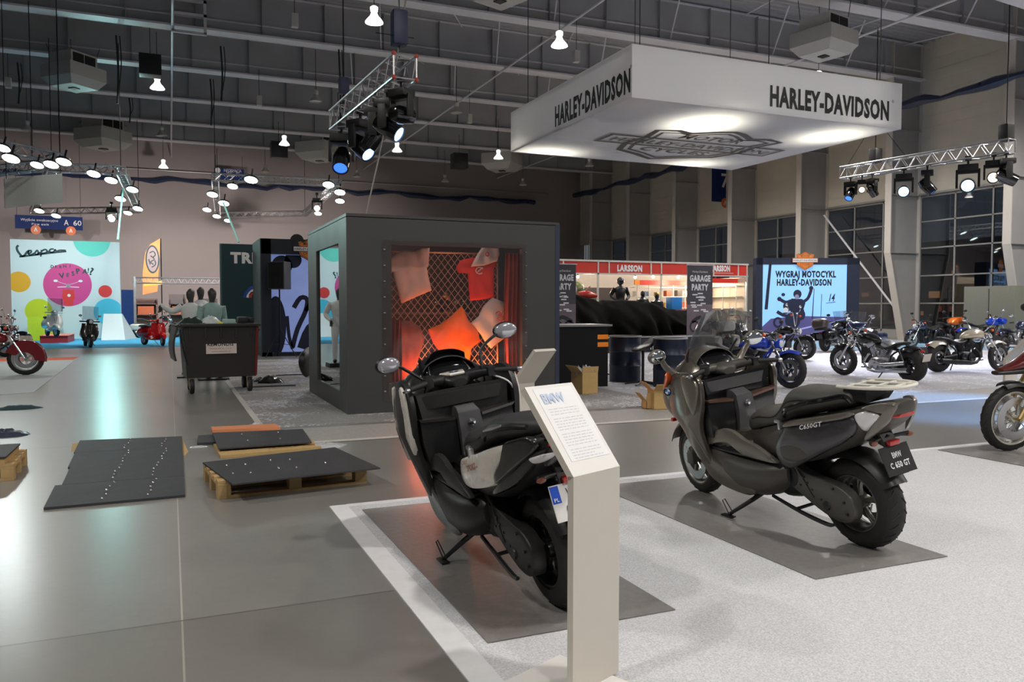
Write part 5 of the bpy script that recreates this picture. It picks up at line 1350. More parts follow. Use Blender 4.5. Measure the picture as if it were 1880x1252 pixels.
        b.use(pb).add([Mp@Vector(p) for p in ((-.112,.0,.003),(-.068,.0,.003),(-.068,.08,.003),(-.112,.08,.003))],[(0,1,2,3)])
        b.use(white_ink); b.text('PL',Mp@Matrix.Translation((-.104,.008,.0035)),.018,.026,bold=.02)
    b.build('plate_lettering',pl,0,recalc=False)
    b=MB(black); fender(b,0,.287,.335,.19,55,150,10,.008); b.build('rear_hugger',root,50)
    # engine, swingarm, stand, exhaust
    b=MB(dark_metal); b.ellsec([(.62,.24,.44,.14),(.5,.22,.48,.17),(.35,.26,.48,.16),(.25,.32,.44,.12)],16,2,3)
    b.cyl((.42,.10,.40),(.42,.175,.40),.075,.07,20)
    b.build('engine',root,40)
    b=MB(mat('swingarm_grey',(.11,.105,.095),.42,.5) if GT else body2)
    b.panel([(.50,.49),(.44,.52),(.36,.475),(.28,.445),(.12,.42),(.0,.40),(-.075,.34),(-.085,.25),(-.04,.195),(.06,.185),(.2,.225),(.36,.30),(.50,.37)],.165,.07,.012,1,(.18,.32)); sa=b.build('drive_cover',root,40)
    b=MB(black)
    for (x,z) in ((.30,.415),(.27,.385),(.23,.35),(.33,.36),(.16,.30),(-.02,.32),(-.04,.25),(.06,.39)): b.cyl((x,.17,z),(x,.181,z),.008,.008,8)
    b.lathe([(.182,.0),(.184,.026),(.176,.03)],'y',(.12,0,.27),16,True); b.tube([(.34,.178,.46),(.22,.178,.30)],.004,5)
    b.build('cover_bolt',sa,30)
    b=MB(dark_metal); b.box((-.03,-.15,.24),(.42,-.10,.33),.02); b.build('swing_arm',root,40)
    b=MB(steel); b.tube([(.5,-.15,.3),(.36,-.17,.28),(.22,-.175,.30),(.03,-.175,.34)],[.03,.04,.055,.05],16,3); b.build('exhaust',root,40)
    tl=math.tan(lean); fy=.335; fx=.90 if GT else .86
    b=MB(black); b.tube([(.68,.15,.25),(.76,.22,.165+.22*tl*.3),(fx,fy,fy*tl+.012)],[.018,.016,.012],8); b.box((fx-.06,fy-.02,fy*tl+.004),(fx+.05,fy+.025,fy*tl+.014),.003)
    b.tube([(fx-.01,fy,fy*tl+.02),(fx+.02,fy+.02,fy*tl+.12),(fx+.0,fy+.015,fy*tl+.135),(fx-.05,fy-.01,fy*tl+.03)],.004,5)
    b.tube([(.74,.16,.25),(.77,.2,.17)],.012,6)
    b.build('side_stand',root,30)
    b=MB(black); b.tube([(.62,.16,.22),(.35,.17,.17),(.12,.19,.155),(.05,.2,.17)],[.012,.014,.014,.01],6,3); b.tube([(.62,-.16,.22),(.35,-.17,.17),(.12,-.19,.155)],.013,6); b.tube([(.4,.17,.18),(.4,-.17,.18)],.012,6); b.build('centre_stand',root,30)
    # cables
    b=MB(black); b.tube([(1.16,.18,1.05),(1.22,.2,.98),(1.24,.12,.93)],.006,6,3); b.tube([(1.16,-.18,1.05),(1.22,-.2,.98),(1.24,-.12,.93)],.006,6,3)
    if not GT: b.use(white_paint); b.tube([(1.14,-.24,1.03),(1.06,-.30,.99),(1.05,-.33,.92),(1.08,-.33,.80)],.006,6,4)
    b.build('control_cable',root,50)
    if GT:
        b=MB(black); roundel(b,face_left(1.44,yw(1.44,.9)+.028,.90)@Matrix.Rotation(R(30),4,'Y')@Matrix.Translation((0,0,.012)),.035); b.build('badge',root,0,recalc=False)
    return root
LEAN=R(8)
pA=Vector((1.785,3.541,.0125)); pB=Vector((3.965,3.669,.0125))
scooter('sport','black maxi scooter with pearl white side panels, behind the tall white info stand',pA,R(90.5),LEAN)
scooter('gt','dark bronze maxi scooter with clear tall windscreen, rear rack and black show plate',pB,R(91),LEAN)
# ================================================================ MOTORCYCLES
def vtwin(b,x,z,m1,m2,s=1):
    b.use(m2); b.ellsec([(x-.22*s,z-.16*s,z+.10*s,.11),(x-.1*s,z-.2*s,z+.12*s,.16),(x+.12*s,z-.2*s,z+.10*s,.16),(x+.22*s,z-.14*s,z+.05*s,.11)],16,2,3.2)
    for a in (28,-28):
        d=Vector((math.sin(R(a)),0,math.cos(R(a)))); o=Vector((x,0,z))
        b.use(m1)
        for k in range(9):
            c=o+d*(.10+.024*k)*s; r=.098*s
            b.T=Matrix.Translation(c)@Matrix.Rotation(R(a),4,'Y'); b.lathe([(-.007,.02),(-.007,r),(.005,r),(.005,.02)],'z',n=14)
        b.T=Matrix.Translation(o+d*.35*s)@Matrix.Rotation(R(a),4,'Y'); b.cbox((0,0,0),(.17*s,.2*s,.09*s),.03); b.T=Matrix()
    b.use(m2); 
    for s_ in (-1,1): b.lathe([(s_*.15,.001),(s_*.195,.07*s),(s_*.19,.1*s),(s_*.14,.115*s)],'y',(x+.06*s,0,z-.05*s),20,True); b.lathe([(s_*.15,.001),(s_*.185,.05*s),(s_*.18,.075*s),(s_*.13,.085*s)],'y',(x-.14*s,0,z-.03*s),18,True)
def moto(label,loc,heading,P,lean=0,name='motorcycle',group='motorcycles on the booth carpets'):
    g=P.get
    root=thing(name,label,'motorcycle',loc,(-R(lean),0,heading),group)
    wb=g('wb',1.6); rr=g('rr',.33); rf=g('rf',.33); wr=g('wr',.17); wf=g('wf',.12)
    paint=g('paint'); em=g('engine',dark_metal); em2=g('engine2',steel); fr=g('frame',black); rim=g('rim',mat('rim_black',(.02,.02,.02),.3,.4)); fk=g('fork',chrome)
    turn=R(g('turn',8))
    wheel(root,0,rr,rr,wr,rim,5,wire=g('wire',False),disc=1,side=-1,name='rear_wheel',whitewall=g('ww',False))
    wheel(root,wb,rf,rf,wf,rim,5,wire=g('wire',False),disc=2,turn=turn,name='front_wheel',whitewall=g('ww',False))
    hz_=g('headz',.86); hx=wb-(hz_-rf)*math.tan(R(g('rake',32)))
    # fork
    b=MB(fk); 
    Tt=Matrix.Translation((hx,0,hz_))@Matrix.Rotation(turn*.7,4,'Z')@Matrix.Translation((-hx,0,-hz_))
    b.T=Tt
    for s_ in (-1,1):
        b.tube([(wb,s_*.105,rf),(wb-(wb-hx)*.5,s_*.105,(rf+hz_)/2)],[.03,.028],10); b.tube([(wb-(wb-hx)*.5,s_*.105,(rf+hz_)/2),(hx,s_*.105,hz_)],.021,10)
    b.cbox((hx,0,hz_),(.06,.26,.04),.01); b.cbox((hx+.07,0,hz_-.13),(.06,.26,.04),.01); b.tube([(wb,-.12,rf),(wb,.12,rf)],.014,8)
    b.build('fork',root,40)
    # frame
    b=MB(fr); ex=g('ex',.72); ez=g('ez',.36)
    b.tube([(hx-.05,0,hz_-.1),(hx-.2,0,hz_-.08),(.55,0,.66),(.2,0,.60)],.03,8,2)
    for s_ in (-1,1):
        b.tube([(hx-.02,s_*.03,hz_-.15),(ex+.38,s_*.12,ez+.1),(ex+.25,s_*.12,ez-.17),(.45,s_*.12,ez-.15),(.38,s_*.12,.5),(.15,s_*.1,.64)],.02,8,3)
        b.tube([(0,s_*(wr/2+.05),rr),(.42,s_*.12,.38)],.028,8); b.tube([(.02,s_*(wr/2+.05),rr+.02),(.16,s_*(wr/2+.03),.64)],.022,8)
    b.build('frame',root,40)
    b=MB(em,em2); vtwin(b,ex,ez,em,em2,g('es',1.0)); b.build('engine',root,40)
    b=MB(g('coolm',black)); b.box((ex+.36,-.13,ez-.05),(ex+.41,.13,ez+.3),.01); b.build('radiator',root,0)
    # tank
    tz=g('tz',.80)
    if g('sport'):
        b=MB(paint); b.ellsec([(hx-.02,tz-.12,tz+.04,.08),(hx-.1,tz-.15,tz+.13,.15),(hx-.25,tz-.15,tz+.15,.16),(hx-.4,tz-.13,tz+.05,.10),(hx-.46,tz-.1,tz,.05)],20,3,2.4); b.build('fuel_tank',root,50)
    else:
        b=MB(paint); b.ellsec([(hx-.05,tz-.05,tz+.04,.05),(hx-.11,tz-.10,tz+.10,.12),(hx-.26,tz-.11,tz+.13,.155),(hx-.44,tz-.10,tz+.10,.14),(hx-.60,tz-.10,tz+.02,.08),(hx-.66,tz-.09,tz-.03,.04)],20,3,2.3)
        tk=b.build('fuel_tank',root,50)
        b=MB(chrome); b.lathe([(tz+.12,.03),(tz+.14,.028),(tz+.142,.001)],'z',(hx-.26,0,0),14); b.build('filler_cap',tk,40)
    # seat
    sz=g('sz',.68)
    b=MB(g('seat',mat('bike_seat',(.018,.018,.02),.5,bump=.2)))
    b.ellsec([(hx-.55,sz,sz+.06,.08),(hx-.66,sz-.04,sz+.03,.13),(hx-.85,sz-.06,sz+.01,.155),(hx-1.0,sz-.03,sz+.06,.14),(hx-1.08,sz+.02,sz+.10,.10),(hx-1.25,sz+.05,sz+.12,.09),(hx-1.33,sz+.06,sz+.11,.05)],20,3,2.5); b.build('seat',root,50)
    # fenders
    b=MB(g('fpaint',paint)); fender(b,wb,rf,rf+.035,wf+.06,*(g('ff',(35,150))),14,.006,g('fdrop',.3)); f_=b.build('front_fender',root,50)
    if g('skirt'):
        b=MB(paint)
        for s_ in (-1,1):
            def f(u,v,s_=s_):
                a=R(g('ff')[0]+(g('ff')[1]-g('ff')[0])*u); rr_=rf+.03-v*(.20+.06*math.sin(u*PI)); return (wb+rr_*math.cos(a),s_*(wf/2+.035),rf+rr_*math.sin(a))
            b.sheet(f,16,4,.006)
        b.build('fender_skirt',root,50)
        b=MB(chrome); b.tube([(wb+(rf+.045)*math.cos(R(a)),0,rf+(rf+.045)*math.sin(R(a))) for a in range(g('ff')[0],g('ff')[1],12)],.008,6); b.build('fender_trim',root,50)
    b=MB(g('rpaint',paint)); fender(b,0,rr,rr+.05,wr+.06,*(g('rf_',(35,135))),14,.008,.3)
    b.build('rear_fender',root,50)
    b=MB(lens_red); b.cbox((-.26,0,.62),(.04,.1,.05),.015); b.build('tail_light',root,40)
    b=MB(g('platem',black)); b.T=Matrix.Translation((-.36,0,.50))@Matrix.Rotation(R(-20),4,'Y'); b.box((-.004,-.1,-.08),(.004,.1,.08)); b.T=Matrix(); b.use(black).tube([(-.26,0,.62),(-.34,0,.54)],.015,6); b.build('number_plate',root,0)
    # bars
    bz=hz_+g('bh',.12); bw=g('bw',.40); bx=hx-g('bb',.14)
    b=MB(g('barm',chrome)); b.T=Tt; b.tube([(bx-.05,-bw,bz-.01),(bx,-bw*.55,bz+.01),(hx-.02,-.12,bz),(hx,0,hz_+.04),(hx-.02,.12,bz),(bx,bw*.55,bz+.01),(bx-.05,bw,bz-.01)],.013,8,3); hb=b.build('handlebar',root,50)
    b=MB(rubber); b.T=Tt
    for s_ in (-1,1): b.cyl((bx-.05,s_*bw,bz-.01),(bx-.02,s_*(bw-.13),bz),.02,.02,10)
    b.build('grip',hb,40)
    b=MB(g('barm',chrome)); b.T=Tt
    for s_ in (-1,1): b.tube([(bx+.02,s_*(bw-.15),bz+.02),(bx+.05,s_*(bw-.08),bz+.12),(bx+.02,s_*(bw-.04),bz+.20)],.006,6,2); b.sphere((bx+.02,s_*(bw-.02),bz+.23),(.02,.07,.045),12,8)
    b.build('mirror',hb,50)
    b=MB(lens_orange); b.T=Tt
    for s_ in (-1,1): b.sphere((bx+.10,s_*(bw-.16),bz-.05),(.035,.03,.03),10,8)
    b.build('indicator',hb,50)
    # headlight
    if g('head',True):
        b=MB(g('headm',chrome)); b.T=Tt; lx=hx+.10; lz=hz_-.06
        b.lathe([(-.08,.02),(-.06,.06),(0,.085),(.06,.09),(.07,.08)],'x',(lx,0,lz),20,True); h_=b.build('headlight',root,50)
        b=MB(lens_clear); b.T=Tt; b.lathe([(.062,.078),(.085,.05),(.09,.001)],'x',(lx,0,lz),20); b.build('headlight_lens',h_,50)
    if g('nacelle'):
        b=MB(g('nacelle')); b.T=Tt; b.ellsec([(hx-.02,hz_-.12,hz_+.12,.11),(hx+.08,hz_-.16,hz_+.10,.12),(hx+.16,hz_-.15,hz_+.04,.09)],18,3); b.build('headlight_cowl',root,50)
    # exhausts
    xm=g('xm',chrome)
    for s_ in ((-1,1) if g('dual') else (-1,)):
        b=MB(xm); b.tube([(ex+.2,s_*.12,ez+.16),(ex+.30,s_*.17,ez),(ex+.2,s_*.19,ez-.13),(ex,s_*.2,ez-.15)],.027,10,3); b.tube([(ex,s_*.2,ez-.15),(ex-.15,s_*.21,ez-.145),(-.12,s_*.23,ez-.10)],[.03,.047,.055],14)
        if g('dual2'): b.tube([(ex,s_*.21,ez-.02),(ex-.3,s_*.22,ez-.03),(-.05,s_*.23,ez+.04)],[.03,.045,.045],12)
        b.use(black).cyl((-.121,s_*.23,ez-.10),(-.13,s_*.23,ez-.10),.045,.045,12)
        b.build('exhaust',root,50)
    # pegs stand
    b=MB(dark_metal); 
    for s_ in (-1,1): b.tube([(ex+.25,s_*.1,ez-.12),(ex+.28,s_*.27,ez-.1)],.013,6)
    tl=math.tan(R(lean)); b.tube([(.55,.12,.22),(.60,.27,.27*tl+.012)],.012,6); b.build('foot_peg',root,40)
    if g('ws'):
        b=MB(MATS.get('screen_clear') or chrome)
        def ws(u,v): s_=2*u-1; return (hx+.14-.14*v-.08*s_*s_,s_*.24,hz_+.05+.42*v)
        b.sheet(ws,12,8,.004); b.build('windscreen',root,50)
    if g('bags'):
        for s_ in (-1,1):
            b=MB(g('bags')); b.T=Matrix.Translation((-.02,s_*.25,.50)); b.ellsec([(-.34,-.10,.10,.08),(-.25,-.15,.14,.11),(.1,-.15,.15,.11),(.26,-.10,.13,.07)],16,3,3.4); b.build('side_bag',root,40)
    if g('box'):
        b=MB(g('box')); b.ellsec([(-.45,.80,1.0,.16),(-.38,.76,1.08,.24),(-.15,.76,1.08,.24),(-.06,.80,1.0,.16)],18,3,3.6); tb_=b.build('top_box',root,40)
        b=MB(black); b.box((-.4,-.15,.70),(0,.15,.76),.02); b.use(g('pad',black)); b.ellsec([(-.06,.82,1.0,.14),(-.02,.80,1.06,.2),(.03,.82,1.02,.16)],14,2,3); b.build('backrest_pad',root,40)
    if g('fairing'):
        b=MB(g('fairing')); b.T=Tt; b.ellsec([(hx-.12,hz_-.05,hz_+.10,.30),(hx+.02,hz_-.14,hz_+.14,.33),(hx+.14,hz_-.12,hz_+.10,.26),(hx+.22,hz_-.06,hz_+.02,.12)],22,3,2.6); b.build('fairing',root,50)
    return root
pm=lambda n,c,**k: mat(n,c,.18,.25,coat=.8,**k)
blue=pm('cobalt_paint',(.01,.05,.50)); beige=pm('sand_paint',(.55,.49,.36)); darkred=pm('maroon_paint',(.22,.008,.012)); blk=pm('black_paint',(.006,.006,.008))
orange=pm('orange_paint',(.75,.17,.02)); cream=pm('cream_paint',(.68,.64,.55)); navy=pm('navy_paint',(.012,.02,.06)); silver=mat('engine_silver',(.55,.56,.60),.25,.9)
def place(label,rpx,fpx,P,lean=4,z=.007,wb=None,**k):
    a=atz(*rpx,z); c=atz(*fpx,z); d=c-a; P['wb']=wb or min(max(d.length,1.45),1.75)
    a=(a+c)/2-d.normalized()*P['wb']/2
    return moto(label,a,math.atan2(d.y,d.x),P,lean,**k)
def place2(label,px,hd,P,z=.007,lean=4,anchor='rear',**k):
    a=atz(*px,z); P.setdefault('wb',1.62)
    if anchor=='front': a=a-Vector((math.cos(R(hd)),math.sin(R(hd)),0))*P['wb']
    return moto(label,(a.x,a.y,z),R(hd),P,lean,**k)
place2('cobalt blue roadster with round headlight, behind the bronze scooter',(1450,713),-62,dict(paint=blue,frame=blue,rim=mat('rim_navy',(.02,.03,.08),.3,.5),ff=(60,140),headm=blue,barm=black,turn=-18,wr=.16,engine=black,engine2=dark_metal,nacelle=None,bw=.42,bh=.14),anchor='front')
place('black power cruiser with bright chrome engine and long silver exhausts',(1680,702),(1545,688),dict(paint=blk,rim=mat('rim_steel_black',(.12,.12,.14),.2,.9),engine=silver,engine2=silver,dual=True,dual2=True,wr=.24,wf=.13,rr=.33,rf=.33,es=1.15,ff=(62,125),rf_=(62,118),platem=cream,rake=36,turn=8,tz=.82,bh=.15))
place2('sand coloured low cruiser with dark engine behind the chrome one, right',(1722,683),-8,dict(paint=beige,engine=black,engine2=dark_metal,xm=dark_metal,dual=True,wr=.24,wb=1.7,rim=mat('rim_black',(.02,.02,.02),.3,.4),tz=.84,fork=chrome,ff=(60,140),turn=12,rake=36))
place2('black touring motorcycle with top box, seen left of the chrome cruiser',(1515,645),20,dict(paint=blk,engine=black,engine2=steel,bags=blk,box=mat('dark_box',(.05,.04,.035),.35,coat=.3),fairing=blk,ws=True,pad=mat('brown_pad',(.16,.09,.07),.6),rr=.31,barm=black))
place2('black dresser motorcycle with windscreen behind the chrome cruiser',(1600,645),200,dict(paint=blk,engine=silver,engine2=steel,fairing=navy,ws=True,bags=navy,barm=chrome))
place2('dark navy motorcycle with small round lamp before the window wall',(1672,640),190,dict(paint=navy,engine=black,engine2=dark_metal,barm=black,sport=True,turn=-10),anchor='front')
place2('racing styled motorcycle with orange tail and bodywork near the grey cabinet',(1722,637),10,dict(paint=orange,fpaint=orange,rpaint=orange,engine=black,sport=True,sz=.80,tz=.92,hz=1,fairing=orange,barm=black,headz=.95,xm=dark_metal,rake=24))
place2('cobalt blue sport motorcycle beside the orange one near the grey cabinet',(1768,638),-20,dict(paint=blue,engine=black,sport=True,sz=.80,tz=.94,fairing=blue,barm=chrome,headz=.95,rake=24,rim=mat('rim_navy',(.02,.03,.08),.3,.5)))
place2('blue and orange naked motorcycle behind the rightmost info stand',(1842,648),5,dict(paint=navy,fpaint=orange,engine=silver,sport=True,tz=.86,barm=chrome))
place2('cream touring motorcycle with windscreen beyond the bronze scooter screen',(1335,655),60,dict(paint=cream,fpaint=cream,rpaint=cream,engine=silver,bags=cream,box=cream,fairing=blk,ws=True,barm=chrome,headz=.92))
place2('black cruiser with high chrome handlebar left of the blue roadster',(1385,655),-75,dict(paint=blk,engine=silver,bh=.42,bb=.1,barm=chrome,turn=5))
place2('dark chrome laden motorcycle in front of the red shop booth',(1325,640),-100,dict(paint=blk,engine=silver,bh=.3,ws=True,barm=chrome))
# adventure motorcycle at the right edge : heading towards the camera's left
gs=dict(paint=mat('black_paint_adv',(.02,.02,.02),.25,coat=.6),fpaint=black,rpaint=black,engine=dark_metal,engine2=steel,wire=True,rim=mat('spoke_rim_pale',(.62,.60,.52),.35,.3),fork=mat('gold_fork',(.50,.38,.16),.3,.8),rf=.345,wf=.10,rr=.33,wr=.15,headz=1.02,rake=27,bh=.20,bw=.43,barm=black,sport=True,tz=1.0,sz=.86,ff=(68,128),turn=4,wb=1.6,xm=black,headm=black,es=.95,ez=.44,head=False)
a=atz(1850,829); hd=PI-R(14)-R(0)
r0=a-Vector((math.cos(hd),math.sin(hd),0))*1.6
adv=moto('black and red adventure motorcycle with spoked front wheel cut by the right edge',(r0.x,r0.y,.0128),hd,gs,4,name='adventure_motorcycle')
b=MB(mat('beak_red',(.10,.008,.008),.25,coat=.6)); b.ellsec([(1.18,.98,1.16,.12),(1.30,.93,1.14,.15),(1.45,.88,1.04,.11),(1.60,.84,.93,.08),(1.76,.82,.86,.045)],20,3,2.4); b.build('beak',adv,40)
b=MB(black); b.ellsec([(1.35,.82,.93,.10),(1.55,.80,.87,.09),(1.82,.79,.83,.05)],16,3,2.6); b.build('beak_underside',adv,40)
b=MB(lens_clear); b.cbox((1.40,0,1.10),(.06,.22,.10),.03); b.build('headlight',adv,40)
# -------- left edge : maroon cruiser and neighbours
a=atz(48,689); P=dict(paint=darkred,rpaint=darkred,engine=silver,engine2=chrome,ww=False,rim=mat('pale_rim',(.65,.68,.66),.25,.6),skirt=True,ff=(-12,160),fdrop=.25,turn=0,wb=1.7,rf=.36,rr=.36,wf=.14,fork=chrome,wire=True,dual=True,bh=.2,rake=30)
hd=R(-4); moto('maroon cruiser with deeply skirted front fender at the left edge',(a.x-1.7*math.cos(hd),a.y-1.7*math.sin(hd),.0085),hd,P,3)
for k,(px,hd_,pt,lab) in enumerate((((10,655),-15,darkred,'maroon tanked cruiser just behind the skirted one at the left edge'),((40,648),-25,navy,'navy and chrome cruiser at the left edge, farther back'),((-5,640),-10,blk,'black chrome laden cruiser at the left edge, farthest back'))):
    place2(lab,px,hd_,dict(paint=pt,engine=silver,engine2=chrome,bh=.28,ws=(k==2),fairing=None,bags=(navy if k==1 else None),turn=10),anchor='front',z=.0085)
# -------- small retro scooters
def retro(label,loc,heading,paint,turn=0,screen=False,name='retro_scooter',seat=None):
    root=thing(name,label,'scooter',loc,(-R(3),0,heading),'retro scooters on the blue carpet')
    wheel(root,0,.22,.22,.11,mat('pale_rim',(.65,.68,.66),.25,.6),5,disc=1,name='rear_wheel',double=False); wheel(root,1.3,.22,.22,.10,MATS['pale_rim'],5,disc=1,turn=turn,name='front_wheel',double=False)
    b=MB(paint); b.ellsec([(-.38,.42,.50,.06),(-.30,.30,.62,.17),(-.1,.26,.70,.20),(.15,.28,.72,.19),(.38,.36,.70,.14),(.46,.42,.6,.08)],24,3,2.3); b.build('rear_cowl',root,50)
    b=MB(paint); b.ellsec([(.3,.22,.32,.14),(.6,.20,.27,.2),(.95,.20,.28,.2),(1.08,.24,.40,.17)],20,2,3.4); b.build('floor_board',root,40)
    b=MB(paint)
    def ls(u,v):
        s_=2*u-1; return (1.08-.12*v-.07*s_*s_+.02,s_*(.20+.10*math.sin(min(1,v*1.2)*PI*.8)),.24+.62*v)
    b.sheet(ls,14,12,.03); b.build('leg_shield',root,60)
    T=Matrix.Translation((1.05,0,0))@Matrix.Rotation(turn,4,'Z')@Matrix.Translation((-1.05,0,0))
    b=MB(paint); b.T=Matrix.Translation((1.3,0,0))@Matrix.Rotation(turn,4,'Z')@Matrix.Translation((-1.3,0,0)); b.ellsec([(1.04,.28,.44,.06),(1.14,.26,.50,.10),(1.3,.30,.50,.11),(1.46,.28,.44,.09),(1.56,.25,.33,.04)],18,3,2.3); b.build('front_fender',root,50)
    b=MB(paint); b.T=T; b.ellsec([(.90,.86,.96,.10),(.98,.84,1.02,.13),(1.08,.86,1.02,.10),(1.14,.88,.98,.06)],18,3); b.tube([(.98,-.1,.93),(.92,-.33,.93)],.025,8); b.tube([(.98,.1,.93),(.92,.33,.93)],.025,8); hb=b.build('handlebar_cowl',root,50)
    b=MB(lens_clear); b.T=T; b.lathe([(.0,.075),(.03,.06),(.035,.001)],'x',(1.11,0,.93),16); b.use(chrome).lathe([(-.03,.08),(.0,.078)],'x',(1.11,0,.93),16); b.build('headlight',hb,50)
    b=MB(chrome); b.T=T
    for s_ in (-1,1): b.tube([(.95,s_*.22,.95),(.98,s_*.30,1.1)],.007,6); b.sphere((.98,s_*.32,1.14),(.015,.06,.045),12,8)
    b.build('mirror',hb,50)
    b=MB(seat or mat('scooter_seat',(.03,.02,.018),.5)); b.ellsec([(.42,.68,.74,.09),(.3,.69,.78,.15),(0,.70,.78,.16),(-.25,.68,.78,.12),(-.32,.68,.74,.07)],20,3,2.6); b.build('seat',root,50)
    b=MB(chrome); b.tube([(1.10,-.05,.8),(1.14,0,.45),(1.10,.05,.8)],.01,6,2); b.build('front_trim',root,50)
    b=MB(lens_red); b.cbox((-.36,0,.54),(.04,.08,.06),.015); b.build('tail_light',root,40)
    if screen:
        b=MB(MATS['screen_clear'])
        def ws(u,v): s_=2*u-1; return (1.12-.1*v-.08*s_*s_,s_*.26,.98+.5*v)
        b.sheet(ws,12,8,.005); b.build('windscreen',root,50)
    b=MB(dark_metal); b.tube([(.5,.12,.2),(.55,.25,.025)],.01,6); b.build('stand',root,40)
    return root
a=atz(297,635,.01); retro('red retro scooter on the blue carpet left of the waste container',(a.x-.62,a.y+1.1,.0105),R(-60),pm('scooter_red',(.75,.01,.01)),R(-15))
a=atz(165,638,.01); retro('black retro scooter facing the aisle beside the red plinth',(a.x-.25,a.y+1.25,.0105),R(-78),pm('scooter_black',(.03,.025,.02)),R(5),True)
a=atz(105,634,.01); retro('white retro scooter standing on the red plinth',(a.x-.5,a.y+1.5,.32),R(-70),pm('scooter_white',(.78,.78,.75)),R(10),True)
b=MB(mat('plinth_red',(.42,.02,.025),.5),mat('plinth_top',(.85,.22,.15),.5)); x0=atz(74,630,.01).x; x1=atz(123,630,.01).x; y0=atz(74,630,.01).y
b.box((x0,y0-.1,.0105),(x1,y0+2.3,.30)); b.use(MATS['plinth_top']).box((x0-.03,y0-.13,.30),(x1+.03,y0+2.33,.318)); tag(b.build('plinth',smooth=0),'low red plinth carrying the white retro scooter','plinth')
place2('dark motorcycle with white side cases beyond the red retro scooter',(255,620),0,dict(paint=blk,engine=silver,bags=cream,barm=black,sport=True,tz=.9,sz=.8),z=.002)
# ================================================================ FAR LEFT : WHITE DISC WALL
def disc(b,M,m,cx,cy,r,clip=None,z=.004,n=48,ry=None):
    "disc clipped to the rectangle clip=(x0,y0,x1,y1)"
    pts=[(cx+r*math.cos(2*PI*k/n),cy+(ry or r)*math.sin(2*PI*k/n)) for k in range(n)]
    if clip:
        x0,y0,x1,y1=clip; pts=[(min(max(x,x0),x1),min(max(y,y0),y1)) for x,y in pts]
        q=[]; 
        for p in pts:
            if not q or (abs(p[0]-q[-1][0])+abs(p[1]-q[-1][1]))>1e-4: q.append(p)
        pts=q
    b.use(m).add([M@Vector((x,y,z)) for x,y in pts],[tuple(range(len(pts)))])
VY=41.5; va=atY(18,439,VY); vb=atY(219,442,VY); VW=vb.x-va.x; VH=va.z
m_vw=mat('wall_white_board',(.66,.72,.74),.5,var=.02)
t=thing('booth_wall','big white display wall with coloured discs and dark script lettering','booth wall',(va.x,VY,0))
MB(m_vw).box((0,0,0),(VW,.25,VH)).build('board',t,0)
M=Matrix.Translation((0,-.004,0))@Rm; k=VW/201.0
def q(px,py): return ((px-18)*k,VH-(py-439)*k*1.01)
b=MB(mat('mint_disc',(.12,.62,.52),.5,var=.01)); cl=(0,0,VW,VH)
disc(b,M,MATS['mint_disc'],*q(167,436),35*k,cl); 
disc(b,M,mat('amber_disc',(.80,.38,.02),.5,var=.01),*q(32,525),21*k,cl)
disc(b,M,mat('pink_disc',(.66,.06,.26),.5,var=.01),*q(120,530),45*k,cl)
disc(b,M,mat('red_disc',(.72,.04,.04),.5,var=.01),*q(190,543),13*k,cl)
disc(b,M,mat('lime_disc',(.55,.62,.02),.5,var=.01),*q(66,584),25*k,cl,z=.0045)
disc(b,M,mat('aqua_disc',(.08,.55,.75),.5,var=.01),*q(195,586),28*k,cl)
b.build('coloured_disc',t,0,recalc=False)
b=MB(mat('dark_teal_ink',(.015,.05,.06),.5,var=0))
def stroke(b,pts,r,M=M,sub=3,z=.006):
    P=catmull([Vector((p[0],p[1],0)) for p in pts],sub) if sub>1 else [Vector((p[0],p[1],0)) for p in pts]
    n=len(P); L_=[];R_=[]
    for i in range(n):
        d=(P[min(i+1,n-1)]-P[max(i-1,0)]); d.normalize(); nn=Vector((-d.y,d.x,0))*r
        L_.append(M@(P[i]+nn+Vector((0,0,z)))); R_.append(M@(P[i]-nn+Vector((0,0,z))))
    b.add(L_+R_,[(i,i+1,i+1+n,i+n) for i in range(n-1)])
def S(pts): return [q(*p) for p in pts]
lw=1.6*k
# script wordmark
stroke(b,S([(33,451),(30,455),(31,462),(36,470),(40,473),(44,470),(48,464),(52,461)]),lw*1.3)
stroke(b,S([(50,467),(55,465),(55,461),(51,462),(50,467),(54,470),(61,466)]),lw)
stroke(b,S([(61,467),(66,460),(68,466),(65,469),(62,468)]),lw); stroke(b,S([(68,467),(72,464)]),lw)
stroke(b,S([(74,459),(73,468),(72,473)]),lw); stroke(b,S([(74,462),(80,458),(84,461),(81,465),(75,466)]),lw); stroke(b,S([(84,463),(88,462)]),lw)
stroke(b,S([(96,457),(91,457),(88,461),(92,464),(97,461),(98,457)]),lw); stroke(b,S([(98,457),(101,461),(107,459),(118,459)]),lw)
stroke(b,S([(34,474),(60,470),(90,465),(119,461)]),lw*1.1)
Ms=lambda x,y,r:M@Matrix.Translation((*q(x,y),.006))@Matrix.Rotation(R(r),4,'Z')
for (c,x,y,r,h) in (('D',89,495,-12,6),('E',98,495,4,5),('R',105,496,-6,6),('N',113,495,8,6),('I',124,494,-8,6),('V',105,517,8,11),('E',118,513,-5,8),('S',128,511,6,9),('P',137,507,10,11),('A',147,506,-6,10),('!',157,504,-8,10),('?',160,508,-15,16)):
    b.text(c,Ms(x,y,r),h*k,None,bold=.03)
b.build('script_lettering',t,0,recalc=False)
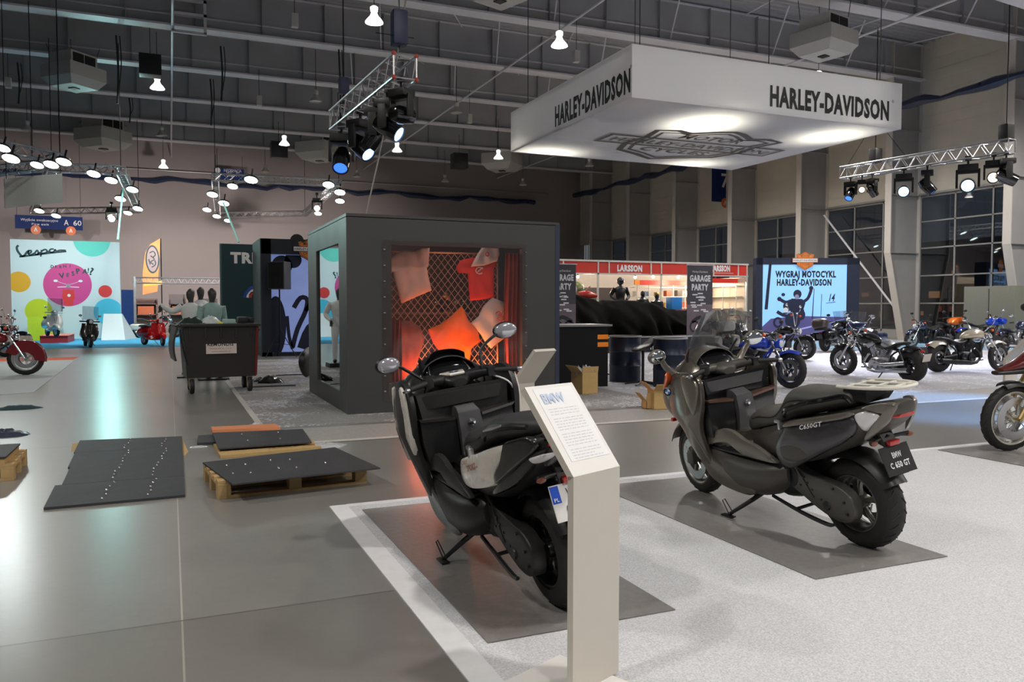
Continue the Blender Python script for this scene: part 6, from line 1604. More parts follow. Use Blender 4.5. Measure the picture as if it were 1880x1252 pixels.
# little scooter picture on the pink disc
b=MB(white_ink); 
for s_ in (-1,1):
    stroke(b,S([(121,530),(121+s_*10,527),(121+s_*20,523)]),.35*k,z=.007); disc(b,M,white_ink,*q(121+s_*23,522),4*k,z=.007,ry=2.5*k); stroke(b,S([(121,534),(121+s_*20,535)]),.8*k,z=.007)
disc(b,M,alu,*q(121,532),4*k,z=.008)
b.use(MATS['red_disc']).add([M@Vector((*q(x,y),.008)) for x,y in ((111,540),(131,540),(133,556),(128,568),(114,568),(109,556))],[tuple(range(6))])
disc(b,M,MATS['red_disc'],*q(121,568),9*k,z=.009,ry=6*k); disc(b,M,white_ink,*q(122,552),3*k,z=.010)
b.build('scooter_picture',t,0,recalc=False)
# lime box, ramp, blue board, platforms
p=atz(66,622,.01); b=MB(mat('lime_box',(.50,.60,.02),.5)); b.box((p.x,VY-1.6,.0105),(p.x+1.1,VY-.6,1.05)); tag(b.build('display_cube',smooth=0),'lime green display cube behind the red plinth','box')
p=atz(175,630,.01); b=MB(m_vw); x0,x1=p.x,atz(228,622,.01).x
b.rings([[(x0,VY-2.3,.0105),(x1+.1,VY-2.3,.0105),(x1+.1,VY-2.2,.0105),(x0,VY-2.2,.0105)],[(x0,VY-.5,1.15),(x1-.1,VY-.5,1.15),(x1-.1,VY-.4,1.15),(x0,VY-.4,1.15)]])
b.rings([[(x1+.1,VY-2.3,.0105),(x1+.5,VY-.4,.0105),(x1-.1,VY-.4,.0105)],[(x1-.1,VY-.5,1.15),(x1-.08,VY-.42,1.15),(x1-.12,VY-.42,1.15)]])
tag(b.build('sloped_panel',smooth=0),'white sloping panel leaning below the right end of the disc wall','panel')
p=atY(224,602,44); b=MB(mat('royal_blue_board',(.01,.06,.28),.5)); b.box((p.x,44,0),(atY(246,602,44).x,44.12,atY(235,532,44).z)); tag(b.build('blue_board',smooth=0),'royal blue upright board just right of the disc wall','board')
# feather flag
FY=50; b=MB(mat('orange_flag',(.80,.30,.10),.7,var=.2,scale=1.2)); M2=Matrix()
def fl_(px,py): v=atY(px,py,FY); return (v.x,v.z)
o_=[fl_(*p) for p in ((294,438),(293,470),(289,535),(262,541),(262,500),(266,465),(276,448))]
b.prism(o_,FY-.02,FY+.02,'y'); fo=b.build('feather_flag',smooth=0); tag(fo,'tall orange feather flag with a grey oval emblem before the back wall','flag')
c_=fl_(280,476); Mf=Matrix.Translation((0,FY-.025,0))@Rm
b=MB(black_ink); disc(b,Mf,MATS['dark_teal_ink'],c_[0],c_[1],.36,z=.004,ry=.80); disc(b,Mf,mat('grey_oval',(.30,.25,.26),.6),c_[0],c_[1],.29,z=.006,ry=.70); [stroke(b.use(MATS['dark_teal_ink']),[(c_[0]+dx_,c_[1]+dz_) for dx_,dz_ in q_],.03,Mf,3,.007) for q_ in ([(-.15,.35),(.05,.45),(.15,.25),(0,.1)],[(-.1,.2),(.1,0),(-.1,-.15),(.05,-.3)],[(.12,-.05),(.15,-.3),(-.05,-.45)],[(-.2,0),(-.12,-.3)])]
b.use(mat('yellow_print',(.75,.55,.08),.6)); e_=fl_(264,525); b.add([Mf@Vector((e_[0],e_[1],.004)),Mf@Vector((e_[0]+.95,e_[1]+.1,.004)),Mf@Vector((e_[0]+.95,e_[1]+.3,.004)),Mf@Vector((e_[0],e_[1]+.15,.004))],[(0,1,2,3)])
b.build('emblem',fo,0,recalc=False)
MB(dark_metal).tube([(o_[0][0]+.03,FY,0),(o_[0][0]+.03,FY,o_[0][1])],.03,8).build('pole',fo)
# gantry, back shelves, crates before the back wall
b=MB(alu)
for z in (3.05,2.75): b.tube([atY(245,540,48)+Vector((0,0,z-atY(245,540,48).z)),Vector((atY(405,540,48).x,48,z))],.04,6)
gx0=atY(248,540,48).x; gx1=atY(405,540,48).x
for x in (gx0,gx1): b.box((x-.05,47.95,0),(x+.05,48.05,3.1))
for k_ in range(14): b.tube([(gx0+(gx1-gx0)*k_/14,48,3.05),(gx0+(gx1-gx0)*(k_+.5)/14,48,2.75),(gx0+(gx1-gx0)*(k_+1)/14,48,3.05)],.02,5)
tag(b.build('booth_gantry'),'thin silver gantry beam spanning before the back wall behind the feather flag','gantry')
for k_,(x0_,x1_,y0_,y1_,c,lab) in enumerate(((247,290,548,590,(.16,.10,.09),'dark brown shelf unit below the feather flag'),(310,342,540,592,(.10,.09,.09),'dark display rack right of the feather flag'),(342,372,545,590,(.20,.15,.13),'brown partition beside the dark rack before the back wall'),(372,400,548,592,(.07,.065,.06),'black partition behind the riding suits'))):
    Y_=49+k_*.4; a=atY(x0_,y0_,Y_); c2=atY(x1_,y1_,Y_); b=MB(mat('shelf_tone_%d'%k_,c,.6)); b.box((a.x,Y_,0),(a.x+.08,Y_+.5,a.z)); b.box((c2.x-.08,Y_,0),(c2.x,Y_+.5,a.z)); b.box((a.x,Y_+.42,0),(c2.x,Y_+.5,a.z))
    for z in (.4,1.0,1.6): b.box((a.x,Y_,z),(c2.x,Y_+.5,z+.05))
    b.use(mat('rust_goods',(.45,.12,.05),.6)).box((a.x+.15,Y_+.1,1.05),(c2.x-.2,Y_+.38,1.5)); tag(b.build('display_shelf',smooth=0),lab,'shelf','shelves before the back wall')
# ---- mannequins
def mannequin(label,loc,rz,jacket,helm=None,s=1.0,arms='down',pants=None,cat='mannequin',h0=.12):
    t=thing('mannequin',label,cat,loc,(0,0,rz)); t.scale=(s,s,s)
    skin=MATS.get('mannequin_skin') or mat('mannequin_skin',(.05,.05,.05),.4)
    b=MB(skin)
    def vl(b,secs,n=18):
        b.rings([[(cx_+wx*math.cos(2*PI*k/n),cy_+wy*math.sin(2*PI*k/n),z) for k in range(n)] for z,cx_,cy_,wx,wy in [tuple(v) for v in catmull([Vector(q_) for q_ in secs],3)]])
    vl(b,[(1.40,0,0,.055,.055),(1.50,0,.0,.052,.055),(1.55,0,-.015,.062,.075),(1.63,0,-.01,.076,.095),(1.70,0,0,.07,.088),(1.75,0,0,.02,.03)]); b.sphere((0,-.10,1.60),(.014,.02,.02),8,6)
    b.tube([(0,0,.9),(0,0,1.45)],.07,8)
    b.build('body',t,50)
    b=MB(jacket); vl(b,[(.86,0,0,.165,.115),(.95,0,0,.17,.12),(1.08,0,0,.155,.11),(1.25,0,-.01,.19,.13),(1.38,0,0,.205,.115),(1.43,0,0,.14,.08),(1.47,0,0,.07,.065)])
    ap={'down':[(.19,0,1.39),(.25,.02,1.12),(.24,-.08,.88)],'bent':[(.19,0,1.39),(.31,.06,1.14),(.19,-.14,1.0)],'up':[(.19,0,1.39),(.36,-.08,1.30),(.52,-.22,1.42)]}[arms]
    for s_ in (-1,1): b.tube([(s_*x,y,z) for x,y,z in ap],[.078,.06,.045],12,4)
    b.build('jacket',t,60)
    b=MB(skin)
    for s_ in (-1,1):
        hx_,hy_,hz2=ap[-1]; b.sphere((s_*hx_,hy_-.02,hz2-.05),(.035,.03,.05),10,8)
        for f in range(4): b.tube([(s_*hx_+(f-1.5)*.016,hy_-.02,hz2-.085),(s_*hx_+(f-1.5)*.017,hy_-.035,hz2-.125),(s_*hx_+(f-1.5)*.016,hy_-.055,hz2-.15+.006*abs(f-1))],[.009,.008,.007],6)
        b.tube([(s_*(hx_-.03),hy_-.03,hz2-.05),(s_*(hx_-.045),hy_-.055,hz2-.085)],[.010,.008],6)
    b.build('hands',t,50)
    b=MB(pants or jacket)
    for s_ in (-1,1): b.tube([(s_*.085,0,.92),(s_*.10,-.01,.70),(s_*.105,-.02,.48),(s_*.11,.02,.25),(s_*.11,.02,.06)],[.10,.092,.07,.06,.05],14,3)
    b.build('trousers',t,60)
    b=MB(black); 
    for s_ in (-1,1): b.ellsec([(-.09,0,.09,.045,0),(0,0,.11,.05,0),(.1,0,.07,.045,0),(.17,0,.04,.03,0)],12,2) if False else b.sphere((s_*.11,-.05,.045),(.05,.13,.045),12,8)
    b.build('boots',t,50)
    if helm:
        b=MB(helm); b.sphere((0,-.01,1.64),(.125,.15,.14),18,12); h=b.build('helmet',t,60)
        MB(gloss_black).sphere((0,-.075,1.63),(.105,.10,.055),14,8).build('visor',h,60)
    return t
jw=mat('white_suit',(.72,.76,.74),.6,bump=.2); jt=mat('sage_suit',(.28,.42,.40),.6,bump=.2,var=.15); jb=mat('black_leather',(.02,.02,.022),.35,bump=.2)
def man_at(px,py_head,D,hz=1.72):
    p=atD(px,py_head,D); return p
p=atD(341,535,17.2); pd=MB(black); 
for (px,py,D,jk,hm,arms,lab,rz) in ((350,541,17.0,jw,None,'up','white riding suit on a mannequin behind the waste container, leftmost',R(-30)),(368,533,18.6,jw,None,'bent','white riding suit with dark head behind the waste container, middle one',R(10)),(389,538,16.4,jt,None,'down','grey green riding suit on a mannequin behind the waste container, rightmost',R(20))):
    p=atD(px,py,D); s=1.05; h=p.z-1.68*s
    b=MB(black); b.box((p.x-.3,p.y-.3,0),(p.x+.3,p.y+.3,max(.03,h)),.01); pz=b.build('plinth'); tag(pz,'dark plinth under the riding suit mannequin, %s'%lab.split(', ')[1],'plinth','plinths under the riding suits')
    mannequin(lab,(p.x,p.y,max(.03,h)),rz,jk,hm,s,arms)
# ---- teal wall with lettering
TY=29.2; a=atY(406,447,TY); c=atY(520,600,TY); b=MB(mat('teal_black_wall',(.012,.045,.055),.5,var=.03))
t=thing('booth_wall','dark teal booth wall with white partial lettering beside the black billboard box','booth wall',(a.x,TY,0))
b.box((0,0,0),(3.2,.2,a.z)); b.use(mat('teal_edge',(.08,.16,.17),.5)).box((-.05,-.02,0),(.0,.22,a.z)); b.build('board',t,0)
M=Matrix.Translation((0,-.004,0))@Rm; u=27.5/1471.0*1.0
px2=lambda px,py:(atY(px,py,TY).x-a.x, atY(px,py,TY).z)
b=MB(white_ink); x_,z_=px2(423,482); b.text('TRIUMPH',M@Matrix.Translation((x_,z_,.003)),.36,2.35,bold=.05)
for kk,(m_,o) in enumerate(((mat('stripe_blue',(.02,.08,.4),.5),0),(white_ink,.09),(mat('stripe_red',(.5,.05,.03),.5),.18))):
    b.use(m_); pts=[(px2(446,541)[0]+.05+o,px2(446,541)[1]-.1),(px2(452,533)[0]+o,px2(452,533)[1]-.1),(px2(462,528)[0]+o,px2(462,528)[1]-o),(px2(480,528)[0],px2(480,528)[1]-o)]
    stroke(b,pts,.05,M,3)
b.build('lettering',t,0,recalc=False)
# ---- black billboard box with blue lit poster, left of the shop box
HX,HY=atz(482,655).x,atz(482,655).y
HH=3.5; hang=math.atan2(atz(600,654).y-HY,atz(600,654).x-HX)
t=thing('billboard_box','black billboard box with pale blue lit motorcycle poster left of the shop box','billboard',(HX,HY,0),(0,0,0))
b=MB(mat('navy_black_board',(.012,.016,.028),.4)); WB=3.3
b.box((0,.02,0),(WB,.7,.12)); b.box((0,.02,3.05),(WB,.7,HH)); b.box((0,.02,0),(.28,.7,HH)); b.box((WB-.2,.02,0),(WB,.7,HH)); b.box((0,.25,0),(WB,2.3,HH)); b.build('housing',t,0)
b=MB(mat('dark_teal_side',(.035,.055,.06),.5)); b.box((-.03,.0,0),(0,2.3,HH)); b.build('side_panel',t,0)
ps=mat('blue_lit_poster',(.3,.4,.75),.5,emit=.32,ecol=(.32,.42,.9),var=.25,scale=1.3)
b=MB(ps); M=Matrix.Translation((0,.235,0))@Rm
b.box((.28,.235,.12),(WB-.2,.25,3.05)); bi=mat('navy_ink',(.012,.015,.05),.5)
disc(b,M,bi,.62,2.72,.3,(.28,.12,WB,3.05)); disc(b,M,bi,.95,2.9,.25,(.28,.12,WB,3.04)); disc(b,M,bi,1.8,2.95,.3,(.28,.12,WB,3.04)); disc(b,M,bi,.42,.9,.30,(.28,.12,WB,3.04),ry=.9)
for pts,r in (([(.9,.25),(1.05,.8),(1.3,1.35),(1.35,1.7),(1.15,1.75),(.95,1.45)],.07),([(1.3,1.35),(1.6,1.8),(1.75,1.75)],.06),([(1.2,.2),(1.45,.8),(1.9,1.0),(2.5,1.0)],.17),([(1.6,.3),(1.9,.75),(2.4,.8)],.15),([(1.7,1.65),(1.85,1.9)],.05),([(.75,1.2),(.8,.6),(.9,.2)],.05)):
    stroke(b.use(bi),pts,r,M,3,.006)
b.build('poster',t,0,recalc=False)
b=MB(mat('emblem_orange',(.75,.22,.03),.5)); ec=atY(567,458,HY); ex_=ec.x-HX; M=Matrix.Translation((ex_,-.02,ec.z))@Rm
emb_w=white_ink
emblem(b,M,.52,black_ink,MATS['emblem_orange'],white_ink,t=.05); b.use(black).box((ex_-.25,0,ec.z-.2),(ex_+.25,.1,ec.z+.2)); disc(b,M,black_ink,-.35,.25,.2,z=.0005); b.build('shield_emblem',t,0,recalc=False)
# loudspeaker on tripod
sp=atz(512,652); T0=(sp.x-.1,sp.y-1.15)
t=thing('speaker_stand','black tripod speaker stand in front of the blue lit poster','stand',(T0[0],T0[1],.006))
b=MB(dark_metal); b.tube([(0,0,.25),(0,0,1.98)],.022,8); b.build('pole',t)
for k_ in range(3):
    a_=R(90+120*k_); b=MB(dark_metal); b.tube([(0,0,.85),(.5*math.cos(a_),.5*math.sin(a_),0.012)],.014,6); b.tube([(0,0,.4),(.28*math.cos(a_),.28*math.sin(a_),.37)],.008,5); b.build('leg',t)
t=thing('loudspeaker','black loudspeaker box on the tripod in front of the blue lit poster','loudspeaker',(T0[0],T0[1],1.99),(0,0,R(-35)))
b=MB(mat('speaker_grey',(.07,.075,.08),.5)); b.box((-.26,-.2,0),(.26,.22,.80),.02); b.build('cabinet',t,30)
b=MB(black); b.box((-.23,-.215,.03),(.23,-.2,.77)); b.lathe([(-.225,.14),(-.217,.15),(-.217,.02)],'y',(0,0,.25),18); b.build('grille',t,0)
# white bench strip by the maroon bikes, hanging white banner, hall signs
a=atz(60,618,.72); b=MB(mat('beige_board',(.62,.52,.42),.6)); y_=25.0; x_=atY(58,618,y_).x; zz=atY(58,618,y_).z; b.box((x_-3,y_,zz-.12),(x_,y_+.12,zz+.02)); b.box((x_-.15,y_,0),(x_-.05,y_+.12,zz-.12)); b.box((x_-2.9,y_,0),(x_-2.8,y_+.12,zz-.12)); tag(b.build('barrier_board',smooth=0),'low pale beige barrier board across the bikes at the left edge','barrier')
a=atY(8,328,30); c=atY(114,318,32.5)
def hb_(u,v): 
    x=a.x+(c.x-a.x)*u; y=30+2.5*u; zt=a.z+(c.z-a.z)*u; zb=atY(8,382,30).z+(atY(114,372,32.5).z-atY(8,382,30).z)*u
    return (x,y+.04*math.sin(u*9),zb+(zt-zb)*v)
b=MB(mat('banner_cloth',(.42,.45,.44),.7)); b.sheet(hb_,16,4,.02); o=b.build('hanging_banner',smooth=50); tag(o,'blank white banner hanging from the truss at the far left','banner')
b=MB(dark_metal); 
for u in (.03,.97): q_=Vector(hb_(u,1)); b.tube([q_,(q_.x,q_.y,HB)],.012,5)
b.build('wire',o)
m_sign=mat('blue_sign',(.01,.03,.14),.6,var=.02,spec=.2)
def sign(lab,x0,y0,x1,y1,Y,fn=None,wires=True):
    a=atY(x0,y0,Y); c=atY(x1,y1,Y); t=thing('hall_sign',lab,'sign',(a.x,Y,c.z)); w_=c.x-a.x; h_=a.z-c.z
    MB(m_sign).box((0,0,0),(w_,.06,h_)).build('board',t,0)
    b=MB(white_ink); fn(b,Matrix.Translation((0,-.004,0))@Rm,w_,h_); b.build('print',t,0,recalc=False)
    if wires: b=MB(dark_metal).tube([(.1,.03,h_),(.1,.03,HB-c.z)],.012,5).tube([(w_-.1,.03,h_),(w_-.1,.03,HB-c.z)],.012,5); b.build('wire',t)
    return t
om=mat('orange_round',(.75,.18,.05),.5)
def s1(b,M,w,h):
    b.text('Wyjście ewakuacyjne',M@Matrix.Translation((.3,h*.58,.002)),.16,w*.55); b.text('Fire exit',M@Matrix.Translation((.9,h*.28,.002)),.14,w*.25)
    b.text('A',M@Matrix.Translation((w*.72,h*.35,.002)),.35,.25); b.text('60',M@Matrix.Translation((w*.86,h*.35,.002)),.33,.45)
    for x in (w*.3,w*.82): disc(b,M,om,x,-.05,.28,z=.006); b.use(white_ink).text('^',M@Matrix.Translation((x-.1,-.3,.008)),.4,.2,bold=.03)
sign('long navy blue hall sign with two orange roundels above the disc wall',27,394,152,423,57.5,s1)
def s2(b,M,w,h):
    b.text('INFORMACJA',M@Matrix.Translation((w*.32,h*.72,.002)),.2,w*.6); b.text('WC  P',M@Matrix.Translation((w*.4,h*.3,.002)),.4,w*.4); disc(b,M,white_ink,w*.12,h*.8,.18); disc(b,M,white_ink,w*.12,h*.25,.16)
sign('smaller navy hall sign high on the back wall behind the lamp truss',393,308,448,332,58,s2)
def s3(b,M,w,h):
    b.text('7',M@Matrix.Translation((w*.42,h*.45,.002)),h*.42,None,bold=.02); disc(b,M,om,w*.62,-.05,.30,z=.006); b.use(white_ink).text('^',M@Matrix.Translation((w*.62-.12,-.33,.008)),.42,.24,bold=.03)
sign('navy hanging sign with a white number seven and orange roundel below the canopy',1308,308,1346,372,40.5,s3)
# ================================================================ RIGHT : STAGE, COVERED BIKES, SHOP BOOTH
LY=27.6
x0=atY(1010,485,LY).x; x1=atY(1373,487,LY).x; zt=atY(1200,483,LY).z; zf=atY(1200,503,LY).z
m_rf=mat('red_fascia',(.58,.035,.02),.45,var=.02); m_al=mat('booth_profile',(.66,.64,.6),.35,.3); m_bw=mat('booth_infill',(.62,.56,.46),.6)
t=thing('shop_booth','long exhibition booth with red fascia and white lettering beyond the covered bikes','booth',(x0,LY,0))
WL=x1-x0
b=MB(m_rf).box((0,0,zf),(WL,.04,zt)); b.build('fascia',t,0)
b=MB(m_al); b.box((-.02,-.03,zt),(WL+.02,.08,zt+.07)); b.box((-.02,-.02,zf-.05),(WL+.02,.07,zf))
xs=[atY(px,500,LY).x-x0 for px in (1034,1098,1118,1195,1214,1262,1310,1355,1371)]
for x in xs: b.box((x-.03,-.02,0 if x in (xs[1],xs[4],xs[-1]) else zf),(x+.03,.05,zt))
b.box((-.03,-.02,0),(.03,.05,zt)); b.build('frame_profile',t,0)
M=Matrix.Translation((0,-.006,0))@Rm
b=MB(white_ink)
for px in (1133,1306):
    p=atY(px,497,LY); b.text('LARSSON',M@Matrix.Translation((p.x-x0,p.z-.01,.003)),.24,1.15 if px<1200 else .95,bold=.06)
b.use(mat('fascia_small',(.75,.35,.3),.5)); 
for px in (1134,1307): p=atY(px,501,LY); b.add([M@Vector((p.x-x0,p.z-.02,.003)),M@Vector((p.x-x0+1.1,p.z-.02,.003)),M@Vector((p.x-x0+1.1,p.z+.02,.003)),M@Vector((p.x-x0,p.z+.02,.003))],[(0,1,2,3)])
b.build('lettering',t,0,recalc=False)
BD=4.0
b=MB(m_bw); b.box((0,BD,0),(WL,BD+.05,zt-.1)); b.box((0,0,0),(.04,BD,zf-.06)); b.box((WL-.04,.15,0),(WL,BD,zf-.06)); b.build('infill_panel',t,0)
b=MB(m_al)
for z in (.9,1.4,1.9,2.35): b.box((WL-.35,.3,z),(WL-.04,BD,z+.03))
for y in (.3,1.2,2.1,3.0): b.box((WL-.36,y,0),(WL-.33,y+.03,2.4))
b.build('side_shelving',t,0)
b=MB(m_rf,m_al); a=atY(1165,514,LY+2.2); c=atY(1260,524,LY+2.2); b.box((a.x-x0,2.2,c.z),(c.x-x0,2.24,a.z)); a2=atY(1308,511,LY+.6); c2=atY(1370,520,LY+.6); b.box((a2.x-x0,.6,c2.z),(WL,.64,a2.z)); b.use(mat('orange_tab',(.8,.25,.03),.5)); d_=atY(1174,520,LY+2.2); b.box((a.x-x0,2.18,c.z),(d_.x-x0,2.2,a.z)); b.build('inner_fascia',t,0)
b=MB(m_al)
for px in range(1170,1370,22):
    for Yo in (2.25,):
        x=atY(px,540,LY+Yo).x-x0
        if x<WL: b.box((x-.02,Yo-.02,0),(x+.02,Yo+.02,c.z))
for z in (.9,1.4,1.9,2.3): b.box((a.x-x0,2.2,z),(WL,2.6,z+.03))
b.build('shelving',t,0)
b=MB(mat('dark_counter',(.06,.05,.045),.5)); b.box((.6,2.9,0),(a.x-x0-.2,3.4,2.3)); b.build('dark_backboard',t,0)
# goods on the shelves : one coloured pack each
random.seed(12); pk=[mat('pack_%d'%i,c_,.5) for i,c_ in enumerate(((.6,.35,.08),(.1,.09,.08),(.55,.5,.45),(.45,.1,.05),(.15,.2,.3),(.65,.5,.2)))]
sxx=a.x-x0+.12
for z,nm in ((.93,'lowest'),(1.43,'second'),(1.93,'third')):
    x=sxx; cnt=0
    while x<WL-.4:
        ci=random.randrange(6); cnt+=1; w_=random.uniform(.18,.38); h_=random.uniform(.15,.32); b=MB(pk[ci]); b.box((x0+x,LY+2.3,z+.001),(x0+x+w_,LY+2.55,z+h_),.01); o=b.build('boxed_goods'); tag(o,'%s box, number %s from the left, %s shelf in the red fascia booth'%(['amber','dark','beige','red','slate blue','yellow'][ci],['one','two','three','four','five','six','seven','eight','nine','ten','eleven','twelve','thirteen','fourteen','fifteen'][min(cnt,15)-1],nm),'box','boxed goods in the red fascia booth'); x+=w_+random.uniform(.05,.45)
glow=mat('booth_spot',(1,.9,.75),.5,emit=14,ecol=(1,.85,.65),var=0,rvar=0)
for sk,(px,py,Yo) in enumerate(((1061,508,1.0),(1166,509,1.0),(1199,508,1.0),(1245,509,1.0),(1364,527,1.0))):
    p=atY(px,py,LY+Yo); b=MB(glow); b.sphere((p.x,p.y,p.z),.06,10,6); o=b.build('booth_spotlight'); tag(o,'small warm spotlight under the red fascia, %s from the left'%['first','second','third','fourth','fifth'][sk],'spotlight','small spotlights under the red fascia')
    MB(black).cyl((p.x,p.y,p.z+.05),(p.x,p.y,zt),.03,.03,8).build('housing',o)
for x_ in (2.5,7,11,WL-1.2): light('POINT',(x0+x_,LY+1.5,zf-.3),100,(1,.80,.58),.15,name='booth_light')
# jacket mannequin + busts + blue crate on stage/behind
for (px,pyh,D,lab,jk,hm,s) in ((1139,515,30.0,'mannequin in black leather jacket and dark helmet behind the covered motorcycles',jb,mat('helmet_graphite',(.07,.08,.09),.25,coat=.6),1.08),):
    p=atD(px,pyh,D); z_=p.z-1.66*s; b=MB(black); b.box((p.x-.4,p.y-.4,0),(p.x+.4,p.y+.4,z_),.01); tag(b.build('plinth'),'black plinth under the leather jacket mannequin','plinth'); mannequin(lab,(p.x,p.y,z_),R(-15),jk,hm,s,'bent')
for n_,(px,py,lab) in enumerate(((1180,552,'black jacket bust on the counter left in the red fascia booth'),(1206,556,'smaller black bust beside the blue crate in the red fascia booth'))):
    p=atD(px,py,31); b=MB(jb); b.lathe([(-.28,.24),(-.1,.27),(.05,.24),(.12,.10),(.18,.05),(.2,.01)],'z',(p.x,p.y,p.z),16,True); b.sphere((p.x,p.y,p.z+.26),(.09,.1,.12),12,8); b.use(black).cyl((p.x,p.y,0),(p.x,p.y,p.z-.25),.05,.05,8); b.box((p.x-.25,p.y-.25,0),(p.x+.25,p.y+.25,.03)); tag(b.build('jacket_bust'),lab,'bust')
p=atD(1237,566,30.5); b=MB(mat('blue_crate',(.01,.22,.62),.4)); b.box((p.x-.22,p.y-.2,p.z-.05),(p.x+.24,p.y+.2,p.z+.42),.02); o=b.build('blue_crate'); tag(o,'bright blue canister behind the black cloth in the red fascia booth','canister')
b=MB(mat('red_cabinet',(.4,.05,.03),.5)); b.box((p.x-.4,p.y-.3,0),(p.x+.45,p.y+.3,p.z-.05)); tag(b.build('red_cabinet',smooth=0),'low red cabinet under the blue canister','cabinet')
# stage with lettered front
SY=22.2; s0=atY(1028,640,SY).x; s1_=atY(1330,640,SY).x; st=atY(1150,619,SY).z
t=thing('low_stage','long black stage with white lettering on its front edge','stage',(s0,SY,0))
b=MB(mat('stage_black',(.018,.018,.02),.6)); b.box((0,0,.008),(s1_-s0,3.4,st)); b.build('platform',t,0)
b=MB(alu); b.box((0,-.02,st-.02),(s1_-s0,.0,st+.015)); b.build('edge_strip',t,0)
M=Matrix.Translation((0,-.004,0))@Rm; b=MB(white_ink)
for txt,px,w_ in (('THE BA',1096,38),('THE',1192,18)):
    p=atY(px,647,SY); b.text(txt,M@Matrix.Translation((p.x-s0,.10,.003)),.30,w_*25.5/1471*1.08,bold=.04)
p=atY(1217,647,SY); b.add([M@Vector((p.x-s0+i,.08+j,.003)) for i,j in ((0,0),(.03,0),(.03,.33),(0,.33))],[(0,1,2,3)])
b.build('lettering',t,0,recalc=False)
# black cloth over the motorcycles
prof=[(1010,552),(1030,558),(1050,542),(1062,545),(1082,551),(1100,556),(1120,551),(1150,553),(1180,557),(1200,559),(1216,566),(1240,571),(1266,569)]
CYc=24.05; px_=[(atY(a_,b_,CYc).x,atY(a_,b_,CYc).z) for a_,b_ in prof]
def ztop(x):
    for i in range(len(px_)-1):
        if px_[i][0]<=x<=px_[i+1][0]:
            k_=(x-px_[i][0])/(px_[i+1][0]-px_[i][0]); return px_[i][1]*(1-k_)+px_[i+1][1]*k_
    return px_[-1][1]
xa,xb=px_[0][0],px_[-1][0]
def cl_(u,v):
    x=xa+(xb-xa)*u; H_=ztop(x)-st
    # v: 0 front hem .. .45 top front .. .6 top back .. 1 back hem
    if v<.5: k_=v/.5; z=st+.012+H_*(k_**.8); y=CYc-.95+.75*k_**1.6
    elif v<.6: k_=(v-.5)/.1; z=st+.012+H_+.02*math.sin(k_*PI); y=CYc-.2+.4*k_
    else: k_=(v-.6)/.4; z=st+.012+H_*(1-k_)**.8; y=CYc+.2+.75*k_
    fo=(1-abs(2*min(v,.5)/1.0-0))  # stronger near the hem
    w_=max(0,1-v/.5) if v<.5 else max(0,(v-.6)/.4)
    y+=(.16*math.sin(u*40+2*math.sin(u*9)+v*3)*w_+.22*mnoise.noise(Vector((u*11+v*4,v*2.2,1))))*(.3+.9*w_)*(1 if v<.5 else -1)
    z+=.07*mnoise.noise(Vector((u*15,v*5,4)))*(1 if .1<v<.9 else 0)
    z=max(z,st+.012)
    return (x+.08*mnoise.noise(Vector((u*12,v*6,8))),y,z)
b=MB(mat('black_cloth',(.0055,.0055,.005),.95,bump=.1,spec=.08)); b.sheet(cl_,110,34,.01); tag(b.build('black_cloth_cover',smooth=60),'big black cloth draped over motorcycles on the stage','cloth')
# helmets / bodywork peeking over the cloth at the left
for px,py,r_,c_,lab in ((1046,532,.27,(.45,.38,.5),'lilac helmet on a stand behind the left end of the black cloth'),(1060,530,.26,(.25,.28,.10),'olive camouflage helmet behind the left end of the black cloth')):
    p=atD(px,py,27.3 if px<1050 else 28.6); b=MB(mat('h_%d'%px,c_,.3,coat=.5,var=.3,scale=6)); b.sphere(p,(r_*.9,r_,r_),16,10); b.use(black).cyl((p.x,p.y,st),(p.x,p.y,p.z-r_*.9),.04,.04,8); tag(b.build('helmet_on_stand'),lab,'helmet')
p=atD(1078,541,27.6); b=MB(mat('red_bodywork',(.55,.04,.02),.25,coat=.6)); b.ellsec([(p.x-.35,p.z-.12,p.z+.1,.12,p.y),(p.x,p.z-.15,p.z+.14,.18,p.y),(p.x+.35,p.z-.1,p.z+.02,.1,p.y)],16,3); b.use(chrome).tube([(p.x-.1,p.y,p.z+.1),(p.x-.05,p.y-.3,p.z+.28)],.02,6); b.use(black).cyl((p.x,p.y,st),(p.x,p.y,p.z-.12),.05,.05,8); tag(b.build('red_fuel_tank'),'small red fuel tank on a stand poking above the black cloth','tank')
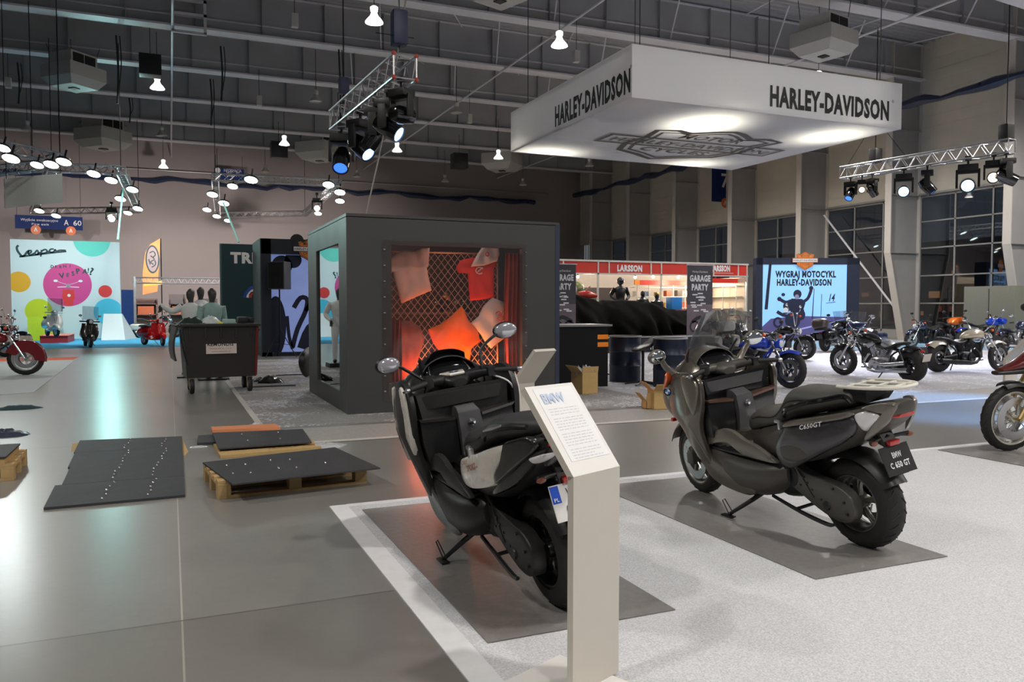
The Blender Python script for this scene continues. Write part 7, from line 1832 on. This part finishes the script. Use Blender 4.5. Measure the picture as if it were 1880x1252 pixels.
# roll up banners
def banner(lab,px0,px1,py0,py1,Y,full=True):
    a=atY(px0,py0,Y); c=atY(px1,py1,Y); w_=c.x-a.x; z0_=c.z
    t=thing('roll_up_banner',lab,'banner',(a.x,Y,z0_),group='roll-up banners'); h_=a.z-z0_
    b=MB(mat('banner_mauve',(.17,.13,.15),.6,var=.35,scale=2.2)); b.box((0,0,.05),(w_,.01,h_)); b.use(mat('banner_head',(.06,.055,.065),.6,var=.2)).box((0,-.003,h_*.45),(w_,0,h_)); b.build('print_sheet',t,0)
    M=Matrix.Translation((0,-.008,0))@Rm; b=MB(white_ink)
    b.text('GARAGE',M@Matrix.Translation((w_*.5,h_*.78,.002)),h_*.085,w_*.82,bold=.05,align='CENTER'); b.text('PARTY',M@Matrix.Translation((w_*.5,h_*.655,.002)),h_*.085,w_*.66,bold=.05,align='CENTER'); b.text('Harley-Davidson',M@Matrix.Translation((w_*.5,h_*.90,.002)),h_*.03,w_*.6,align='CENTER')
    random.seed(9)
    for k_ in range(14): 
        x=w_*random.uniform(.12,.7); z=h_*random.uniform(.32,.62); b.add([M@Vector((x+i,z+j,.002)) for i,j in ((0,0),(w_*.2,0),(w_*.2,h_*.018),(0,h_*.018))],[(0,1,2,3)])
    for cx_ in (.3,.75):
        pts=[(w_*cx_+w_*.17*math.cos(a_*.5),h_*.14+w_*.17*math.sin(a_*.5)) for a_ in range(13)]; stroke(b.use(black_ink),pts,.03,M,1,.003)
    stroke(b,[(w_*.2,h_*.2),(w_*.5,h_*.27),(w_*.85,h_*.2)],.06,M,3,.003)
    b.build('print',t,0,recalc=False)
    b=MB(alu); b.box((-.02,-.04,h_),(w_+.02,.04,h_+.03)); b.box((-.02,-.12,-.02),(w_+.02,.12,.05)); b.tube([(w_/2,.06,0),(w_/2,.06,h_)],.012,6); b.build('cassette',t,0)
banner('grey mauve roll-up banner with white headline right of the covered motorcycles',1262,1307,487,617,22.5)
banner('grey roll-up banner half hidden behind the right edge of the dark shop box',1008,1057,485,617,22.5)
# lit billboard
a=atz(1392,626); c=atz(1572,624); bw_=4.55; ba=math.atan2(c.y-a.y,c.x-a.x)
D0=35.0; a=atD(1387,624,D0); c=atD(1576,622,D0); a.z=c.z=0; d=(c-a); bw_=d.length
zT=1.5+(562-474)*D0/1471
t=thing('lit_billboard','navy billboard with pale blue lit poster of a waving motorcyclist','billboard',(a.x,a.y,0),(0,0,math.atan2(d.y,d.x)))
b=MB(mat('navy_billboard',(.012,.018,.045),.45)); sx0,sx1=(1399-1387)/189*bw_,(1553-1387)/189*bw_; sz0,sz1=.12,1.5+(562-486)*D0/1471
b.box((0,.03,0),(bw_,.5,zT)); b.box((0,0,0),(sx0,.03,zT)); b.box((sx1,0,0),(bw_,.03,zT)); b.box((0,0,sz1),(bw_,.03,zT)); b.box((0,0,0),(bw_,.03,sz0)); b.build('housing',t,0)
psr=mat('backlit_sky',(.25,.50,.85),.5,emit=.55,ecol=(.26,.56,1.0),var=0,rvar=0)
M=Matrix.Translation((0,.024,0))@Rm
X=lambda px:(px-1387)/189*bw_; Z=lambda py:1.5+(562-py)*D0/1471
b=MB(psr); b.box((sx0,.022,sz0),(sx1,.03,sz1)); ni=bi
road=mat('backlit_road',(.08,.07,.22),.5,emit=.10,ecol=(.2,.2,.6),var=.2,scale=1.5)
def po(b,m,pts,z=.004): b.use(m).add([M@Vector((X(x),Z(y),z)) for x,y in pts],[tuple(range(len(pts)))])
po(b,road,[(1399,600),(1415,585),(1470,580),(1553,582),(1553,621),(1399,621)])
po(b,mat('backlit_line',(.3,.3,.6),.5,emit=.3,ecol=(.4,.45,.9),var=0),[(1445,608),(1553,584),(1553,586),(1446,611)],.005)
po(b,ni,[(1410,486),(1415,486),(1409,568),(1403,568)],.005); po(b,ni,[(1493,530),(1494,530),(1492,585),(1490,585)],.005); po(b,ni,[(1507,540),(1508,540),(1507,582),(1506,582)],.005)
# rider silhouette
def dsc(m,px,py,r,ry=None,z=.007): disc(b,M,m,X(px),Z(py),r*bw_/189,z=z,ry=(ry or r)*D0/1471)
dsc(ni,1463,540,7.5,8); dsc(mat('backlit_face',(.25,.25,.4),.5,emit=.12,ecol=(.4,.4,.6)),1462,545,4,4.5,.008)
po(b,ni,[(1452,548),(1472,549),(1478,556),(1474,570),(1466,580),(1452,576),(1448,562)],.0065)
def lim(pts,r): stroke(b.use(ni),[(X(x),Z(y)) for x,y in pts],r*bw_/189,M,3,.0068)
lim([(1474,554),(1482,548),(1487,536),(1488,530)],2.8); dsc(ni,1488,529,4); lim([(1452,552),(1442,555),(1432,550)],3); dsc(ni,1430,549,4)
dsc(ni,1437,541,3.5,3); dsc(ni,1447,562,10,9,.0066); dsc(white_ink,1442,569,4.5,4.5,.009); lim([(1426,572),(1445,580),(1475,568)],3)
dsc(ni,1428,592,9,10); dsc(ni,1455,588,14,16,.0067); dsc(ni,1470,578,8,10); dsc(road,1428,592,5,6,.009)
b.use(black_ink)
b.text('WYGRAJ MOTOCYKL',M@Matrix.Translation((X(1422),Z(509),.006)),11.5*D0/1471,(X(1533)-X(1422)),bold=.05)
b.text('HARLEY-DAVIDSON',M@Matrix.Translation((X(1425),Z(524),.006)),11.5*D0/1471,(X(1525)-X(1425)),bold=.05)
b.text('14',M@Matrix.Translation((X(1521),Z(553),.006)),14*D0/1471,X(1532)-X(1521),bold=.02,shear=.3); b.add([M@Vector((X(x),Z(y),.006)) for x,y in ((1516,556),(1533,554),(1533,555),(1516,557))],[(0,1,2,3)])
b.build('poster',t,0,recalc=False)
b=MB(MATS['emblem_orange']); Me=Matrix.Translation((X(1475),-.06,Z(479)))@Rm
emblem(b,Me,.62,mat('rust_ink2',(.35,.10,.03),.5),MATS['emblem_orange'],white_ink,t=.05); b.use(black).box((X(1475)-.3,-.05,Z(479)-.25),(X(1475)+.3,.0,Z(479)+.25)); b.build('shield_emblem',t,0,recalc=False)
# barrels, stools, counter, cartons
m_drum=mat('navy_drum',(.012,.018,.038),.35,.3); m_rim=mat('drum_rim',(.40,.38,.36),.4,.3)
def drum(lab,px,py):
    p=atz(px,py,.007); t=thing('steel_drum',lab,'barrel',(p.x,p.y+.3,.0075),group='dark blue steel drums')
    b=MB(m_drum); r=.31; prof=[(0,.02),(0,r),(.03,r),(.30,r),(.315,r+.012),(.33,r),(.58,r),(.595,r+.012),(.61,r),(.87,r),(.9,r+.01),(.9,.295),(.88,.29),(.88,.01)]; b.lathe(prof,'z',n=36); b.build('shell',t,40)
    b=MB(m_rim); b.lathe([(.885,r),(.885,r+.014),(.91,r+.014),(.91,r-.01),(.885,r-.01)],'z',n=36); b.build('rim',t,40); return t
drum('dark blue steel drum with pale rim before the black stage, left one',1162,702); drum('dark blue steel drum behind the bronze scooter mirror, right one',1247,712)
def stool(lab,px,py,rz,h=.72,tilt=12):
    p=atz(px,py,.007); t=thing('bar_stool',lab,'stool',(p.x,p.y,.0075),(0,0,rz),'black swivel stools')
    b=MB(black); b.tube([(0,0,.04),(0,0,h-.06)],.028,10); b.build('column',t)
    for k_ in range(5): a_=2*PI*k_/5; b=MB(black); b.tube([(0,0,.07),(.34*math.cos(a_),.34*math.sin(a_),.02)],[.022,.014],8); b.build('leg',t)
    b=MB(jb); b.T=Matrix.Translation((0,0,h))@Matrix.Rotation(R(-tilt),4,'Y'); b.ellsec([(-.2,-.05,.0,.10),(-.12,-.05,.02,.17),(.05,-.04,.04,.18),(.18,.0,.10,.15),(.26,.06,.15,.08)],18,3,2.6); b.build('seat',t,50); return t
stool('black star-base stool standing in front of the left steel drum',1180,707,R(0))
p=atz(1092,690,.007); stool('black stool with glinting seat between the black counter and the left drum',1092,688,R(170),.78,5)
cx_,cy_=6.35,12.75
xr=atz(1062,706,.007); t=thing('counter','black bar counter with two orange stripes beside the dark shop box','counter',(5.56,13.0,.0075))
x1c=atz(1077,702,.007).x-5.56
b=MB(mat('counter_black',(.006,.0055,.006),.4,spec=.25)); b.box((0,.0,0),(x1c,.75,1.12)); b.build('body',t,0)
b=MB(mat('counter_top_grey',(.25,.24,.24),.35)); b.box((-.03,-.06,1.12),(x1c+.06,.8,1.155)); b.build('top',t,0)
b=MB(mat('stripe_orange',(.95,.27,.01),.5,emit=.0,var=.01)); 
for z in (.74,.88): b.box((x1c-.22,-.006,z),(x1c+.004,.76,z+.085))
b.build('orange_stripe',t,0)
p=atz(1075,690); lumpy('paper_towel',(6.35,13.2,1.1625+.0),.11,.09,.09,mat('white_tissue',(.75,.75,.8),.7),'crumpled white paper on the black counter','paper',41)
def carton(lab,px,py,w,d_,h,rz,flaps=0,litter=False,z=.0075):
    p=atz(px,py,z); t=thing('cardboard_box',lab,'box',(p.x,p.y,z),(0,0,rz),'open cardboard boxes'); b=MB(m_kraft)
    b.box((0,0,0),(w,d_,.006)); b.box((0,0,0),(w,.006,h)); b.box((0,d_-.006,0),(w,d_,h)); b.box((0,0,0),(.006,d_,h)); b.box((w-.006,0,0),(w,d_,h)); b.build('shell',t,0)
    b=MB(m_kraft); b.rings([[(0,0,h),(w,0,h),(w,.006,h),(0,.006,h)],[(0,-flaps,h+.1),(w,-flaps,h+.1),(w,-flaps+.006,h+.105),(0,-flaps+.006,h+.105)]]); b.rings([[(0,0,h),(0,d_,h),(.006,d_,h),(.006,0,h)],[(-.12,0,h+.12),(-.12,d_,h+.12),(-.115,d_,h+.125),(-.115,0,h+.125)]]); b.build('flap',t,0)
    if litter:
        b=MB(MATS['crumpled_plastic'])
        def f(u,v): a_=2*PI*u; r_=.05+.9*v; k_=1+.4*mnoise.noise(Vector((math.cos(a_)*2,math.sin(a_)*2,3))); return (w/2+w*.58*r_*k_*math.cos(a_),d_/2+d_*.55*r_*k_*math.sin(a_),h+.06-.07*r_+.12*mnoise.noise(Vector((u*9,v*6,2)))+.08*r_*max(0,math.sin(a_*3)))
        b.sheet(f,36,8,.004); b.build('plastic_litter',t,50)
    return t
carton('open cardboard box overflowing with crumpled plastic beside the black counter',1069,724,.33,.33,.36,R(8),.02,True)
carton('tall torn cardboard box on the floor left of the bronze scooter nose',1200,752,.28,.25,.27,R(-12),.12)
carton('small cardboard box lying in front of the torn one left of the bronze scooter nose',1187,751,.13,.13,.12,R(0),.01)
# grey cabinet by the windows
p=atX(1769,575,28.3); b=MB(mat('cabinet_grey',(.17,.175,.14),.45)); b.box((28.3,p.y-2.05,.0),(28.9,p.y,2.25),.01); o=b.build('metal_cabinet'); tag(o,'grey green metal cabinet before the window wall behind the racing motorcycles','cabinet')
MB(dark_metal).box((28.29,p.y-1.04,.1),(28.302,p.y-1.02,2.15)).box((28.26,p.y-1.12,1.0),(28.3,p.y-1.10,1.2)).build('door_seam',o,0)
# black fence/speaker behind
# lights of the shop box and of the booths
for (x,y,z,pw,c_) in ((4.0,11.25,.55,20,(1,.36,.07)),(3.3,11.22,.5,12,(1,.16,.04)),(4.5,11.25,.5,12,(1,.2,.05)),(3.7,11.9,.6,26,(1,.16,.04)),(3.6,12.7,2.55,10,(1,.75,.6)),(3.9,11.2,2.5,3,(1,.7,.62))):
    b=MB(black).cyl((x,y,z-.02),(x,y,z-.10),.05,.05,12) if False else None
    light('POINT',(x,y,z),pw,c_,.05,name='shop_light')
for k_,(x,y) in enumerate(((4.0,11.25),(3.3,11.2),(4.5,11.25))):
    b=MB(black).cyl((x,y,.05),(x,y,.42),.05,.06,12); b.box((x-.1,y-.1,0),(x+.1,y+.1,.05)); b.use(mat('amber_lens',(1,.4,.1),.3,emit=8,ecol=(1,.3,.06),var=0,rvar=0)).lathe([(.421,.055),(.425,.001)],'z',(x,y,0),12); tag(b.build('uplighter'),['amber floor uplighter in the middle of the shop window','amber floor uplighter at the left of the shop window','amber floor uplighter at the right of the shop window'][k_],'lamp','amber uplighters in the shop window')
# lamps inside the canopy
for (x,y,pw) in ((-.75,-1.35,110),(1.9,-1.4,80),(-1.95,1.95,80),(1.3,1.8,50)):
    X_,Y_=(cx0+cx1)/2+x,(cy0+cy1)/2+y
    light('SPOT',(X_,Y_,cz+.68),pw*1.9,(1,.93,.75),.06,(X_,Y_,0),125,1.0,'canopy_light')
# ================================================================ LIGHT, WORLD, CAMERA
w=bpy.data.worlds.new('hall_world'); SC.world=w; w.use_nodes=True
w.node_tree.nodes['Background'].inputs[0].default_value=(.55,.57,.62,1); w.node_tree.nodes['Background'].inputs[1].default_value=.2
cam=bpy.data.cameras.new('camera'); cam.sensor_width=36; cam.lens=F/1880*36; cam.clip_end=300; cam.clip_start=.05
co=bpy.data.objects.new('camera',cam); COL.objects.link(co); co.location=(0,0,EYE); co.rotation_euler=(R(90)-PITCH,0,-YAW)
SC.camera=co
SC.view_settings.view_transform='Standard'; SC.view_settings.look='None'; SC.view_settings.exposure=0.0; SC.view_settings.gamma=1; SC.view_settings.use_curve_mapping=False
